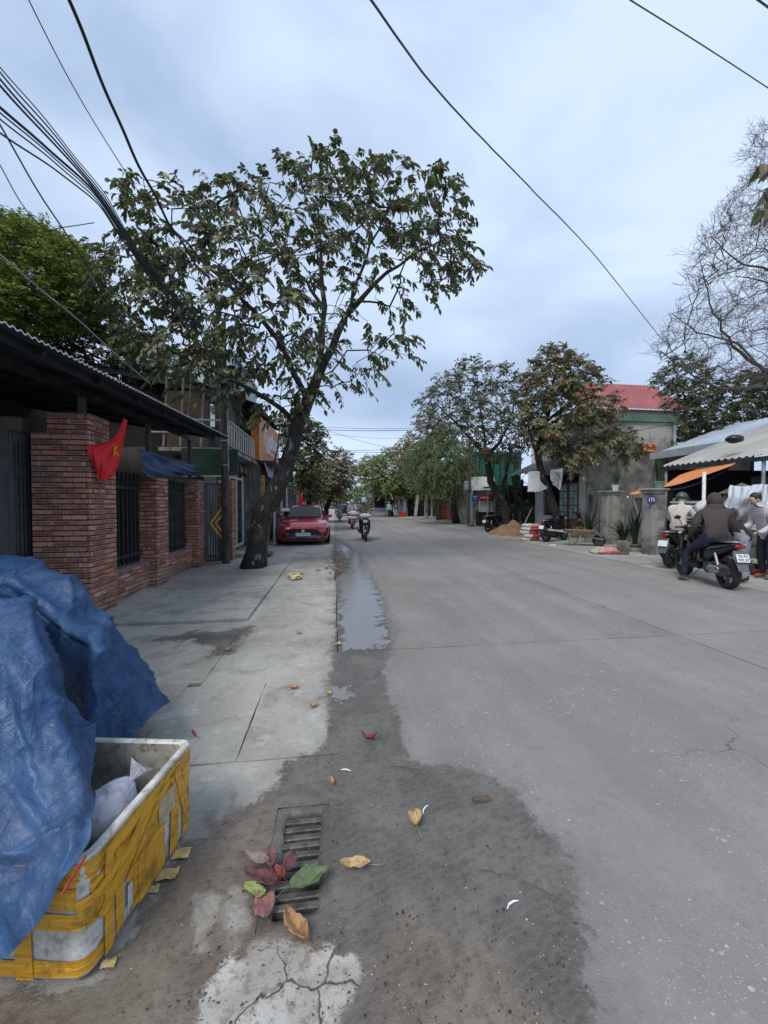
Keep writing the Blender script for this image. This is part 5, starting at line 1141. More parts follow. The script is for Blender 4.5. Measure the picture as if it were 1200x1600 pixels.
make_tree('bare_tree', 'tall leafless tree reaching in from the right edge with fine twigs', 'tree', bare, sample_poly(NP, 1250, 11, 2.4, 24, .13, None), None, None, seed=17, rtip=.0042, bark='twig', pw=.42)
# a spray of big leaves hanging in from the right
sp = MB(); rg = random.Random(4); ll = []
for (x, y, Y) in ((1195,262,4.2),(1190,330,4.2),(1205,300,4.2),(1230,290,4.2)):
    for q in range(6): ll.append((tuple(AY(x+rg.uniform(-6,8), y+rg.uniform(-8,4), Y)), (rg.uniform(-.7,.35), rg.uniform(-.3,.3), -1), (rg.uniform(-.4,.4), -1, .3), rg.uniform(.17,.25), .16))
V, F_ = leafcloud(ll, BIG, BIGF); bt = thing('leafy_branch', 'few large dark leaves hanging in at the right edge of the sky', 'branch', tuple(AY(1235,290,4.2)))
for q in range(len(ll)):
    lm = MB(); lm.add(V[q*8:q*8+8], BIGF); part('leaf', lm, LG[0] if q % 3 else LG[2], bt, smooth=True)
part('stem', MB().tube([AY(1300,200,4.3), AY(1235,250,4.2), AY(1205,255,4.2), AY(1192,265,4.2)], [.02,.014,.008,.005], 6).tube([AY(1235,250,4.2), AY(1215,310,4.2), AY(1192,332,4.2)], [.012,.008,.005], 6), M['bark'], bt, smooth=True)
# far greenery that closes the street
fg = []; rg = random.Random(8)
for k in range(1100):
    x = rg.uniform(490, 720); h_ = 12 if 525 < x < 615 else 20
    fg.append(AY(x, rg.uniform(762+ (0 if 525 < x < 600 else -14), 800), rg.uniform(110, 150)))
ll = []
for c in fg:
    for q in range(8): ll.append((tuple(c+Vector((rg.uniform(-1,1), rg.uniform(-1,1), rg.uniform(-.8,.8)))), (rg.uniform(-1,1), rg.uniform(-1,1), rg.uniform(-1,.5)), (rg.uniform(-.6,.6), rg.uniform(-.6,.6), 1), rg.uniform(.9,1.7), .9))
V, F_ = leafcloud(ll, SML, SMLF); m_ = MB(); m_.v = V; m_.f = F_; m_.m = [(i//4) % 3 for i in range(len(F_))]
o = bpy.data.objects.new('far_trees', m_.mesh('far_trees', [LG[1], LF[0], LG[0]])); COL.objects.link(o); o['kind'] = 'stuff'; o['label'] = 'mass of distant green trees closing the end of the street'; o['category'] = 'trees'
# ================================================================ right side: grey gable house, gate posts, tin shed
M['grey_plaster'] = weathered('stained_grey_plaster', (.38,.37,.325), (.075,.07,.058), .9, .9, True, .92)
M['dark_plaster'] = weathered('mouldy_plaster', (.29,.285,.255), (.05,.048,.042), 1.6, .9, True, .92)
M['white_wall'] = weathered('whitewashed_wall', (.58,.60,.60), (.30,.30,.28), 1.0, .85, True, .45)
M['green_trim'] = simple('green_painted_trim', (.09,.16,.11), .7, 0, .25, 3)
def roofmat(name, a, b_, sc=1.0, metal=.1):
    b = NB(name); v = b.pos(); n = b.noise(v, 1.1, 5, .6); n2 = b.noise(b.map(v, (.5,5,1)), 2.5, 4, .6); c = b.mix(b.ramp(n, .35, .65), a, b_); c = b.mix(b.math('MULTIPLY', b.ramp(n2, .5, .7), .4), c, tuple(x*.5 for x in a))
    return b.fin(c, .55, metal, b.bump(n2, .2, .005))
M['roof_red'] = roofmat('red_metal_roof', (.27,.06,.06), (.34,.085,.08))
M['roof_cement'] = roofmat('fibre_cement_roof', (.34,.33,.30), (.42,.41,.38))
M['roof_zinc'] = roofmat('zinc_roof', (.50,.56,.62), (.62,.68,.73), metal=.3)
def corr(x0, z0, x1, z1, y0, y1, pitch, amp, th=0, nx=6):
    """corrugated sheet, ridges run up the slope (x), waves along y"""
    n = int((y1-y0)/pitch*6); return MB().grid([[(x0+(x1-x0)*t, y0+(y1-y0)*i/n, z0+(z1-z0)*t + amp*math.cos(2*math.pi*i/6)) for t in np.linspace(0,1,nx)] for i in range(n+1)])
h1 = thing('gable_house', 'grey plastered house with green roof trim, orange vent blocks and white street front', 'house', (13, 17.5, 0))
part('wall', MB().box(11.0,15.1,15.5,15.65,0,5.12), M['grey_plaster'], h1)
part('wall', MB().box(15.101,15.22,15.45,20,0,5.12), M['white_wall'], h1)
fw = MB(); X0 = 10.98
fw.box(X0,X0+.15,15.66,16.1,0,5.0).box(X0,X0+.15,19.1,19.9,0,5.0).box(X0,X0+.15,16.11,19.09,3.0,5.0).box(X0-.02,X0+.13,18.25,19.09,0,.9); part('street_front', fw, M['white_wall'], h1)
tr = MB(); tr.box(10.90,13.0,15.38,15.5,5.12,5.40).box(13.02,15.25,15.38,15.5,5.13,5.42).box(10.86,10.98,15.38,20,5.11,5.39); part('roof_trim', tr, M['green_trim'], h1)
part('roof', MB().box(10.98,15.2,15.5,20,5.13,5.28), M['roof_cement'], h1)
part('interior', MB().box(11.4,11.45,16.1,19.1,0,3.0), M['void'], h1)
for (y0,y1) in ((16.2,16.95),(17.0,17.7)):
    d = part('door', MB().box(X0+.05,X0+.09,y0,y1,0,2.5), M['wood'], h1); pn = MB()
    for i in range(2):
        for j in range(5): pn.box(X0+.035,X0+.048,y0+.1+i*.3,y0+.33+i*.3,.8+j*.33,1.08+j*.33)
    part('pane', pn, M['teal'], d)
part('window', MB().box(X0+.04,X0+.08,18.3,19.0,.95,2.4), M['blackgloss'], h1)
vm = simple('terracotta_vent', (.70,.24,.10), .8, 0, .2, 12); vd = simple('terracotta_shadow', (.30,.07,.03), .9)
pv0 = AY(1003,692,15.48); pv1 = AY(1025,707,15.48); cw_ = (pv1.x-pv0.x)/3; chh = (pv0.z-pv1.z)/2
part('vent_recess', MB().box(pv0.x,pv1.x,15.47,15.499,pv1.z,pv0.z), vd, h1)
vb = MB().cbox(-cw_*.46,cw_*.46,-.03,.0,-chh*.40,chh*.44,.012); vbm = vb.mesh('vent_block', vm)
for i in range(3):
    for j in range(2): inst('vent_block', vbm, h1, (pv0.x+cw_*(i+.5)-13, 15.465-17.5, pv1.z+chh*(j+.5)))
aw = MB().grid([[(11.0-1.6*t, 16.0+y, 3.75-.75*t+.03*math.sin(y*9)) for t in (0,.33,.66,1)] for y in np.linspace(0,4.2,40)])
solo('green_awning', aw, simple('faded_green_tin', (.13,.17,.12), .6, .2, .3, 2), 'faded green tin awning on the front of the gable house', 'awning', smooth=True)
def ragged(pts, nu, nv, seed, amp=.03):
    B = catmull(pts, nu, nv)
    for i in range(nu):
        for j in range(nv):
            q = Vector(B[i,j]); B[i,j] += np.array([mno.noise(q*3+Vector((seed,0,0))), mno.noise(q*3+Vector((0,seed,0))), .4*mno.noise(q*5)])*amp
            e = 1 if i == nu-1 else 0; B[i,j,2] += e*.05*mno.noise(q*9)
    return MB().grid([[tuple(p) for p in r] for r in B])
def bannermat():
    b = NB('weathered_banner'); v = b.pos(); n = b.noise(v, 3.2, 3, .5, .8); n2 = b.noise(v, 12, 3); c = b.mix(b.ramp(n2, .4, .7), (.62,.66,.66), (.46,.50,.50)); return b.fin(c, .6, 0, b.bump(n2, .2, .004))
M['banner'] = bannermat()
Yb = 15.0
solo('banner', ragged([[AY(826,737,Yb),AY(841,736,Yb),AY(844,741,Yb)],[AY(825,752,Yb),AY(840,752,Yb),AY(845,752,Yb)],[AY(824,768,Yb),AY(842,768,Yb),AY(857,763,Yb)]], 16, 16, 2), M['banner'], 'pale torn banner hanging left of the brown tree trunk', 'banner', smooth=True)
solo('banner', ragged([[AY(860,734,14.6),AY(870,733,14.6),AY(880,731,14.6)],[AY(860,748,14.6),AY(869,748,14.6),AY(878,748,14.6)],[AY(864,758,14.6),AY(870,762,14.6),AY(875,765,14.6)]], 16, 16, 3), M['banner'], 'narrow torn banner printed with dark scribbles, right of the brown tree trunk', 'banner', smooth=True)
sq = MB(); rg = random.Random(3)
for k in range(11):
    x, y = rg.uniform(863,876), rg.uniform(737,757); sq.tube([AY(x,y,14.50), AY(x+rg.uniform(-4,4),y+rg.uniform(-3,4),14.49), AY(x+rg.uniform(-5,5),y+rg.uniform(-2,5),14.50)], .012, 4)
solo('banner_print', sq, M['ink'], 'dark brush strokes printed on the narrow torn banner', 'print')
# red roofed house behind
h2 = thing('red_roof_house', 'white house with a red metal roof behind the grey gable house', 'house', (20, 24, 0))
part('wall', MB().box(16.2,23.2,23.6,30,0,7.85), M['white_wall'], h2)
n = 90; part('roof', MB().grid([[ (15.6+(24.0-15.6)*i/n, 23.0+3.6*t, 7.75+2.75*t + .03*math.cos(i*2.1)) for t in np.linspace(0,1,5)] for i in range(n+1)]), M['roof_red'], h2, smooth=True)
part('aerial', MB().tube([(17.8,24,8.4),(17.8,24,10.4)], .03, 5), M['galv'], h2)
for k in range(2): part('window', MB().box(17.2+k*3,18.4+k*3,23.55,23.59,5.2,6.6), M['blackgloss'], h2)
# gate posts
def gpost(lab, x0, x1, y0, y1, h, cat='gate post'):
    t = thing('gate_post', lab, cat, ((x0+x1)/2,(y0+y1)/2,0), 0, 'grey plastered gate posts')
    part('shaft', MB().cbox(x0,x1,y0,y1,-.02,h-.14,.012), M['dark_plaster'], t)
    cp = MB().cbox(x0-.03,x1+.03,y0-.03,y1+.03,h-.139,h-.09,.01).cbox(x0-.055,x1+.055,y0-.055,y1+.055,h-.0895,h-.045,.012).cbox(x0-.085,x1+.085,y0-.085,y1+.085,h-.0445,h,.014)
    part('capital', cp, weathered('post_capital', (.34,.34,.31), (.15,.15,.13), 3), t); return t
gpost('grey plaster gate post with a white pot on top, nearer the brown tree', 9.84, 10.36, 12.8, 13.15, 1.97)
gB = gpost('grey plaster gate post with the round blue number plaque and a green pot on top', 9.10, 9.53, 10.0, 10.36, 1.94)
def potplant(c, r, h, lab, col, nl, ll, w, seed, mat, up=1.0, square=False, lean=.5, name='potted_plant', cat='potted plant'):
    t = thing(name, lab, cat, c); c = Vector(c)
    part('pot', MB().lathe([(r*.7,0),(r*.95,h*.85),(r*1.08,h*.86),(r*1.08,h),(r*.9,h),(r*.85,h*.8)], 4 if square else 16, c), col, t, smooth='auto')
    rg = random.Random(seed); m_ = MB()
    for k in range(nl):
        a = rg.uniform(0,6.28); o = Vector((math.cos(a), math.sin(a), 0)); q = rg.uniform(.1,lean); L_ = ll*rg.uniform(.6,1.1); s = Vector((-o.y,o.x,0)); b0 = c+o*r*.4*rg.random()+Vector((0,0,h*.8)); rows = []
        for i in range(6):
            u = i/5; p = b0 + o*q*L_*u*u + Vector((0,0,1))*L_*up*u*(1-.35*u*q*2); ww = w*math.sin(math.pi*min(.97,u*.85+.12)); rows.append([p-s*ww/2, p+Vector((0,0,-ww*.15)), p+s*ww/2])
        lm = MB().grid(rows)
        if nl <= 22: part('leaf', lm, mat, t, smooth=True)
        else: m_.add(lm.v, lm.f)
    if m_.v: part('leaves', m_, mat, t, smooth=True)
    return t
potplant(tuple(AY(962,767,13.05)), .16, .22, 'white pot with long grassy leaves on the gate post', M['white_wall'], 30, .95, .03, 5, M['plant'], .95, True, .45)
potplant(tuple(AY(1029,763,10.25)), .15, .20, 'green pot with a tall shaggy plant on the blue plaque post', simple('green_glazed_pot', (.16,.26,.20), .4), 34, .75, .05, 6, M['palm'], 1.05, False, .18)
potplant((9.62,11.2,.0), .24, .22, 'snake plants with tall upright leaves in a shallow bowl between the gate posts', simple('grey_bowl', (.20,.19,.16), .8), 22, 1.25, .085, 7, M['palm'], 1, False, .35)
potplant((9.5,11.6,.0), .2, .3, 'bushy potted plant in the shade behind the snake plants', M['dark_plaster'], 40, 1.0, .06, 17, M['palm'], .9, False, .8)
potplant((9.05,13.35,.45), .16, .2, 'broad leaved plant standing behind the wheelbarrow', simple('brown_pot', (.22,.12,.08), .7), 16, .6, .10, 9, M['plant'], .8, False, 1.0)
potplant((9.75,13.6,.0), .22, .3, 'tall ragged plant against the stained wall', M['dark_plaster'], 30, 1.5, .045, 10, M['palm'], .85, False, .6)
# number plaques
M['plaque'] = simple('blue_enamel', (.05,.06,.20), .35, 0, .15, 12)
pq = thing('number_plaque', 'round blue house number plaque on the grey gate post', 'number plaque', tuple(AY(1017.5,781,9.98)))
c = AY(1017.5,781,9.985); Mq = T(c.x,c.y-.004,c.z) @ RX(math.pi/2)
part('plate', MB().lathe([(.0,-.008),(.135,-.008),(.14,0),(.135,.008),(0,.008)], 20, M=T(c.x,c.y,c.z)@RX(math.pi/2)), M['plaque'], pq); part('number', MB().text('175', .15, T(c.x,c.y-.013,c.z)@RX(math.pi/2)), M['white'], pq)
# cap post and its plaque, white gate pole, slatted gate
cp = thing('capped_post', 'dark mossy gate post with a pyramid cap beside the white gate pole', 'gate post', (9.95, 8.25, 0))
part('shaft', MB().cbox(9.72,10.22,8.02,8.5,0,1.74,.01), M['dark_plaster'], cp)
zc = 1.78; part('cap', MB().cbox(9.64,10.30,7.94,8.58,1.741,zc,.01).add([(9.66,7.96,zc),(10.28,7.96,zc),(10.28,8.56,zc),(9.66,8.56,zc),(9.97,8.26,zc+.24)], [(0,1,4),(1,2,4),(2,3,4),(3,0,4)]), weathered('mossy_cap', (.13,.13,.09), (.05,.055,.035), 5), cp)
pq = thing('number_plaque', 'rectangular blue number plaque on the mossy capped post', 'number plaque', (9.62, 8.2, 1.4))
part('plate', MB().cbox(9.60,9.78,7.99,8.015,1.43,1.53,.004), M['plaque'], pq); part('number', MB().text('177', .085, T(9.69,7.985,1.48)@RX(math.pi/2)), M['white'], pq)
solo('gate_pole', MB().tube([(9.66,8.95,0),(9.68,8.97,2.34)], .042, 10), M['white_metal'], 'slim white metal pole holding up the orange awning', 'pole', smooth=True)
sg = thing('slatted_gate', 'pale metal gate of horizontal slats behind the man in the cream jacket', 'gate', (9.85, 9.4, 0))
sm = MB().cbox(-.012,.012,-.62,.62,-.032,.032,.004).mesh('slat', simple('pale_green_slat', (.36,.42,.38), .5, .2, .2, 9))
for k in range(13): inst('slat', sm, sg, (-.01, .05, .28+k*.105), (0,R(18),R(8)))
part('stile', MB().box(9.80,9.84,8.80,8.85,.1,1.66), M['galv'], sg); part('stile', MB().box(9.80,9.84,9.98,10.03,.1,1.66), M['galv'], sg); part('backing', MB().box(9.90,9.92,8.85,9.98,.15,1.6), M['palm'], sg)
# shed
shd = thing('tin_shed', 'open shed with a grey corrugated roof at the right edge, dark inside', 'shed', (12.5, 6.5, 0))
part('roof', corr(10.45,2.70,14.8,4.35,1.0,11.2,.18,.025), M['roof_cement'], shd, smooth=True)
part('fascia', MB().box(10.43,10.47,1.0,11.2,2.55,2.665), M['metal_dark'], shd)
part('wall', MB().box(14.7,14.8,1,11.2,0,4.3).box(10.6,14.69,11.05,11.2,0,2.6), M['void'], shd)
for y in (11.0, 8.2, 5.2, 2.2): part('post', MB().tube([(10.5,y,0),(10.5,y,2.62)], .04, 8), M['galv'], shd)
part('floor', MB().box(10.0,14.69,1,11.04,.02,.06), M['dark_plaster'], shd)
for k in range(3): part('rafter', MB().bar((10.5,3.5+k*3,2.62),(14.7,3.5+k*3,4.22),.06,.1), M['wood'], shd)
for i,(x,y,z,s,lab,m_) in enumerate(((10.9,10.0,1.45,.22,'pale tub on the shelf under the orange awning','white_metal'),(10.9,9.35,1.5,.25,'brown carton on the shelf under the orange awning','wood'),(11.3,8.6,2.0,.3,'grey cabinet in the dark shed behind the white pole','metal_grey'))):
    solo('storage_box', MB().cbox(x-s,x+s,y-s,y+s,z-s*.7,z+s*.7,.02), M[m_], lab, 'box')
solo('shelf', MB().cbox(10.6,11.3,8.3,10.6,1.22,1.28,.005).box(10.62,10.68,8.35,8.41,0,1.219).box(10.62,10.68,10.5,10.56,0,1.219), M['wood'], 'timber shelf in the dark shed under the orange awning', 'shelf')
tyre = MB(); 
h3 = thing('zinc_roof_house', 'low concrete house with a pale zinc roof behind the tin shed', 'house', (16, 9, 0))
part('roof', corr(13.75,3.62,17.5,5.0,3,15.2,.2,.02), M['roof_zinc'], h3, smooth=True); part('fascia', MB().box(13.70,13.745,3,15.2,3.42,3.72), M['roof_zinc'], h3)
part('wall', MB().box(13.95,14.1,11.3,15.2,0,3.45).box(14.85,15.0,3,11.29,0,4.0), M['grey_plaster'], h3); part('window', MB().box(13.88,13.949,13.3,14.9,2.55,3.3), M['wood'], h3)
part('roof_knob', MB().blob(AY(1148,686,9.0), (.22,.18,.12), 3), M['black'], h3, smooth=True)
wl = thing('garden_wall', 'stained grey wall running from the gate post back to the gable house', 'wall', (10.6,14.3,0)); part('body', MB().add([(9.95,13.16,0),(10.0,13.16,1.86),(11.0,15.44,1.9),(10.95,15.44,0),(10.15,13.16,0),(10.2,13.16,1.86),(11.2,15.44,1.9),(11.15,15.44,0)], [(0,3,2,1),(4,5,6,7),(1,2,6,5),(0,1,5,4),(2,3,7,6)]), M['dark_plaster'], wl)
wl = thing('garden_wall', 'shadowed back wall of the yard between the two gate posts', 'wall', (11,12.5,0)); part('body', MB().box(10.3,10.45,11.25,13.0,0,1.7), M['dark_plaster'], wl)
solo('drain_pipe', MB().tube([AY(981,851,12.5)+Vector((0,0,.02)), AY(981,775,12.5)], .03, 8), M['white_metal'], 'thin white pipe beside the gate post with the white pot', 'pipe')
solo('bamboo_pole', MB().tube([AY(986,768,11.5), AY(999,808,11.3)], .018, 6), M['bamboo'], 'leaning bamboo pole between the two grey gate posts', 'pole')
# orange awnings
def sheetmat(name, a): 
    b = NB(name); v = b.pos(); n = b.noise(v, 3, 4); return b.fin(b.mix(n, a, tuple(x*.75 for x in a)), .5, 0, b.bump(n, .2, .02))
M['orange'] = sheetmat('orange_tarp', (.80,.27,.07)); M['navy'] = sheetmat('navy_tarp', (.03,.035,.09))
P_ = [[AX(1062,742,10.40), AX(1085,735,10.42), AX(1118,729,10.42), AX(1150,723,10.42)],[AX(1046,753,10.0), AX(1072,748,10.1), AX(1108,738,10.15), AX(1146,726,10.3)],[AX(1034,762,9.75), AX(1062,756,9.75), AX(1106,741,9.70), AX(1143,728,10.1)]]
aw = thing('orange_awning', 'orange plastic awning sloping down from the eave of the tin shed', 'awning', (10, 9.6, 2.2)); Bq = catmull(P_, 14, 24); part('top_sheet', MB().grid([[tuple(p) for p in r] for r in Bq]), M['orange'], aw, smooth=True)
Bq2 = Bq.copy(); Bq2[:,:,2] -= .03+.14*np.sin(np.linspace(0,math.pi,24))[None,:]*np.linspace(.2,1,14)[:,None]; part('lining', MB().grid([[tuple(p) for p in r] for r in Bq2]), M['navy'], aw, smooth=True)
P_ = [[AY(983,771,11.9), AY(1000,765,11.9), AY(1012,763,11.9)],[AY(985,773,11.3), AY(1000,771,11.3), AY(1012,769,11.3)]]; solo('orange_sheet', MB().grid([[tuple(p) for p in r] for r in catmull(P_, 6, 10)]), M['orange'], 'small orange sheet stretched between the two grey gate posts', 'sheet', smooth=True)
# low wall with bars and white plastic sheets
lw = thing('barred_fence', 'low wall with thin dark bars under white plastic sheets at the right edge', 'fence', (9.7, 6.3, 0))
part('wall', MB().box(9.72,9.9,4.0,7.9,0,.45), M['dark_plaster'], lw)
bmx = MB().box(-.009,.009,-.009,.009,0,1.15).mesh('bar', M['black'])
for k in range(24): inst('bar', bmx, lw, (.1, -2.2+k*.155, .45))
part('rail', MB().box(9.765,9.79,4,7.9,1.52,1.55).box(9.765,9.79,4,7.9,1.0,1.03), M['black'], lw)
M['sheetw'] = filmmat('milky_plastic', (.66,.70,.78), .8)
for lab, P_ in (('white plastic sheet bunched over the low fence, hanging to the left', [[AX(1141,758,9.5), AX(1160,760,9.5), AX(1182,757,9.5), AX(1196,756,9.45)],[AX(1138,775,9.35), AX(1158,778,9.3), AX(1172,775,9.2), AX(1190,768,9.35)],[AX(1133,790,9.3), AX(1150,796,9.25), AX(1164,790,9.25), AX(1180,782,9.4)],[AX(1146,797,9.3), AX(1154,792,9.25), AX(1158,806,9.25), AX(1170,800,9.4)],[AX(1150,796,9.35), AX(1156,808,9.3), AX(1153,812,9.3), AX(1160,806,9.4)]]),
                ('long white plastic sheet trailing to the ground at the right edge', [[AX(1195,757,9.45), AX(1206,757,9.45), AX(1225,757,9.4)],[AX(1190,780,9.2), AX(1204,785,9.15), AX(1222,790,9.2)],[AX(1182,805,9.1), AX(1196,812,9.05), AX(1218,820,9.1)],[AX(1172,822,9.05), AX(1188,828,9.0), AX(1212,836,9.0)],[AX(1166,830,9.05), AX(1180,826,9.0), AX(1205,838,9.0)]])):
    B = catmull(P_, 30, 26)
    for i in range(30):
        for j in range(26): B[i,j,0] += .05*math.sin(j*1.15+2.2*mno.noise(Vector((i*.12,j*.1,1))))+.02*mno.noise(Vector((i*.4,j*.5,2)))
    solo('plastic_sheet', MB().grid([[tuple(p) for p in r] for r in B]), M['sheetw'], lab, 'plastic sheet', smooth=True)
solo('orange_strap', MB().grid([[AX(1172+i*2.2,792+j*4,9.55) for j in range(6)] for i in range(4)]), simple('mustard_cloth', (.35,.26,.05), .8), 'mustard yellow cloth behind the bars of the low fence', 'cloth')
# produce trays
tr = thing('produce_basin', 'red plastic basin under the dark green one, on the ground by the low fence', 'basin', (9.0, 7.25, 0)); c = (8.95,7.25,.012)
part('shell', MB().lathe([(.30,0),(.36,.10),(.38,.105),(.38,.12),(.345,.12),(.29,.02),(.0,.02)], 30, c, cap=False), simple('red_plastic', (.50,.02,.03), .35), tr, smooth='auto')
tr = thing('produce_basin', 'dark green basin full of green and yellow produce', 'basin', (8.95,7.25,.13)); c = (8.95,7.25,.135)
part('shell', MB().lathe([(.28,0),(.34,.09),(.37,.095),(.37,.11),(.33,.11),(.28,.03),(.0,.03)], 30, c, cap=False), simple('dark_green_plastic', (.01,.045,.03), .35), tr, smooth='auto')
rg = random.Random(2); gm = [simple('pale_green_veg', (.30,.40,.10), .5), simple('yellow_green_veg', (.50,.55,.22), .5), simple('deep_green_veg', (.06,.14,.03), .5), simple('cream_veg', (.55,.52,.28), .5)]
for k in range(60):
    a, r_ = rg.uniform(0,6.28), .31*math.sqrt(rg.random()); s = rg.uniform(.03,.045)
    ci = rg.randrange(4); solo('vegetable', MB().blob((8.95+math.cos(a)*r_, 7.25+math.sin(a)*r_, .235+.05*(1-r_/.31)+rg.uniform(-.01,.02)), (s*1.2,s,s*.8), k, .2, 8, 5), gm[ci], ['small pale green vegetable', 'small yellow green vegetable', 'small deep green vegetable', 'small cream coloured vegetable'][ci]+' heaped in the dark green basin', 'vegetable', 'vegetables in the green basin', smooth=True)
# sand heap, cement bags, wheelbarrow, bucket
def sandmat():
    b = NB('damp_building_sand'); v = b.pos(); n = b.noise(v, 3, 5, .65); n2 = b.noise(v, 30, 3); c = b.mix(b.ramp(n, .35, .65), (.24,.15,.085), (.15,.092,.052)); return b.fin(c, .95, 0, b.bump(n2, .5, .02))
M['sand'] = sandmat(); c0 = G(803,838); gsz = 46; P = []
for i in range(gsz):
    row = []
    for j in range(gsz):
        x, y = (i/(gsz-1)-.5)*3.0, (j/(gsz-1)-.5)*3.0; r_ = math.hypot(x*.95, y*.8); hh = max(0, .70-.62*r_) ; hh = hh*(1+.25*mno.noise(Vector((x*2,y*2,0)))) + (.10*mno.noise(Vector((x*4,y*4,3))) + .04*mno.noise(Vector((x*11,y*11,3))) if hh > 0.02 else 0)
        row.append((c0.x+.35+x, c0.y+.9+y, max(-.03, hh-.01)))
    P.append(row)
solo('sand_heap', MB().grid(P), M['sand'], 'heap of brown building sand at the kerb by the parked motorbikes', 'sand heap', smooth=True)
solo('shovel_handle', MB().tube([AY(818,822,17.0), AY(831,794,17.3)], .022, 6), M['bamboo'], 'shovel handle sticking out of the sand heap', 'shovel')
M['sackw'] = simple('dusty_white_sack', (.50,.46,.42), .8, 0, .2, 14, .4); M['sackr'] = simple('red_printed_sack', (.30,.05,.06), .8, 0, .25, 14, .4); M['sackp'] = simple('faded_red_sack', (.50,.24,.22), .8, 0, .25, 14, .4)
sc0 = G(834,846)
for k in range(5):
    m_ = MB(); cx, cy, cz = sc0.x+.05*math.sin(k*2.1), sc0.y+.3+.03*math.cos(k*3), .075+k*.135
    m_.blob((0,0,0), (.36,.25,.085 if k < 4 else .08), k*3+1, .10, 20, 12, 3.2); M_ = T(cx,cy,cz)@RZ(R(-22+6*math.sin(k*1.7)))@RX(.04*math.sin(k))
    m_.m = [0 if (m_.v[f[0]][0] < -.02) else 1 for f in m_.f]; m_.v = [tuple(M_@Vector(v)) for v in m_.v]
    solo('cement_bag', m_, [M['sackw'], M['sackr'] if k < 4 else M['sackp']], ['bottom red and white cement bag of the stack beside the sand','second cement bag from the bottom of the red and white stack','middle cement bag of the red and white stack','fourth cement bag of the stack, under the faded top one','faded pink and white cement bag on top of the stack'][k], 'cement bag', 'cement bags stacked on the pavement', smooth=True)
wb = G(905,853)
wbt = thing('wheelbarrow', 'rusty metal wheelbarrow parked with its handles to the left', 'wheelbarrow', (wb.x, wb.y, 0), R(-28))
rust = simple('rusty_sheet_metal', (.20,.15,.10), .8, .2, .4, 8, .3)
tray = MB(); tray.rings([[(-.30,-.2,.36),(.28,-.2,.34),(.28,.2,.34),(-.30,.2,.36)],[(-.50,-.3,.58),(.52,-.3,.56),(.52,.3,.56),(-.50,.3,.58)],[(-.47,-.27,.575),(.49,-.27,.555),(.49,.27,.555),(-.47,.27,.575)],[(-.28,-.18,.38),(.26,-.18,.36),(.26,.18,.36),(-.28,.18,.38)]]); part('tray', tray, rust, wbt, local=True)
for s in (-1,1):
    part('handle', MB().tube([(-1.05,.26*s,.56),(-.5,.25*s,.50),(.2,.16*s,.36),(.72,.07*s,.24)], .018, 7), M['galv'], wbt, local=True)
    part('leg', MB().tube([(-.35,.24*s,.47),(-.28,.24*s,.02),(-.1,.24*s,.02),(.02,.2*s,.38)], .015, 6), M['galv'], wbt, local=True)
    part('brace', MB().tube([(.52,.16*s,.55),(.75,.07*s,.24)], .014, 6), M['galv'], wbt, local=True)
def wheel(par, c, r, w, axis='x', spokes=5, rimr=.62, hubcol='silver', name='wheel', solid=False):
    """axis: the axle direction in local space"""
    Mx = T(*c) @ (RY(math.pi/2) if axis == 'x' else RX(math.pi/2)); n = 26
    tt = r*.16; prof = []
    for k in range(9):
        a = 2*math.pi*k/8; prof.append((r-tt*1.05+math.cos(a)*tt*1.05, math.sin(a)*w/2))
    ty = part(name, MB().lathe(prof, n, M=Mx, cap=False), M['rubber'], par, local=True, smooth=True)
    rm = MB().lathe([(r*.76,-w*.42),(r*.80,-w*.42),(r*.83,0),(r*.80,w*.42),(r*.76,w*.42),(r*.74,0),(r*.76,-w*.42)], n, M=Mx, cap=False)
    rm.lathe([(.001,-w*.45),(r*.17,-w*.45),(r*.17,w*.45),(.001,w*.45)], 12, M=Mx)
    for k in range(spokes):
        a = 2*math.pi*k/spokes; rm.bar(Mx@Vector((math.cos(a)*r*.15, math.sin(a)*r*.15, 0)), Mx@Vector((math.cos(a)*r*.78, math.sin(a)*r*.78, 0)), w*.42, w*.30)
    if solid: rm.lathe([(.001,-w*.1),(r*.76,-w*.1),(r*.76,w*.1),(.001,w*.1)], n, M=Mx)
    part('rim', rm, M[hubcol], ty, local=True); return ty
wheel(wbt, (.62,0,.21), .21, .09, 'y', 4, hubcol='dark_metal', solid=True)
p = G(954,867); m_ = MB().blob((0,0,0), (.42,.34,.13), 5, .45, 22, 12, 2.4); M_ = T(p.x+.05,p.y+.25,.09)@RZ(R(20)); m_.m = [0 if m_.v[f[0]][1] > -.06 else 1 for f in m_.f]; m_.v = [tuple(M_@Vector(v)) for v in m_.v]
solo('rubble_sack', m_, [simple('beige_sack', (.42,.38,.31), .85, 0, .25, 9, .4), M['sackp']], 'beige and pink sack lying flat on the pavement beside the bucket', 'sack', smooth=True)
p = G(980,868); bk = thing('bucket', 'dirty grey bucket standing in front of the gate opening', 'bucket', (p.x, p.y+.15, 0))
part('shell', MB().lathe([(.13,0),(.18,.34),(.19,.345),(.19,.36),(.165,.36),(.12,.03),(0,.03)], 18, (p.x,p.y+.15,.01), cap=False), M['dark_plaster'], bk, smooth='auto'); part('handle', MB().tube([(p.x+.185*math.cos(a), p.y+.15, .36+.06*math.sin(a)) for a in np.linspace(0, math.pi, 9)], .006, 5), M['galv'], bk)
solo('stone_ledge', MB().cbox(8.85,9.6,10.75,11.0,0,.1,.01).cbox(9.0,9.6,11.0,11.5,0,.06,.01), M['dark_plaster'], 'low broken concrete ledge under the snake plants', 'ledge')
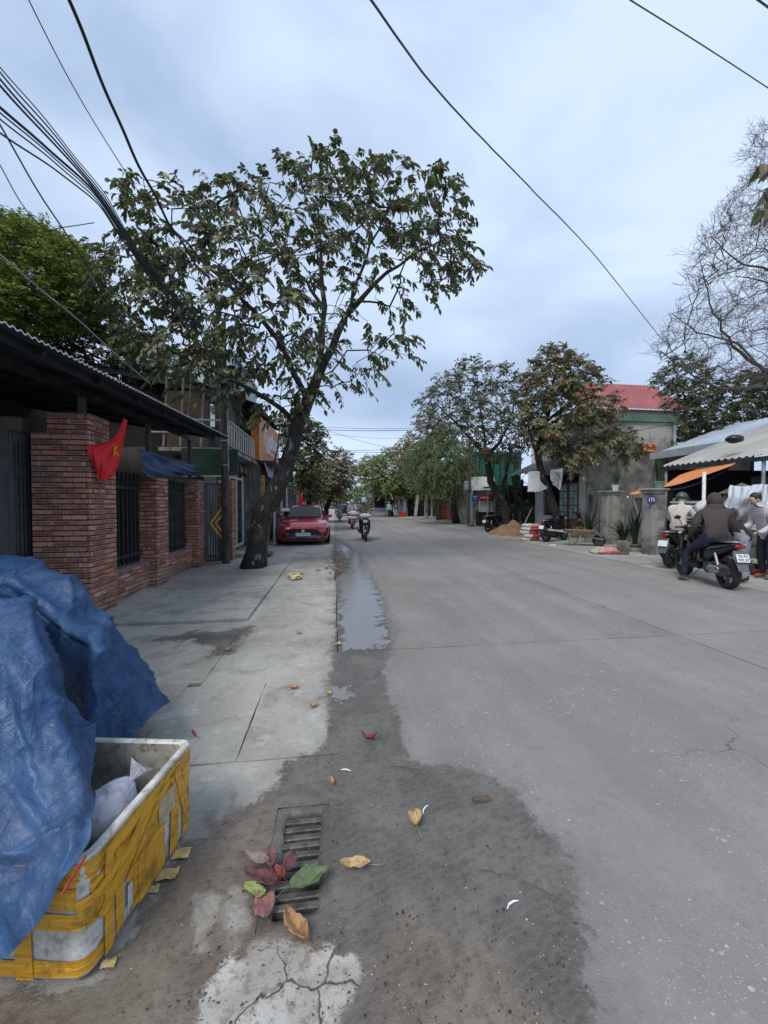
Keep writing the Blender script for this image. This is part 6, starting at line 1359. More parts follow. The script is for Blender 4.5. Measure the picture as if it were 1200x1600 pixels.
solo('brick_lump', MB().cbox(G(946,850).x-.16,G(946,850).x+.12,G(946,850).y,G(946,850).y+.2,0,.22,.03), M['dark_plaster'], 'grey concrete block behind the wheel of the barrow', 'block')
solo('paper_scrap', MB().cbox(G(863,853).x-.12,G(863,853).x+.12,G(863,853).y-.05,G(863,853).y+.05,.012,.04,.005), M['white'], 'flat white scrap on the pavement in front of the wheelbarrow', 'scrap')

ds = thing('dark_fill_shed', 'added near-black shed filling the dark gap between the gable house and the netted building', 'shed', (12, 23, 0)); q0, q1 = AY(776,762,23), AY(850,762,23)  # added shed; its near-black colour stands in for the gap's deep shade
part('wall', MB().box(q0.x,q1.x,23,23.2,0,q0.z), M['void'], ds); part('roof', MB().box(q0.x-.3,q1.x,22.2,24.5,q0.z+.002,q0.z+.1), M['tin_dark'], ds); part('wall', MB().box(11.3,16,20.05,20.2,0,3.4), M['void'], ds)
pc = thing('palm_clump', 'clump of dark drooping palm fronds left of the white house front', 'plant', (10.6,20.8,0)); rg = random.Random(31)
for k in range(46):
    a = rg.uniform(0,6.28); b0 = Vector((AY(808,800,20.8).x+rg.uniform(-1.0,.9), 20.8+rg.uniform(-.5,.5), rg.uniform(.6,3.2))); o = Vector((math.cos(a), math.sin(a)*.7-.2, 0)); L_ = rg.uniform(.7,1.3); rows = []
    s_ = Vector((-o.y,o.x,0)).normalized()
    for i in range(6):
        u = i/5; p = b0 + o*L_*u*.7 + Vector((0,0,.5*u-1.3*u*u))*L_; ww = .17*math.sin(math.pi*min(.96,u*.8+.15)); rows.append([p-s_*ww/2, p+Vector((0,0,.03)), p+s_*ww/2])
    part('leaf', MB().grid(rows), M['palm'], pc, smooth=True)
part('stem', MB().tube([(AY(808,800,20.8).x,20.8,0),(AY(806,780,20.8).x,20.8,3.2)], .09, 7), M['bark2'], pc)
# ================================================================ scooters, car, people
def xf(mb, Mx): mb.v = [tuple(Mx @ Vector(v)) for v in mb.v]; return mb
def scooter(lab, loc, rz, body, panel2=None, plate=None, group='motorbikes', detail=True, box=False):
    t = thing('motor_scooter', lab, 'motorbike', loc, rz, group); P = lambda n, m, mat, **k: part(n, m, mat, t, local=True, **k); panel2 = panel2 or M['black']
    wheel(t, (0,-.62,.275), .275, .125, 'x', 5, hubcol='dark_metal'); wheel(t, (0,.66,.275), .275, .10, 'x', 5, hubcol='silver')
    P('body_panel', MB().loft([(-.90,0,.80,.03,.02,2),(-.82,0,.77,.10,.055,2.4),(-.6,0,.70,.145,.11,2.6),(-.35,0,.62,.165,.16,2.8),(-.12,0,.55,.155,.19,3),(.02,0,.50,.13,.16,3)], 18), body, smooth='auto')
    P('seat', MB().loft([(-.80,0,.845,.07,.02,2.5),(-.72,0,.85,.125,.035,2.6),(-.45,0,.83,.15,.045,2.8),(-.3,0,.79,.14,.045,2.8),(-.1,0,.77,.12,.045,2.6),(.02,0,.73,.07,.03,2.5)], 16), M['black'], smooth='auto')
    P('grab_rail', MB().tube([(.12,-.55,.83),(.13,-.80,.84),(.07,-.90,.85),(-.07,-.90,.85),(-.13,-.80,.84),(-.12,-.55,.83)], .013, 7), M['silver'], smooth=True)
    P('floorboard', MB().loft([(-.02,0,.30,.15,.05,4),(.18,0,.30,.17,.045,4),(.36,0,.33,.17,.05,4)], 14), M['black'], smooth='auto')
    sh = MB(); rs = []
    for (z, y, hw, hd) in ((.27,.46,.12,.05),(.45,.45,.20,.06),(.65,.47,.22,.075),(.82,.50,.19,.08),(.93,.47,.14,.07),(1.0,.42,.10,.05)):
        rs.append([(hw*math.copysign(abs(math.cos(a))**.8, math.cos(a)), y+hd*math.sin(a)*(1.1 if math.sin(a) > 0 else .7), z) for a in [2*math.pi*k/16 for k in range(16)]])
    P('front_shield', sh.rings(rs), body, smooth='auto')
    P('front_mudguard', MB().grid([[(x*.065, .66+math.cos(a)*(.315-.02*abs(x)**2), .275+math.sin(a)*(.315-.02*abs(x)**2)) for x in (-1,-.5,0,.5,1)] for a in np.linspace(R(25), R(170), 14)]), body, smooth=True)
    fk = MB()
    for s in (-1,1): fk.tube([(.062*s,.66,.275),(.06*s,.50,.70)], .02, 7)
    P('fork', fk, M['silver'])
    hb = P('handlebar', MB().tube([(-.34,.33,1.03),(-.22,.40,1.03),(0,.43,1.0),(.22,.40,1.03),(.34,.33,1.03)], [.018,.016,.04,.016,.018], 8), M['black'], smooth=True)
    P('handlebar_cover', MB().blob((0,.44,1.02), (.14,.10,.075), 1, .02, 14, 9, 2.5), body, smooth=True)
    for s in (-1,1):
        mr = P('mirror', MB().tube([(.2*s,.38,1.04),(.24*s,.36,1.15),(.29*s,.34,1.21)], .007, 5).blob((.31*s,.34,1.23), (.065,.014,.042), 1, .0, 12, 7), M['black'], smooth=True)
        P('indicator', MB().blob((.13*s,.555,.90), (.05,.03,.03), 2, .0, 10, 6), M['lamp'], smooth=True)
    P('headlight', MB().blob((0,.56,.80), (.10,.05,.07), 1, 0, 14, 8, 2.6), M['lamp'], smooth=True)
    P('tail_light', MB().blob((0,-.89,.77), (.085,.03,.035), 1, 0, 12, 7, 2.8), M['redlamp'], smooth=True)
    P('engine', MB().cbox(-.12,.10,-.52,-.10,.24,.46,.04).blob((-.11,-.62,.33), (.05,.20,.11), 4, .05, 14, 8, 2.6).lathe([(.0,-.03),(.10,-.03),(.105,.0),(.08,.03),(0,.03)], 16, M=T(-.155,-.36,.34)@RY(math.pi/2)), M['dark_metal'], smooth='auto')
    P('engine_cover', MB().blob((-.16,-.48,.33), (.035,.17,.075), 4, .03, 14, 8, 2.6), M['silver'], smooth=True)
    P('exhaust', MB().tube([(.12,-.12,.28),(.15,-.35,.29),(.17,-.45,.33),(.18,-.86,.42),(.18,-.90,.425)], [.022,.024,.058,.066,.045], 12), M['black'], smooth='auto')
    P('rear_mudguard', MB().loft([(0,0,0,.085,.012,3),(.16,0,0,.10,.014,3),(.34,0,.0,.085,.012,3)], 12).__class__() if False else xf(MB().loft([(0,0,0,.085,.012,3),(.16,0,0,.10,.014,3),(.36,0,.0,.075,.012,3)], 12), T(0,-.86,.70)@RX(R(-112))), panel2)
    for s in (-1,1): P('shock', MB().tube([(.13*s,-.60,.34),(.14*s,-.50,.62)], .025, 8), M['silver'])
    ks = P('side_stand', MB().tube([(-.10,-.02,.26),(-.26,.06,.015),(-.30,.10,.012)], .010, 5), M['dark_metal'])
    pl = xf(MB().cbox(-.095,.095,-.004,.004,-.07,.07,.003), T(0,-.965,.585)@RX(R(-18))); po = P('licence_plate', pl, M['plate'])
    if plate:
        m_ = MB().text(plate[0], .062, T(0,-.963,.617)@RX(R(72))).text(plate[1], .062, T(0,-.983,.556)@RX(R(72))); part('plate_number', m_, M['ink'], po, local=True)
    return t
# ---- people
SKIN = simple('skin', (.36,.21,.15), .55, 0, .1, 30, .05); SKINL = simple('skin_pale', (.46,.29,.21), .55, 0, .1, 30, .05)
def cloth(nm, c, var=.2, s=14):
    b = NB(nm); v = b.pos(); n = b.noise(v, s, 4, .6, .5); n2 = b.noise(v, 4, 3); f = b.mix(b.ramp(n, .35, .65), tuple(x*(1-var) for x in c), c); return b.fin(f, .85, 0, b.bump(b.math('ADD', n2, n), .7, .02))
def person(lab, loc, rz, J, mats, rad=None, female=False, fingers=True, hair='helmet', hcol=None, mask=None, group=None, scale=1.0):
    """J: joint places in the figure's own frame. mats: jacket, trousers, shoes, skin"""
    t = thing('person', lab, 'person', loc, rz, group); rd = dict(pelvis=.155, spine=.145, chest=.165, neck=.055, head1=.085, head2=.098, head3=.07, sh=.075, el=.052, wr=.036, ha=.034, hip=.098, kn=.068, an=.045, he=.042, toe=.035)
    rd.update(rad or {})
    names = ['pelvis','spine','chest','neck','head1','head2','head3']; V = [J['pelvis'], J['spine'], J['chest'], J['neck']]
    hd = Vector(J['head']); nk = Vector(J['neck']); up = (hd-nk).normalized(); V += [tuple(nk+up*.10), tuple(hd), tuple(hd+up*.075)]
    Rr = [(rd['pelvis']*1.12, rd['pelvis']*.82), (rd['spine']*1.05, rd['spine']*.8), (rd['chest']*1.12, rd['chest']*.75), (rd['neck'],)*2, (rd['head1']*.8,)*2, (rd['head2']*.82,)*2, (rd['head3']*.8,)*2]
    E = [(0,1),(1,2),(2,3),(3,4),(4,5),(5,6)]; B = [(0,1,0),(1,2,0),(2,3,0),(3,4,3),(4,5,3),(5,6,3)]
    for s in 'LR':
        b = len(V); V += [J['sh'+s], J['el'+s], J['wr'+s], J['ha'+s]]; Rr += [(rd['sh'],)*2, (rd['el'],)*2, (rd['wr'],)*2, (rd['ha']*1.1, rd['ha']*.6)]
        E += [(2,b),(b,b+1),(b+1,b+2),(b+2,b+3)]; B += [(2,b,0),(b,b+1,0),(b+1,b+2,0),(b+2,b+3,3)]
    for s in 'LR':
        b = len(V); toe = Vector(J['an'+s]) + (Vector(J['toe'+s])-Vector(J['an'+s])); he = Vector(J['an'+s])+Vector((0,0,-.05)); V += [J['hip'+s], J['kn'+s], J['an'+s], tuple(he), J['toe'+s]]; Rr += [(rd['hip'],)*2, (rd['kn'],)*2, (rd['an'],)*2, (rd['he'],)*2, (rd['toe'],)*2]
        E += [(0,b),(b,b+1),(b+1,b+2),(b+2,b+3),(b+3,b+4)]; B += [(0,b,1),(b,b+1,1),(b+1,b+2,1),(b+2,b+3,2),(b+3,b+4,2)]
    me = bpy.data.meshes.new('body'); me.from_pydata([tuple(v) for v in V], E, []); tmp = bpy.data.objects.new('tmp', me); COL.objects.link(tmp)
    md = tmp.modifiers.new('s', 'SKIN'); md.use_smooth_shade = True
    for i, sv in enumerate(me.skin_vertices[0].data): sv.radius = Rr[i]; sv.use_root = (i == 0)
    m2 = tmp.modifiers.new('ss', 'SUBSURF'); m2.levels = 2; m2.render_levels = 2
    dg = bpy.context.evaluated_depsgraph_get(); nm = bpy.data.meshes.new_from_object(tmp.evaluated_get(dg)); bpy.data.objects.remove(tmp)
    mb = MB(); mb.v = [tuple(v.co) for v in nm.vertices]; mb.f = [tuple(p.vertices) for p in nm.polygons]
    segs = [(Vector(V[a]), Vector(V[b_]), m_) for a, b_, m_ in B]
    def mat_of(c):
        best, bm_ = 1e9, 0
        for a, b_, m_ in segs:
            ab = b_-a; u = max(0, min(1, (c-a).dot(ab)/(ab.length_squared+1e-9))); d = (c-a-ab*u).length - (.05 if m_ == 0 else 0)
            if d < best: best, bm_ = d, m_
        return bm_
    for f in mb.f: mb.m.append(mat_of(sum((Vector(mb.v[i]) for i in f), Vector())/len(f)))
    # wrinkles in the clothes
    for i, v in enumerate(mb.v):
        q = Vector(v); mb.v[i] = tuple(q + (Vector((mno.noise(q*9), mno.noise(q*9+Vector((5,0,0))), mno.noise(q*9+Vector((0,7,0)))))*.012 if q.z < nk.z+.02 else Vector()))
    if hair == 'hood':
        hq = MB().blob(tuple(nk+Vector((0,-.01,.0))), (.155,.13,.12), 3, .12, 16, 10); mb.add(hq.v, hq.f, 0)
    if fingers:
        for s in 'LR':
            h = Vector(J['ha'+s]); w_ = Vector(J['wr'+s]); d = (h-w_).normalized(); sd = d.cross(Vector((0,0,1))); sd = sd.normalized() if sd.length > .1 else Vector((1,0,0)); dn = sd.cross(d)
            if dn.z > 0: dn = -dn
            for k, ln in enumerate((.062,.072,.068,.054)):
                a = h + sd*(k-1.5)*.019 + d*.018; mb.tube([a, a+d*ln*.45, a+d*ln*.7+dn*ln*.35, a+d*ln*.55+dn*ln*.72], [.0095,.009,.0085,.007], 6, 3)
            sg = 1 if s == 'L' else -1
            a = w_.lerp(h, .55) + sd*.028*sg; mb.tube([a, a+sd*.02*sg+d*.025, a+sd*.012*sg+d*.045+dn*.03], [.011,.010,.008], 6, 3)
    part('body', mb, mats, t, local=True, smooth=True)
    fw = Vector(J.get('face', (0,1,0))).normalized(); sd = fw.cross(up).normalized(); fw = up.cross(sd).normalized(); c = hd+up*.01
    FM = Matrix((( sd.x, fw.x, up.x, c.x), (sd.y, fw.y, up.y, c.y), (sd.z, fw.z, up.z, c.z), (0,0,0,1)))
    fc = MB(); fc.blob((0,.025,-.01), (.072,.082,.105), 1, .02, 16, 12, 2.2, 0).blob((0,.108,-.02), (.013,.018,.022), 1, 0, 8, 6)
    for s in (-1,1): fc.blob((.076*s,.01,-.01), (.012,.022,.032), 1, 0, 8, 6)
    xf(fc, FM); part('face', fc, mats[3], t, local=True, smooth=True)
    ey = MB()
    for s in (-1,1): ey.blob((.030*s,.096,.012), (.012,.006,.006), 1, 0, 8, 5)
    part('eyes', xf(ey, FM), M['ink'], t, local=True); part('mouth', xf(MB().blob((0,.100,-.058), (.022,.006,.006), 1, 0, 8, 5), FM), simple('lips', (.30,.10,.09), .5), t, local=True)
    if mask: part('face_mask', xf(MB().blob((0,.055,-.045), (.074,.066,.052), 1, .02, 14, 9, 2.6), FM), mask, t, local=True, smooth=True)
    if hair == 'helmet':
        hm = MB(); n = 20; rs = []
        for th in np.linspace(R(-14), R(89), 9): rs.append([(math.cos(th)*.125*math.cos(a), math.cos(th)*.145*math.sin(a)-.005, .015+math.sin(th)*.135) for a in [2*math.pi*k/n for k in range(n)]])
        hm.rings(rs, 0); hm.grid([[(math.cos(a)*r_*.9, math.sin(a)*r_, .0+.035-(r_-.13)*.35) for r_ in (.13,.16,.185)] for a in np.linspace(R(35), R(145), 10)])
        part('helmet', xf(hm, FM), hcol, t, local=True, smooth=True)
    elif hair == 'hood':
        hm = MB(); n = 20; rs = []
        for th in np.linspace(R(-75), R(89), 10): rs.append([(math.cos(th)**.7*.125*math.cos(a), (math.cos(th)**.7*.165*math.sin(a)-.035) if math.sin(a) < .55 else .045, -.01+math.sin(th)*.155) for a in [2*math.pi*k/n for k in range(n)]])
        hm.rings(rs, 0); part('hood', xf(hm, FM), hcol, t, local=True, smooth=True)
    else: part('hair', xf(MB().blob((0,-.018,.035), (.088,.098,.098), 2, .08, 16, 11), FM), hcol, t, local=True, smooth=True)
    return t
HELM = {'green': simple('dark_green_helmet', (.045,.07,.055), .35), 'white': simple('white_helmet', (.62,.63,.62), .3), 'silver': simple('silver_grey_helmet', (.38,.39,.40), .3, .2), 'mint': simple('mint_helmet', (.25,.62,.54), .35), 'black': M['blackgloss']}
def seated(lean=0.0, twist=0.0, foot='board', hips=.90):
    c, s = math.cos(lean), math.sin(lean); b = Vector((0,-.28,hips))
    def up(x, y, z): y2 = y*c + z*s; z2 = z*c - y*s; x2 = x*math.cos(twist)-y2*math.sin(twist)*0; return tuple(b+Vector((x2, y2, z2)))
    J = dict(pelvis=tuple(b), spine=up(0,0,.22), chest=up(0,.02,.42), neck=up(0,.04,.57), head=up(0,.07,.72), shL=up(-.19,.02,.48), shR=up(.19,.02,.48), elL=up(-.27,.17,.25), elR=up(.27,.17,.25), wrL=(-.29,.22,1.04), wrR=(.29,.22,1.04), haL=(-.29,.31,1.05), haR=(.29,.31,1.05),
             hipL=(-.10,-.24,hips-.03), hipR=(.10,-.24,hips-.03), knL=(-.17,.16,hips-.12), knR=(.17,.16,hips-.12), anL=(-.16,.12,.40), anR=(.16,.12,.40), toeL=(-.17,.27,.35), toeR=(.17,.27,.35))
    if foot == 'left': J.update(knL=(-.26,.10,.56), anL=(-.33,.06,.10), toeL=(-.35,.20,.04))
    if foot == 'both': J.update(knL=(-.26,.12,.56), anL=(-.33,.02,.10), toeL=(-.35,.16,.04), knR=(.26,.12,.56), anR=(.33,.02,.10), toeR=(.35,.16,.04))
    return J
JK = dict(cream=cloth('cream_jacket', (.62,.56,.50)), brown=cloth('dark_brown_jacket', (.060,.045,.042)), blk=cloth('black_jacket', (.022,.020,.022)), navy=cloth('navy_trousers', (.012,.014,.035)), grey=cloth('grey_trousers', (.26,.29,.34)), stripe=None, olive=cloth('olive_jacket', (.14,.12,.08)), whitec=cloth('white_shirt', (.55,.57,.60)), dk=cloth('dark_trousers', (.03,.03,.035)))
b = NB('striped_shirt'); w_ = b.wave(b.pos(), 9, 'Z', .6); JK['stripe'] = b.fin(b.mix(b.ramp(w_, .35, .65), (.62,.58,.60), (.42,.36,.42)), .85)
SHOE = simple('black_shoe', (.015,.015,.015), .5); SAND = simple('brown_sandal', (.12,.07,.05), .6)
# scooter A with the man in the cream jacket
hA = math.atan2(.36, .93) - math.pi/2
rA = G(1047,888); dA = Vector((math.cos(hA+math.pi/2), math.sin(hA+math.pi/2), 0)); cA = rA + dA*.62
scooter('black motor scooter under the man in the cream jacket, seen from behind', (cA.x,cA.y,.012), hA, M['blackgloss'], M['metal_grey'], ('75-H1','123.56') if False else None, 'scooters at the produce stall')
J = seated(.12, 0, 'both'); J['face'] = (.15,1,-.05)
person('man in a cream jacket and dark green helmet with a pale blue mask', (cA.x,cA.y,.012), hA, J, [JK['cream'], JK['dk'], SHOE, SKINL], rad=dict(chest=.185, pelvis=.17, sh=.085, el=.065, wr=.048), hair='helmet', hcol=HELM['green'], mask=simple('blue_mask', (.42,.58,.68), .8))
# scooter B with the person in the brown hooded jacket
rB = G(1137,920); hB = R(-17); dB = Vector((math.cos(hB+math.pi/2), math.sin(hB+math.pi/2), 0)); cB = rB + dB*.62
scooter('dark scooter with a white rear number plate, nearest to the camera', (cB.x,cB.y,0), hB, M['blackgloss'], simple('grey_mudguard', (.10,.11,.12), .5), ('75-F2','707.37'), 'scooters at the produce stall')
J = seated(.42, 0, 'left', .90); J.update(wrR=(.26,.20,1.06), haR=(.27,.29,1.05), wrL=(-.24,.02,.90), haL=(-.25,.09,.86), elL=(-.30,-.10,1.08)); J['face'] = (.5,1,-.35)
for q_, dx_ in (('spine',.03),('chest',.09),('neck',.15),('head',.19),('shL',.08),('shR',.11),('elL',.05),('elR',.08)): J[q_] = (J[q_][0]+dx_, J[q_][1], J[q_][2])
person('person in a dark brown hooded jacket leaning forward on the nearest scooter', (cB.x,cB.y,0), hB, J, [JK['brown'], JK['navy'], SAND, SKIN], rad=dict(chest=.20, spine=.185, pelvis=.185, sh=.10, el=.075, wr=.05, hip=.11), hair='hood', hcol=JK['brown'])
# the one in grey trousers, bent forward on the far side
pC = G(1161,911)
J = dict(pelvis=(0,0,.92), spine=(-.02,.16,1.08), chest=(-.04,.34,1.20), neck=(-.06,.47,1.30), head=(-.08,.58,1.40), face=(-.3,1,-.5), shL=(-.22,.36,1.24), shR=(.15,.38,1.22), elL=(-.30,.48,.98), elR=(.20,.54,.98), wrL=(-.30,.68,.90), wrR=(.12,.72,.88), haL=(-.29,.76,.87), haR=(.10,.80,.85),
         hipL=(-.10,0,.88), hipR=(.10,0,.88), knL=(-.11,.04,.48), knR=(.11,.05,.48), anL=(-.10,-.02,.10), anR=(.11,-.02,.10), toeL=(-.11,.14,.035), toeR=(.12,.14,.035))
person('person in grey trousers, black jacket and white helmet, bending forward', (pC.x,pC.y,.012), R(28), J, [JK['blk'], JK['grey'], SHOE, SKIN], rad=dict(chest=.18, spine=.16, pelvis=.165, hip=.115, kn=.09, an=.065, el=.07), hair='helmet', hcol=HELM['white'])
# seller at the right edge
pD = G(1199,905)
J = dict(pelvis=(0,0,.92), spine=(0,.05,1.12), chest=(0,.12,1.30), neck=(0,.18,1.44), head=(0,.24,1.57), face=(0,1,-.4), shL=(-.19,.13,1.36), shR=(.19,.13,1.36), elL=(-.25,.10,1.08), elR=(.25,.12,1.08), wrL=(-.26,.30,.95), wrR=(.20,.33,.98), haL=(-.25,.38,.93), haR=(.17,.40,.96),
         hipL=(-.10,0,.88), hipR=(.10,0,.88), knL=(-.10,.03,.48), knR=(.10,.05,.48), anL=(-.10,-.02,.10), anR=(.10,0,.10), toeL=(-.11,.14,.035), toeR=(.11,.16,.035))
person('seller in a striped pale shirt and navy trousers standing at the right edge', (pD.x,pD.y,.012), R(75), J, [JK['stripe'], JK['navy'], SAND, SKINL], rad=dict(hip=.11, kn=.08, an=.055, el=.065, sh=.085, wr=.045), hair='hair', hcol=M['ink'])
# riders on the road
def rider(lab, slab, px, py, body, jk, tr, helm, rz=math.pi, mask=None, sackload=False, cover=None):
    g_ = G(px, py); c_ = Vector((g_.x, g_.y+.62, 0))
    s_ = scooter(slab, (c_.x,c_.y,0), rz, body, None, None, 'scooters riding along the road'); J = seated(.08); J['face'] = (0,1,0)
    person(lab, (c_.x,c_.y,0), rz, J, [jk, tr, SHOE, SKIN], rad=dict(chest=.19, sh=.09, el=.065, pelvis=.17), hair='helmet', hcol=helm, mask=mask, group='riders on the road')
    return c_
c_ = rider('rider in an olive brown jacket and grey helmet coming towards the camera', 'dark scooter with a white front cowl, foremost of those on the road', 571, 846, M['blackgloss'], JK['olive'], JK['dk'], HELM['silver'])
ld = thing('sack_load', 'pale bundles tied on the side of the foremost scooter on the road', 'load', (c_.x-.45,c_.y,.7))
for k in range(2): part('sack', MB().blob((c_.x-.42, c_.y-.05, .93+k*.17), (.26,.34,.11), k+3, .18, 16, 10, 2.4), M['sackw'], ld, smooth=True)
solo('cowl_bag', MB().blob((c_.x, c_.y-.56, 1.02), (.25,.14,.10), 5, .25, 16, 10), M['white_wall'], 'white bag hung over the handlebar of the foremost scooter', 'bag', smooth=True)
rider('rider in a white shirt and mask on a red scooter', 'red and black scooter second from the front on the road', 551, 827, simple('red_scooter_paint', (.22,.015,.03), .25), JK['whitec'], JK['dk'], HELM['silver'], mask=simple('white_mask', (.5,.55,.6), .8))
rider('rider in a white shirt far down the left lane', 'pale scooter far down the left lane', 531, 815, M['white_wall'], JK['whitec'], JK['dk'], HELM['black'])
rider('rider in dark clothes far down the road behind the red scooter', 'dark scooter far down the road behind the red one', 545, 808, M['blackgloss'], JK['blk'], JK['dk'], HELM['white'])
rider('rider in a dark jacket, farthest on the left lane', 'dark scooter farthest on the left lane', 527, 808, M['blackgloss'], JK['blk'], JK['dk'], HELM['black'])
g_ = G(608,808)
J = dict(pelvis=(0,0,.92), spine=(0,.02,1.12), chest=(0,.03,1.32), neck=(0,.03,1.46), head=(0,.05,1.60), face=(0,1,0), shL=(-.19,.02,1.38), shR=(.19,.02,1.38), elL=(-.26,-.02,1.10), elR=(.26,-.02,1.10), wrL=(-.27,.08,.86), wrR=(.27,.08,.86), haL=(-.27,.12,.78), haR=(.27,.12,.78), hipL=(-.10,0,.88), hipR=(.10,0,.88), knL=(-.10,.03,.48), knR=(.10,.03,.48), anL=(-.10,0,.10), anR=(.10,0,.10), toeL=(-.11,.14,.035), toeR=(.11,.14,.035))
person('person in a mint green top and helmet standing by the food cart', (g_.x,g_.y,0), R(160), J, [cloth('mint_shirt', (.28,.60,.54)), JK['dk'], SHOE, SKIN], hair='helmet', hcol=HELM['mint'])
# parked motorbikes on the right
for (px, py, rz, body, lab) in ((766,832,R(-60),M['blackgloss'],'black motorbike at the left end of the parked row under the dark tree'),(779,830,R(-75),M['blackgloss'],'dark motorbike with white side panels in the middle of the parked row'),(792,826,R(-80),M['metal_grey'],'grey motorbike next to the sand heap in the parked row'),
                                (858,847,R(-62),M['blackgloss'],'black motorbike parked between the cement bags and the wheelbarrow'),(880,841,R(-95),simple('maroon_paint', (.10,.015,.02), .3),'dark red motorbike parked behind the wheelbarrow')):
    g_ = G(px, py); scooter(lab, (g_.x+.4,g_.y+.25,.012), rz, body, None, None, 'motorbikes parked on the right pavement')
# ---- red car
def carpaint():
    b = NB('metallic_red_paint'); v = b.pos(); n = b.noise(v, 300, 1); b.fin(b.mix(n, (.33,.006,.018), (.42,.012,.03)), .30, .35, None, spec=.6); b.b.inputs['Coat Weight'].default_value = .9; b.b.inputs['Coat Roughness'].default_value = .04; return b.mat
M['carred'] = carpaint()
cx, cy = -1.18, 13.95+2.32
car = thing('parked_car', 'glossy red saloon car parked on the left pavement facing the camera', 'car', (cx,cy,0), math.pi+R(2))
P = lambda n, m, mat, **k: part(n, m, mat, car, local=True, **k)
def ring(y, zl, w0, w1, zb, w2, zt, dz=0):
    """half section: sill, flank, belt, deck edge, deck centre"""
    H = [(w0*.86, zl), (w0, zl+.06), (w1, zl+.22), (w1*1.0, (zl+zb)/2+.06), (w1*.985, zb-.03), (w2, zt-.02), (w2*.6, zt+dz*.7), (0, zt+dz)]
    return [(x, y, z) for x, z in H] + [(-x, y, z) for x, z in H[-2::-1]]
S = [ring(2.33,.24,.62,.66,.54,.55,.60,.01), ring(2.26,.20,.78,.82,.62,.66,.68,.02), ring(2.08,.18,.86,.90,.70,.74,.77,.03), ring(1.8,.18,.88,.925,.77,.80,.84,.04), ring(1.4,.19,.87,.93,.83,.82,.89,.045), ring(.95,.19,.86,.93,.90,.80,.95,.04), ring(.3,.19,.86,.93,.93,.80,.96,.02),
     ring(-.5,.19,.86,.93,.95,.80,.98,.02), ring(-1.3,.19,.87,.935,.97,.80,1.0,.03), ring(-1.8,.2,.87,.93,.98,.78,1.04,.03), ring(-2.1,.24,.84,.90,.96,.72,1.04,.02), ring(-2.30,.32,.74,.80,.90,.62,.98,.01)]
P('body', MB().rings(S, 0, True, True), M['carred'], smooth='auto')
def cab(y, zb, wb, zt, wt): return [(wb,y,zb),(wb*.97,y,zb+(zt-zb)*.35),(wt*1.08,y,zt-.07),(wt*.9,y,zt-.01),(0,y,zt+.012),(-wt*.9,y,zt-.01),(-wt*1.08,y,zt-.07),(-wt*.97*wb/wt,y,zb+(zt-zb)*.35),(-wb,y,zb)]
CB = [cab(1.12,.93,.74,.95,.70), cab(.80,.94,.78,1.12,.66), cab(.42,.95,.80,1.33,.60), cab(.15,.95,.80,1.42,.585), cab(-.4,.95,.81,1.465,.58), cab(-1.0,.96,.80,1.43,.57), cab(-1.5,.98,.78,1.29,.58), cab(-1.95,1.0,.72,1.06,.62)]
P('cabin', MB().rings(CB, 0, True, True), M['carred'], smooth='auto')
cg = simple('tinted_glass', (.012,.018,.022), .10, 0, .1, 5, .0, spec=.22)
ws = MB().grid([[(x*w_, y, z+.008+(1-x*x)*.02) for x in np.linspace(-1,1,9)] for (y,z,w_) in ((1.10,.965,.66),(.82,1.115,.64),(.60,1.24,.615),(.40,1.345,.585))]); ws.v = [(x, y+.012, z+.012) for x,y,z in ws.v]; P('windscreen', ws, cg, smooth=True)
P('rear_window', MB().grid([[(x*w_, y, z+.012) for x in np.linspace(-1,1,7)] for (y,z,w_) in ((-1.12,1.42,.52),(-1.5,1.305,.56),(-1.9,1.09,.58))]), cg, smooth=True)
for s in (-1,1):
    sw = MB().grid([[(s*(.815-.195*((z-.98)/.42)), y, z) for z in np.linspace(.99,zt,4)] for (y,zt) in ((.85,1.08),(.5,1.25),(.15,1.355),(-.4,1.385),(-1.0,1.355),(-1.45,1.22))]); sw.v = [(x+s*.012,y,z) for x,y,z in sw.v]; P('side_window', sw, cg, smooth=True)
    P('wing_mirror', MB().blob((s*.98,.68,1.02), (.10,.07,.065), 1, .02, 14, 9, 2.6).tube([(s*.82,.68,.96),(s*.92,.68,1.0)], .02, 6), M['carred'], smooth=True)
    hl = MB().add([(s*.50,2.235,.655),(s*.84,2.02,.735),(s*.86,1.90,.775),(s*.80,2.0,.80),(s*.52,2.22,.70)], [(0,1,2,3,4)]); hl.v = [(x+s*.01,y+.035,z+.008) for x,y,z in hl.v]; hlo = P('headlight', hl, simple('headlight_glass', (.05,.055,.06), .05, 0, .1, 20, 0, spec=.9))
    d1 = MB().bar((s*.55,2.272,.685),(s*.84,2.085,.765),.006,.014); part('light_strip', d1, M['white'], hlo, local=True)
    P('intake', MB().cbox(s*.66,s*.84,2.16,2.30,.34,.50,.03), M['black'])
    P('front_blade', MB().bar((s*.40,2.39,.33),(s*.60,2.375,.235),.02,.035).bar((s*.60,2.375,.235),(s*.84,2.27,.255),.02,.03), M['carred'])
    for y in (1.42,-1.30):
        P('wheel_arch', MB().lathe([(.001,-.01),(.365,-.01),(.365,.006),(.001,.006)], 26, M=T(s*.922,y,.345)@RY(math.pi/2)), M['black'])
        wheel(car, (s*.865,y,.325), .325, .21, 'x', 10, hubcol='silver', solid=True)
P('grille', MB().rings([[(-.58,y_,.27),(.58,y_,.27),(.70,y_-.02,.36),(.66,y_-.02,.47),(.50,y_,.575),(.30,y_,.60),(-.30,y_,.60),(-.50,y_,.575),(-.66,y_-.02,.47),(-.70,y_-.02,.36)] for y_ in (2.2,2.365)]), M['blackgloss'])
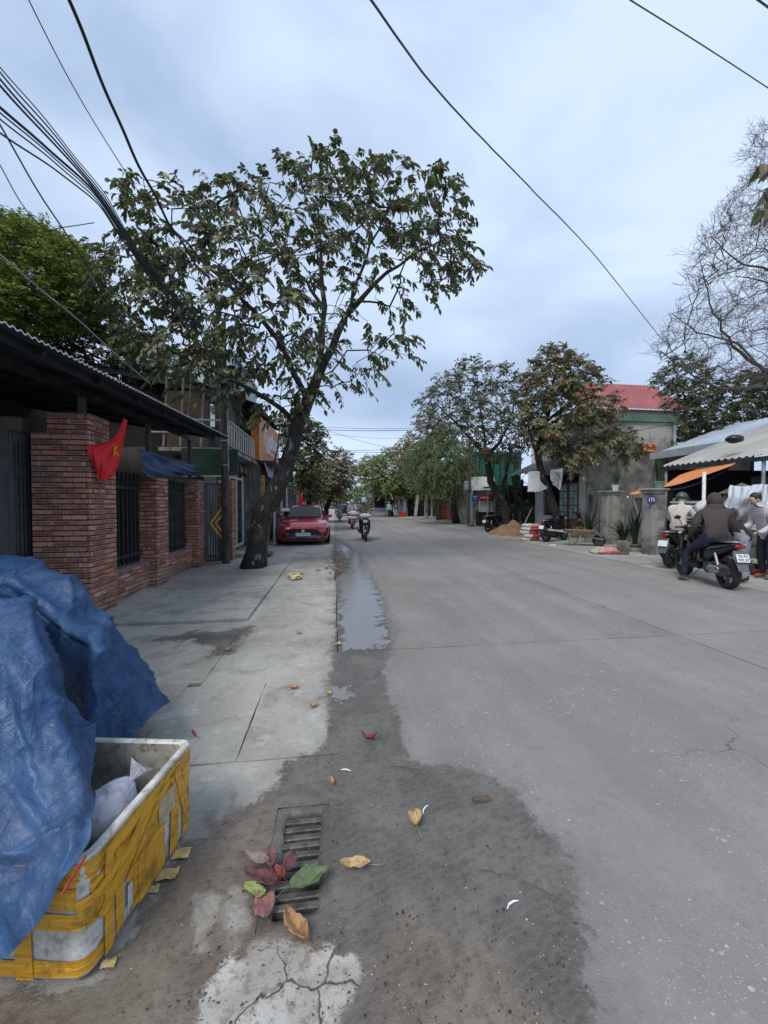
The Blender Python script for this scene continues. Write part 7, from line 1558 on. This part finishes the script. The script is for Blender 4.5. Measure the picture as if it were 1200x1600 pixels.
P('front_lip', MB().cbox(-.72,.72,2.18,2.36,.155,.25,.02).cbox(-.84,.84,1.9,2.2,.16,.24,.02), M['black'])
pl = P('licence_plate', MB().cbox(-.25,.25,2.372,2.384,.355,.465,.003), M['plate']); part('plate_number', MB().text('75A-391.66', .088, T(0,2.388,.41)@RZ(math.pi)@RX(math.pi/2)), M['ink'], pl, local=True)
P('badge', xf(MB().lathe([(.001,0),(.055,0),(.058,.012),(.046,.012),(.046,.006),(.001,.006)], 8), T(0,2.368,.53)@RX(-math.pi/2)@RZ(R(22.5))).text('MG', .05, T(0,2.382,.53)@RZ(math.pi)@RX(math.pi/2)), M['chrome'])
P('door_line', MB().bar((.937,.55,.25),(.937,.55,.93),.008,.004).bar((.937,-.45,.25),(.937,-.45,.95),.008,.004).bar((-.937,.55,.25),(-.937,.55,.93),.008,.004), M['black'])
# ================================================================ left shops behind the gate, far street, wires
bl = thing('shop_house', 'two storey shop house with a railed balcony and glass shop front behind the big tree', 'house', (-4, 13, 0))
part('wall', MB().box(-3.6,-3.45,10.8,18,0,2.85).box(-3.5,-3.35,12.0,18,3.05,5.6), M['dark_plaster'], bl)
part('balcony_slab', MB().cbox(-4.5,-2.66,10.6,16.4,2.86,2.97,.01), M['grey_plaster'], bl)
rl = part('balcony_rail', MB().box(-2.72,-2.68,10.4,15.6,3.63,3.67).box(-2.715,-2.685,10.4,15.6,3.50,3.525).box(-2.715,-2.685,10.4,15.6,3.02,3.045), M['galv'], bl)
bm = MB().box(-.013,.013,-.013,.013,0,.61).mesh('baluster', M['white_metal'])
for k in range(20): o = bpy.data.objects.new('baluster', bm); COL.objects.link(o); o.parent = rl; o.location = (-2.70+4, 10.45+k*.265-13, 3.02)
part('balcony_rail', MB().box(-4.6,-2.72,10.38,10.42,3.63,3.67).box(-4.6,-2.72,10.385,10.415,3.3,3.33), M['galv'], bl)
part('roof', MB().grid([[(-2.4-2.6*t, 10.4+y, 4.75+.9*t+.02*math.cos(y*40)) for t in (0,.5,1)] for y in np.linspace(2.6,7.2,120)]), M['tin_dark'], bl, smooth=True)
part('shop_front', MB().box(-3.2,-3.08,12.0,16.6,2.46,2.85), simple('dark_red_sign', (.09,.02,.02), .6), bl)
sc_ = MB()
for k in range(5): y = 12.6+k*.62; sc_.tube([(-3.06,y,2.78),(-3.06,y+.08,2.6),(-3.06,y+.24,2.55),(-3.06,y+.33,2.72)], .012, 5)
part('sign_script', sc_, M['white_metal'], bl)
for (y0,y1) in ((12.05,12.85),(12.88,13.65)):
    d = part('glass_door', MB().box(-3.14,-3.10,y0,y0+.05,.1,2.35).box(-3.14,-3.10,y1-.05,y1,.1,2.35).box(-3.139,-3.101,y0+.05,y1-.05,2.28,2.35).box(-3.139,-3.101,y0+.05,y1-.05,.1,.2), M['white_metal'], bl); part('pane', MB().box(-3.125,-3.115,y0+.05,y1-.05,.2,2.28), glassy('dark_shop_glass', (.03,.04,.038), .04), d)
b = NB('sheer_curtain'); p_ = b.pos(); wv_ = b.wave(b.map(p_, (1,1,.05)), 3.4, 'Y', 2.0); M['curtain'] = b.fin(b.mix(b.ramp(wv_, .2, .8), (.22,.26,.22), (.12,.15,.13)), .25, 0, None, spec=.6)
part('curtained_window', MB().box(-3.14,-3.11,13.75,16.6,.2,2.4), M['curtain'], bl); part('window_frame', MB().box(-3.15,-3.09,13.68,13.745,.1,2.45), M['white_metal'], bl)
part('doorstep', MB().cbox(-3.4,-1.75,10.9,11.7,.0,.12,.015), M['grey_plaster'], bl)
part('corner_pier', MB().box(-2.55,-2.42,13.9,14.0,0,2.5), simple('tan_pier', (.42,.26,.13), .7), bl)
part('upper_shade', MB().box(-4.4,-3.6,10.9,11.9,2.98,4.5), M['wood'], bl)
for x in (-4.3,-3.9,-3.4): part('stilt', MB().tube([(x,10.45,2.97),(x+.1,10.45,4.7)], .03, 6), M['bamboo'], bl)
bt = thing('thatched_room', 'brown upper room with a dark sloping roof seen above the tin canopy', 'house', (-6, 13, 0))
part('wall', MB().box(-7.5,-4.0,11.6,11.8,2.6,4.9), simple('brown_boarding', (.10,.075,.05), .85), bt); part('roof', MB().add([(-8,11.0,5.4),(-3.3,11.0,4.6),(-3.3,13,4.9),(-8,13,6.0),(-8,11.0,5.3),(-3.3,11.0,4.5),(-3.3,13,4.8),(-8,13,5.9)], [(0,1,2,3),(7,6,5,4),(0,4,5,1),(1,5,6,2)]), M['tin_dark'], bt)
tl = thing('teal_house', 'tall pale teal house rising behind the utility pole', 'house', (-6, 19, 0))
part('wall', MB().box(-9,-4.6,18.5,24,0,8.3), simple('pale_teal_wall', (.36,.50,.49), .8, 0, .15, 1), tl)
for k in range(3): w1 = part('window', MB().box(-8.4+k*1.3,-7.5+k*1.3,18.44,18.49,6.0,7.3), M['blackgloss'], tl); part('sill', MB().cbox(-8.5+k*1.3,-7.4+k*1.3,18.3,18.43,5.92,6.0,.01), M['white_wall'], w1)
part('parapet', MB().cbox(-9.1,-4.5,18.35,24,8.301,8.5,.02), M['white_wall'], tl)
sg = thing('shop_sign', 'dark green painted signboard hanging below the balcony behind the gate', 'signboard', (-3.1, 10.55, 2.2)); part('board', MB().cbox(-3.9,-2.5,10.5,10.58,2.24,2.93,.01), simple('dark_green_board', (.012,.045,.032), .5, 0, .3, 3), sg); part('edge', MB().box(-3.9,-2.5,10.49,10.5,2.20,2.24), M['galv'], sg)
# orange sign
os_ = thing('orange_sign', 'large orange box sign with raised white letters over the shop', 'signboard', (-2.45, 15.3, 3.0), 0)
a, b2 = Vector((-2.55,13.75,0)), Vector((-2.40,17.2,0)); d_ = (b2-a).normalized(); n_ = Vector((d_.y,-d_.x,0)); ob = MB(); vs = []
for z in (3.02,4.55):
    for p in (a, b2, b2-n_*.28, a-n_*.28): vs.append(Vector((p.x,p.y,z)))
M['sign_orange'] = simple('orange_sign_panel', (.62,.30,.15), .6, 0, .08, 2); ob.add(vs, [(0,3,2,1),(4,5,6,7),(0,1,5,4),(1,2,6,5),(2,3,7,6),(3,0,4,7)]); part('panel', ob, M['sign_orange'], os_)
Mt = Matrix(((d_.x,0,n_.x,0),(d_.y,0,n_.y,0),(0,1,0,0),(0,0,0,1)))
def on(s, z, off=.02): return T(*(a+d_*s+n_*off+Vector((0,0,z)))) @ Mt
part('lettering', MB().text('Typhuy', .92, on(1.75,3.88), .05), M['white'], os_)
part('small_lettering', MB().tube([on(1.0+i*.12, 3.40+.06*math.sin(i*2.3), .02).translation for i in range(14)], .018, 5), M['white'], os_)
part('side_face', MB().add([tuple(vs[0]+Vector((0,-.005,0))), tuple(vs[3]+Vector((0,-.005,0))), tuple(vs[7]+Vector((0,-.005,0))), tuple(vs[4]+Vector((0,-.005,0)))], [(0,1,2,3)]), simple('orange_side', (.52,.22,.05), .6), os_)
b = NB('striped_canvas'); wv_ = b.wave(b.pos(), 1.15, 'Y', 0); cst = b.fin(b.mix(b.math('GREATER_THAN', wv_, .5), (.55,.60,.68), (.10,.15,.34)), .8)
solo('striped_awning', MB().grid([[(-2.42+.16*t, 13.9+y, 2.93-.50*t+.03*math.sin(y*8)*t) for t in np.linspace(0,1,6)] for y in np.linspace(0,2.9,40)]), cst, 'blue and white striped awning under the orange sign', 'awning', smooth=True)
solo('grey_awning', MB().grid([[(-3.0+1.35*t, 21+y, 3.45-.75*t) for t in np.linspace(0,1,4)] for y in np.linspace(0,5,10)]), simple('grey_blue_canvas', (.20,.22,.28), .7), 'grey blue sloping awning behind the red car', 'awning')
ns = [(-6,-2.6,14.2,18.5,2.9),(-7,-3.2,18.6,24,3.2),(-8,-3.4,24.5,33,4.2),(-8,-3.6,34,48,3.6),(-9,-3.6,50,80,4.5)]
labs = ['low dark shop with rolled shutter behind the parked red car','low shop under the grey blue awning','pale house half hidden by the brownish left tree','low house farther along the left side','last low house on the left side of the street']
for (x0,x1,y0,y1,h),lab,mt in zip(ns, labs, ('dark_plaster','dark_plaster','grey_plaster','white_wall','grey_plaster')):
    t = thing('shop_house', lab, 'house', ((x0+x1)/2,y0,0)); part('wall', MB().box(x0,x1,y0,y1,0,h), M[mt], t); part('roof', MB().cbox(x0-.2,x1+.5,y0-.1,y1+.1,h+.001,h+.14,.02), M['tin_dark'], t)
    w_ = part('shutter', MB().box(x1+.002,x1+.05,y0+.5,y0+2.4,0,2.3), M['void'], t); part('shutter', MB().box(x1+.002,x1+.05,y0+2.9,min(y1-.3,y0+5),0,2.3), M['metal_grey'], t)
    for k in range(3): part('post', MB().tube([(x1+.42,y0+.3+k*(y1-y0-.6)/2,0),(x1+.42,y0+.3+k*(y1-y0-.6)/2,h)], .04, 6), M['white_metal'], t)
t = thing('street_stall', 'low stall with a pale sloping tarp roof behind the car', 'stall', (-2.2,27,0)); part('roof', MB().grid([[(-3.4+1.9*u, 26+v, 3.0-.75*u+.1*math.sin(v*2)) for u in np.linspace(0,1,5)] for v in np.linspace(0,3.2,9)]), M['banner'], t, smooth=True)
for (x,y) in ((-1.6,26.1),(-1.6,29),(-3.3,26.1)): part('post', MB().tube([(x,y,0),(x,y,2.3)], .035, 6), M['galv'], t)
part('table', MB().cbox(-3.2,-1.8,26.3,28.8,.75,.82,.01), M['wood'], t)
solo('small_flag', MB().grid([[(-1.75+.05*i+.02*math.sin(j), 19.5, 2.0-.16*j-.02*i) for i in range(5)] for j in range(7)]), M['flagred'], 'small red flag hanging above the roof of the red car', 'flag', smooth=True)
solo('flag_stick', MB().tube([(-1.75,19.52,0),(-1.75,19.52,2.1)], .015, 5), M['galv'], 'thin stick that carries the small red flag', 'pole')
solo('tube_light', MB().tube([AY(440,797,15.5), AY(452,797,15.5)], .07, 10), M['white'], 'short white tube on the dark shutter left of the red car', 'pipe')
ch = thing('plastic_chairs', 'stack of pale plastic chairs between the tree and the red car', 'chairs', (-2.55,12.9,0))
for k in range(4): part('chair', MB().cbox(-2.62,-2.25,12.7,13.1,.42+k*.11,.46+k*.11,.015).cbox(-2.62,-2.58,12.7,13.1,.461+k*.11,.80+k*.11,.015), M['white_metal'], ch)
part('leg', MB().box(-2.6,-2.56,12.72,12.76,0,.42).box(-2.3,-2.26,12.72,12.76,0,.42).box(-2.6,-2.56,13.04,13.08,0,.42).box(-2.3,-2.26,13.04,13.08,0,.42), M['white_metal'], ch, kind='stuff')
# ---- right far side
kb = thing('roadside_kiosk', 'small kiosk with a patched tin roof, red banner and white curtain', 'kiosk', (11, 25, 0))
c0, c1 = AY(737,766,24.5), AY(775,766,24.5); r0, r1 = AY(733,745,26.5), AY(772,745,26.5)
part('roof', MB().grid([[tuple(c0.lerp(c1, u).lerp(r0.lerp(r1, u), v)) for v in (0,.5,1)] for u in np.linspace(0,1,12)]), M['roof_cement'], kb)
part('wall', MB().box(c0.x,c1.x+.5,26.4,26.5,0,2.6), M['dark_plaster'], kb)
bn = [AY(748,773,24.4), AY(772,773,24.4), AY(772,782,24.4), AY(748,782,24.4)]; part('red_banner', MB().add(bn, [(0,1,2,3)]), simple('red_banner', (.45,.01,.03), .6), kb)
part('banner_writing', MB().tube([AY(751+i*1.5, 777.5+1.2*math.sin(i*2.1), 24.36) for i in range(12)], .018, 4), M['white'], kb)
cu = MB().grid([[tuple(AY(748+22*u, 783+17*v, 24.6+.05*math.sin(u*40))) for v in (0,.5,1)] for u in np.linspace(0,1,40)]); part('curtain', cu, M['white_wall'], kb, smooth=True)
for x in (738,762,774): part('post', MB().tube([AY(x,767,24.4), Vector((AY(x,767,24.4).x,24.4,0))], .05, 6), M['galv'], kb)
part('counter', MB().cbox(c0.x+.6,c1.x,24.7,25.3,0,1.0,.02), M['void'], kb)
bs = thing('street_sign', 'blue roadside sign with white text on a pole by the kiosk', 'sign', (8.87,24.1,0)); p0_ = AY(738,773,24.0); p1_ = AY(747,784,24.0)
part('pole', MB().tube([(AY(736,826,24.1).x,24.1,0), (AY(736,773,24.1).x,24.1,AY(736,771,24.1).z)], .045, 8), M['galv'], bs); part('panel', MB().box(p0_.x-.06,p1_.x,23.98,24.02,p1_.z,p0_.z), simple('sign_blue', (.03,.12,.32), .5), bs)
part('writing', MB().tube([(p0_.x+.02+i*.05, 23.965, p0_.z-.13+.02*math.sin(i*2)) for i in range(6)], .016, 4).tube([(p0_.x+.04+i*.05, 23.965, p0_.z-.25) for i in range(5)], .012, 4), M['white'], bs)
part('base', MB().lathe([(.22,0),(.20,.16),(.05,.2),(.0,.2)], 12, (AY(736,826,24.1).x,24.1,0)), M['grey_plaster'], bs)
up2 = thing('utility_pole', 'dark utility pole with a transformer box beside the kiosk', 'utility pole', (AY(733,826,24.6).x,24.6,0), 0, 'utility poles along the street'); x_ = AY(733,826,24.6).x
part('shaft', MB().tube([(x_,24.6,0),(x_,24.6,AY(733,690,24.6).z)], [.14,.09], 10), M['pole'], up2); part('box', MB().cbox(x_-.35,x_-.1,24.4,24.7,2.4,3.0,.03), M['galv'], up2)
gn = thing('netted_building', 'unfinished building wrapped in dark green safety net behind the dark tree', 'building', (14,32,0))
p0_ = AY(728,705,30); p1_ = AY(815,705,30)
b = NB('green_net'); wv_ = b.wave(b.map(b.pos(), (1,1,1)), 1.3, 'X', 3); M['net'] = b.fin(b.mix(b.noise(b.pos(), 1.2, 4), (.008,.055,.045), (.016,.10,.08)), .9, 0, b.bump(wv_, .5, .05)); part('net', MB().grid([[(p0_.x+(p1_.x-p0_.x)*u, 30+.12*math.sin(u*50+v*3), p0_.z*(1-v)) for v in np.linspace(0,1,12)] for u in np.linspace(0,1,90)]), M['net'], gn, smooth=True)
part('structure', MB().box(p0_.x+.3,p1_.x-.3,30.4,40,0,p0_.z-.3), M['grey_plaster'], gn)
def pill(px0, px1, ytop, ybot, Y, lab, cap=True, col=None):
    a_ = AY(px0, ytop, Y); b_ = AY(px1, ytop, Y); t = thing('brick_red_pillar', lab, 'pillar', ((a_.x+b_.x)/2,Y,0), 0, 'red brown pillars on the right side'); zt = a_.z
    part('shaft', MB().cbox(a_.x,b_.x,Y,Y+.9,0,zt-.55,.02), col or simple('red_brown_paint', (.26,.07,.045), .8, 0, .2, 2), t)
    if cap: part('cap', MB().cbox(a_.x-.04,b_.x+.04,Y-.04,Y+.94,zt-.549,zt,.03), M['white_wall'], t)
    part('notice', MB().box(a_.x+.1,b_.x-.1,Y-.03,Y-.002,1.1,1.9), M['sign_orange'] if False else simple('dull_notice', (.20,.05,.04), .7), t)
pill(686,700,773,812,35,'wide red brown pillar with a white top, beside the hanging tree'); pill(704,709,773,814,33,'narrow red brown pillar right of the wide one')
solo('leaning_post', MB().bar(AY(649,806,39), AY(653,774,39), .28, .12), M['white_wall'], 'leaning white board between the far trees', 'board')
up3 = thing('utility_pole', 'pale utility pole in front of the far right houses', 'utility pole', (9.42,38.4,0), 0, 'utility poles along the street'); part('shaft', MB().tube([(9.42,38.4,0),(9.3,38.4,7.0)], [.17,.11], 8), M['grey_plaster'], up3); part('crossarm', MB().bar((8.6,38.4,6.6),(10.0,38.4,6.6),.1,.1), M['galv'], up3)
fence3 = thing('grey_wall', 'long grey wall running along the far right pavement', 'wall', (11.5,35,0)); part('body', MB().box(11.6,11.8,27,60,0,1.7), M['dark_plaster'], fence3)
RH = [(11.5,20,41,50,AY(680,757,41).z,'white_wall','shed house with a long lean-to roof behind the pale utility pole'),(12.5,22,52,62,5.5,'grey_plaster','grey two storey house behind the light green tree'),(11,18,64,78,6,'white_wall','pale house beyond the food cart'),(11,20,80,110,6,'grey_plaster','last house on the right side of the street')]
for (x0,x1,y0,y1,h,mt,lab) in RH:
    t = thing('house', lab, 'house', (x0,y0,0)); part('wall', MB().box(x0,x1,y0,y1,0,h), M[mt], t); part('roof', MB().cbox(x0-.9,x1,y0-.4,y1,h+.001,h+.2,.03), M['roof_zinc'], t)
    for k in range(2): w_ = part('window', MB().box(x0+1+k*2.4,x0+2.3+k*2.4,y0-.06,y0-.005,h*.45,h*.8), M['blackgloss'], t); part('frame', MB().box(x0+.95+k*2.4,x0+2.35+k*2.4,y0-.05,y0-.004,h*.8,h*.83), M['white_metal'], w_)
    part('door', MB().box(x0-.05,x0-.002,y0+1,y0+3,0,2.4), M['void'], t); part('door', MB().box(x0-.05,x0-.002,y0+4,y0+6,0,2.4), M['metal_grey'], t)
bh = thing('blue_house', 'light blue upper storey seen above the lean-to roof', 'house', (17,56,0)); p0_ = AY(636,742,56); p1_ = AY(662,742,56); part('wall', MB().box(p0_.x,p1_.x,56,62,0,p0_.z), simple('light_blue_wall', (.38,.50,.60), .8, 0, .15, 1), bh); part('window', MB().box(p0_.x+.5,p0_.x+1.4,55.93,55.99,p0_.z-1.6,p0_.z-.4), M['blackgloss'], bh)
dr = thing('door_frame', 'grey door frame standing in front of the dark lean-to', 'door frame', (7.5,44,0)); q0, q1 = AY(622,776,44), AY(632,776,44); part('frame', MB().box(q0.x,q0.x+.2,44,44.2,0,q0.z).box(q1.x-.2,q1.x,44,44.2,0,q0.z).box(q0.x+.2,q1.x-.2,44,44.2,q0.z-.3,q0.z), M['galv'], dr)
lt = thing('lean_to', 'dark lean-to with a sloping tin roof on the far right pavement', 'shed', (10,44,0)); part('roof', MB().add([AY(632,766,44), AY(700,752,44), AY(700,748,50), AY(640,758,50)], [(0,1,2,3)]), M['roof_zinc'], lt); part('interior', MB().add([AY(634,768,45), AY(684,760,45), Vector((AY(684,760,45).x,45,0)), Vector((AY(634,760,45).x,45,0))], [(0,1,2,3)]), M['void'], lt)
for x in (636,650,664,680): part('post', MB().tube([AY(x,766-(x-634)*.2,43.9), Vector((AY(x,760,43.9).x,43.9,0))], .07, 6), M['grey_plaster'], lt)
fc = thing('food_cart', 'dark roofed food cart with a white counter at the roadside', 'food cart', (5.6,47,0)); q0, q1 = AY(584,776,47), AY(604,776,47)
part('roof', MB().grid([[(q0.x-.3+(q1.x-q0.x+.6)*u, 46.6+1.8*v, q0.z+.1+.45*math.sin(math.pi*u)*(1-abs(v-.5))) for v in np.linspace(0,1,5)] for u in np.linspace(0,1,9)]), M['metal_dark'], fc, smooth=True); part('counter', MB().cbox(q0.x,q1.x,46.8,47.8,.45,1.0,.03), M['white_wall'], fc); part('back', MB().box(q0.x,q1.x,48,48.05,.9,q0.z), M['void'], fc)
for x in (q0.x+.05, q1.x-.05):
    for y in (46.8,48.0): part('post', MB().tube([(x,y,0),(x,y,q0.z+.1)], .04, 6), M['galv'], fc)
part('sign', MB().box(q0.x-.75,q0.x-.2,46.8,46.86,q0.z-.1,q0.z+.4), M['white'], fc)
q0 = AY(625,800,43); solo('red_crate', MB().cbox(q0.x,q0.x+.65,43,43.5,.0,.55,.04), simple('red_crate', (.40,.02,.03), .5), 'red plastic crate on the far right roadside', 'crate')
# truck and dark vehicle far down the road
for k,(px,py,lab) in enumerate(((536,806,'dark car far down the road'),(556,803,'small grey car behind the riders in the distance'))):
    g_ = G(px,py); t = thing('distant_car', lab, 'car', (g_.x,g_.y,0)); part('body', MB().loft([(g_.y,g_.x,.6,.8,.35,4),(g_.y+1,g_.x,.7,.85,.4,4),(g_.y+4,g_.x,.7,.85,.4,4)], 14), M['blackgloss'] if k == 0 else M['metal_grey'], t, smooth='auto'); part('cabin', MB().loft([(g_.y+.8,g_.x,1.1,.68,.1,3),(g_.y+1.4,g_.x,1.25,.66,.25,3),(g_.y+3.2,g_.x,1.25,.66,.25,3)], 12), cg, t, smooth='auto')
    for s in (-1,1): part('wheel', MB().lathe([(.3,-.1),(.3,.1)], 14, M=T(g_.x+s*.75,g_.y+.8,.3)@RY(math.pi/2)), M['rubber'], t)
# ---- puddle branch and banana skin
br = thing('fallen_branch', 'broken leafy branch lying in the puddle at the pavement edge', 'branch', (.05, 9.8, 0)); rg = random.Random(6)
st_ = MB()
for (a_, b_) in (((522,905),(528,868)),((530,896),(520,872)),((526,900),(540,880)),((524,878),(548,874))):
    A_, B_ = G(*a_, .03), G(*b_, .07); st_.tube([A_, A_.lerp(B_, .5)+Vector((0,0,.05)), B_], [.014,.011,.006], 5)
part('stem', st_, M['wood'], br)
ll = []
for k in range(70):
    p = G(rg.gauss(532,11), rg.gauss(880,10), rg.uniform(.02,.10)); ll.append((tuple(p), (rg.uniform(-1,1), rg.uniform(-1,1), rg.uniform(-.2,.3)), (rg.uniform(-.4,.4), rg.uniform(-.4,.4), 1), rg.uniform(.12,.20), .08))
for q in range(len(ll)):
    V, F_ = leafcloud([ll[q]], BIG, BIGF); part('leaf', MB().add(V, F_), LB[q % 3] if q % 4 else LG[4], br, smooth=True)
bp = thing('plastic_rope_heap', 'small heap of pale yellow strips lying on the pavement by the big tree', 'litter', tuple(G(463,901)))
for k in range(9):
    c = G(463+rg.uniform(-8,8), 901+rg.uniform(-2,2), .05); d = Vector((rg.uniform(-1,1), rg.uniform(-1,1), 0)).normalized(); part('strip', MB().grid([[c+d*(i-2)*.055+Vector((-d.y,d.x,0))*(j-1)*.03+Vector((0,0,.04-.015*(i-2)**2+.01*j)) for j in range(3)] for i in range(5)]), simple('pale_yellow_strip', (.60,.50,.22), .6) if k == 0 else bpy.data.materials['pale_yellow_strip'], bp, smooth=True)
# ---- wires
WB = M['black']
def wire(lab, pts, r, n=24, wav=0.0, group='overhead wires on the left', mat=None, coil=0, ext=0, ext2=0):
    P_ = [Vector(p) for p in pts]
    if ext:
        st_ = P_[0]-P_[1]; k_ = max(1, int(ext/max(st_.length, .25)))
        for _ in range(k_): P_.insert(0, P_[0]+st_)
    if ext2:
        st_ = P_[-1]-P_[-2]; k_ = max(1, int(ext2/max(st_.length, .25)))
        for _ in range(k_): P_.append(P_[-1]+st_)
    A_ = np.array([[list(p)] for p in P_]); B = []
    m = len(P_)
    for t in np.linspace(0, m-1-1e-6, n*(m-1)):
        i = int(t); f = t-i; p0,p1,p2,p3 = P_[max(i-1,0)],P_[i],P_[min(i+1,m-1)],P_[min(i+2,m-1)]
        q = .5*((2*p1)+(p2-p0)*f+(2*p0-5*p1+4*p2-p3)*f*f+(3*p1-p0-3*p2+p3)*f**3)
        if wav: q = q+Vector((mno.noise(q*1.7), 0, mno.noise(q*1.7+Vector((9,0,0)))))*wav
        B.append(q)
    solo('overhead_wire', MB().tube(B, r*.8, 5, cap=False), mat or WB, lab, 'wire', group, smooth=True)
end = Vector((-2.69, 9.9, 5.15))
def near(px, py, X): return AX(px, py, X)
mid = [AX(150,306,-2.72), AX(215,398,-2.70)]
bundle = [(0,103,-2.9,.010,'topmost thin cable of the bundle running to the utility pole'),(0,112,-2.85,.013,'second cable from the top of the wire bundle'),(0,124,-2.8,.016,'third cable of the wire bundle'),(0,134,-2.8,.018,'thick cable in the upper half of the wire bundle'),(0,168,-2.75,.022,'thickest cable in the middle of the wire bundle'),(0,176,-2.72,.012,'thin cable just under the thickest one'),(0,186,-2.7,.012,'lower thin cable of the wire bundle'),(0,208,-2.7,.014,'lowest sagging cable of the wire bundle')]
for k,(px,py,X,r,lab) in enumerate(bundle):
    p0 = near(px,py,X); p1 = AX(150+(k-4)*-2.0, 306+(k-4)*2.5, -2.72+.02*k); p2 = AX(235, 425+(k-4)*3, -2.70); pre = p0 + (p0-p1)
    wire(lab, [pre, p0, p1, p2, end+Vector((0,0,(4-k)*.05))], r*.75, 20, .03, ext=4)
wire('single thin wire high over the bundle, ending in the tree', [AX(30,-40,-2.25), AX(45,0,-2.25), AX(120,145,-2.25), AX(200,275,-2.22), AX(300,430,-2.3), end+Vector((0,0,.6))], .006, ext=10)
wire('thick twisted cable crossing in front of the big tree crown', [AX(85,-50,-2.0), AX(105,0,-2.0), AX(175,160,-2.02), AX(245,312,-2.05), AX(300,405,-2.1), AX(330,445,-2.2), end+Vector((0,0,.35))], .019, 20, .05, ext=10)
wire('wire that dips below the bundle at the left', [AX(-20,165,-2.7), AX(0,195,-2.7), AX(60,300,-2.7), AX(110,375,-2.72), AX(165,460,-2.75), AX(215,540,-2.8)], .009, ext=8)
wire('hanging loose wire with a kink at the left', [AX(0,258,-2.9), AX(35,320,-2.9), AX(70,357,-2.9), AX(100,355,-2.85), AX(147,348,-2.72)], .006, ext=8)
wire('pale cable sloping down to the canopy at the left', [AX(-20,382,-3.0), AX(0,398,-3.0), AX(70,458,-3.0), AX(120,498,-3.0), AX(175,548,-3.0), AX(235,600,-3.0)], .010, mat=M['galv'], ext=8)
wire('thin loose tendril hanging from the tree in front of the canopy', [AY(296,560,8.6), AY(298,600,8.6), AY(294,640,8.6), AY(290,678,8.6)], .008, mat=M['bamboo'], group='loose strands')
wire('long single cable crossing high above the road', [AY(550,-60,3.2), AY(580,0,3.6), AY(700,160,5.2), AY(830,295,7.5), AY(930,400,10), AY(1022,515,13.2), AY(1060,560,15), AY(1110,620,18)], .015, 20, .008, 'overhead wires across the road', ext=9, ext2=6)
wire('wire in the upper right corner of the sky', [AY(940,-30,4), AY(985,0,4.2), AY(1100,72,4.8), AY(1210,144,5.4), AY(1330,225,6)], .009, group='overhead wires across the road', ext=10, ext2=12)
wire('short wire cutting the very top right corner', [AY(1160,-18,4), AY(1185,0,4.1), AY(1215,22,4.3)], .014, group='overhead wires across the road', ext=10, ext2=14)
wire('dark cable sagging from the shed to the gable house', [AY(880,712,14.5), AY(930,690,14.0), AY(1000,672,12), AY(1060,662,11), AY(1130,650,10), AY(1230,632,9)], .012, group='wires on the right')
for k,(y0,y1,r,lab) in enumerate(((667,669,.02,'topmost faint cable across the far street'),(671,672,.03,'thicker far cable just under the topmost one'),(678,684,.015,'sagging far cable in the middle'),(703,702,.02,'lowest level cable across the far street'),(704,706,.02,'far cable dipping right over the trees'))):
    wire(lab, [AY(440,y0-4,36), AY(520,y0+1,36), AY(600,y1+1,36), AY(690,y1-2,36)], r, 8, 0, 'far cables across the street')
wire('far diagonal cable dropping to the right', [AY(480,660,36), AY(540,682,36), AY(600,698,36), AY(650,708,36)], .018, 8, 0, 'far cables across the street')
for (x,y,Y) in ((105,340,0),): pass
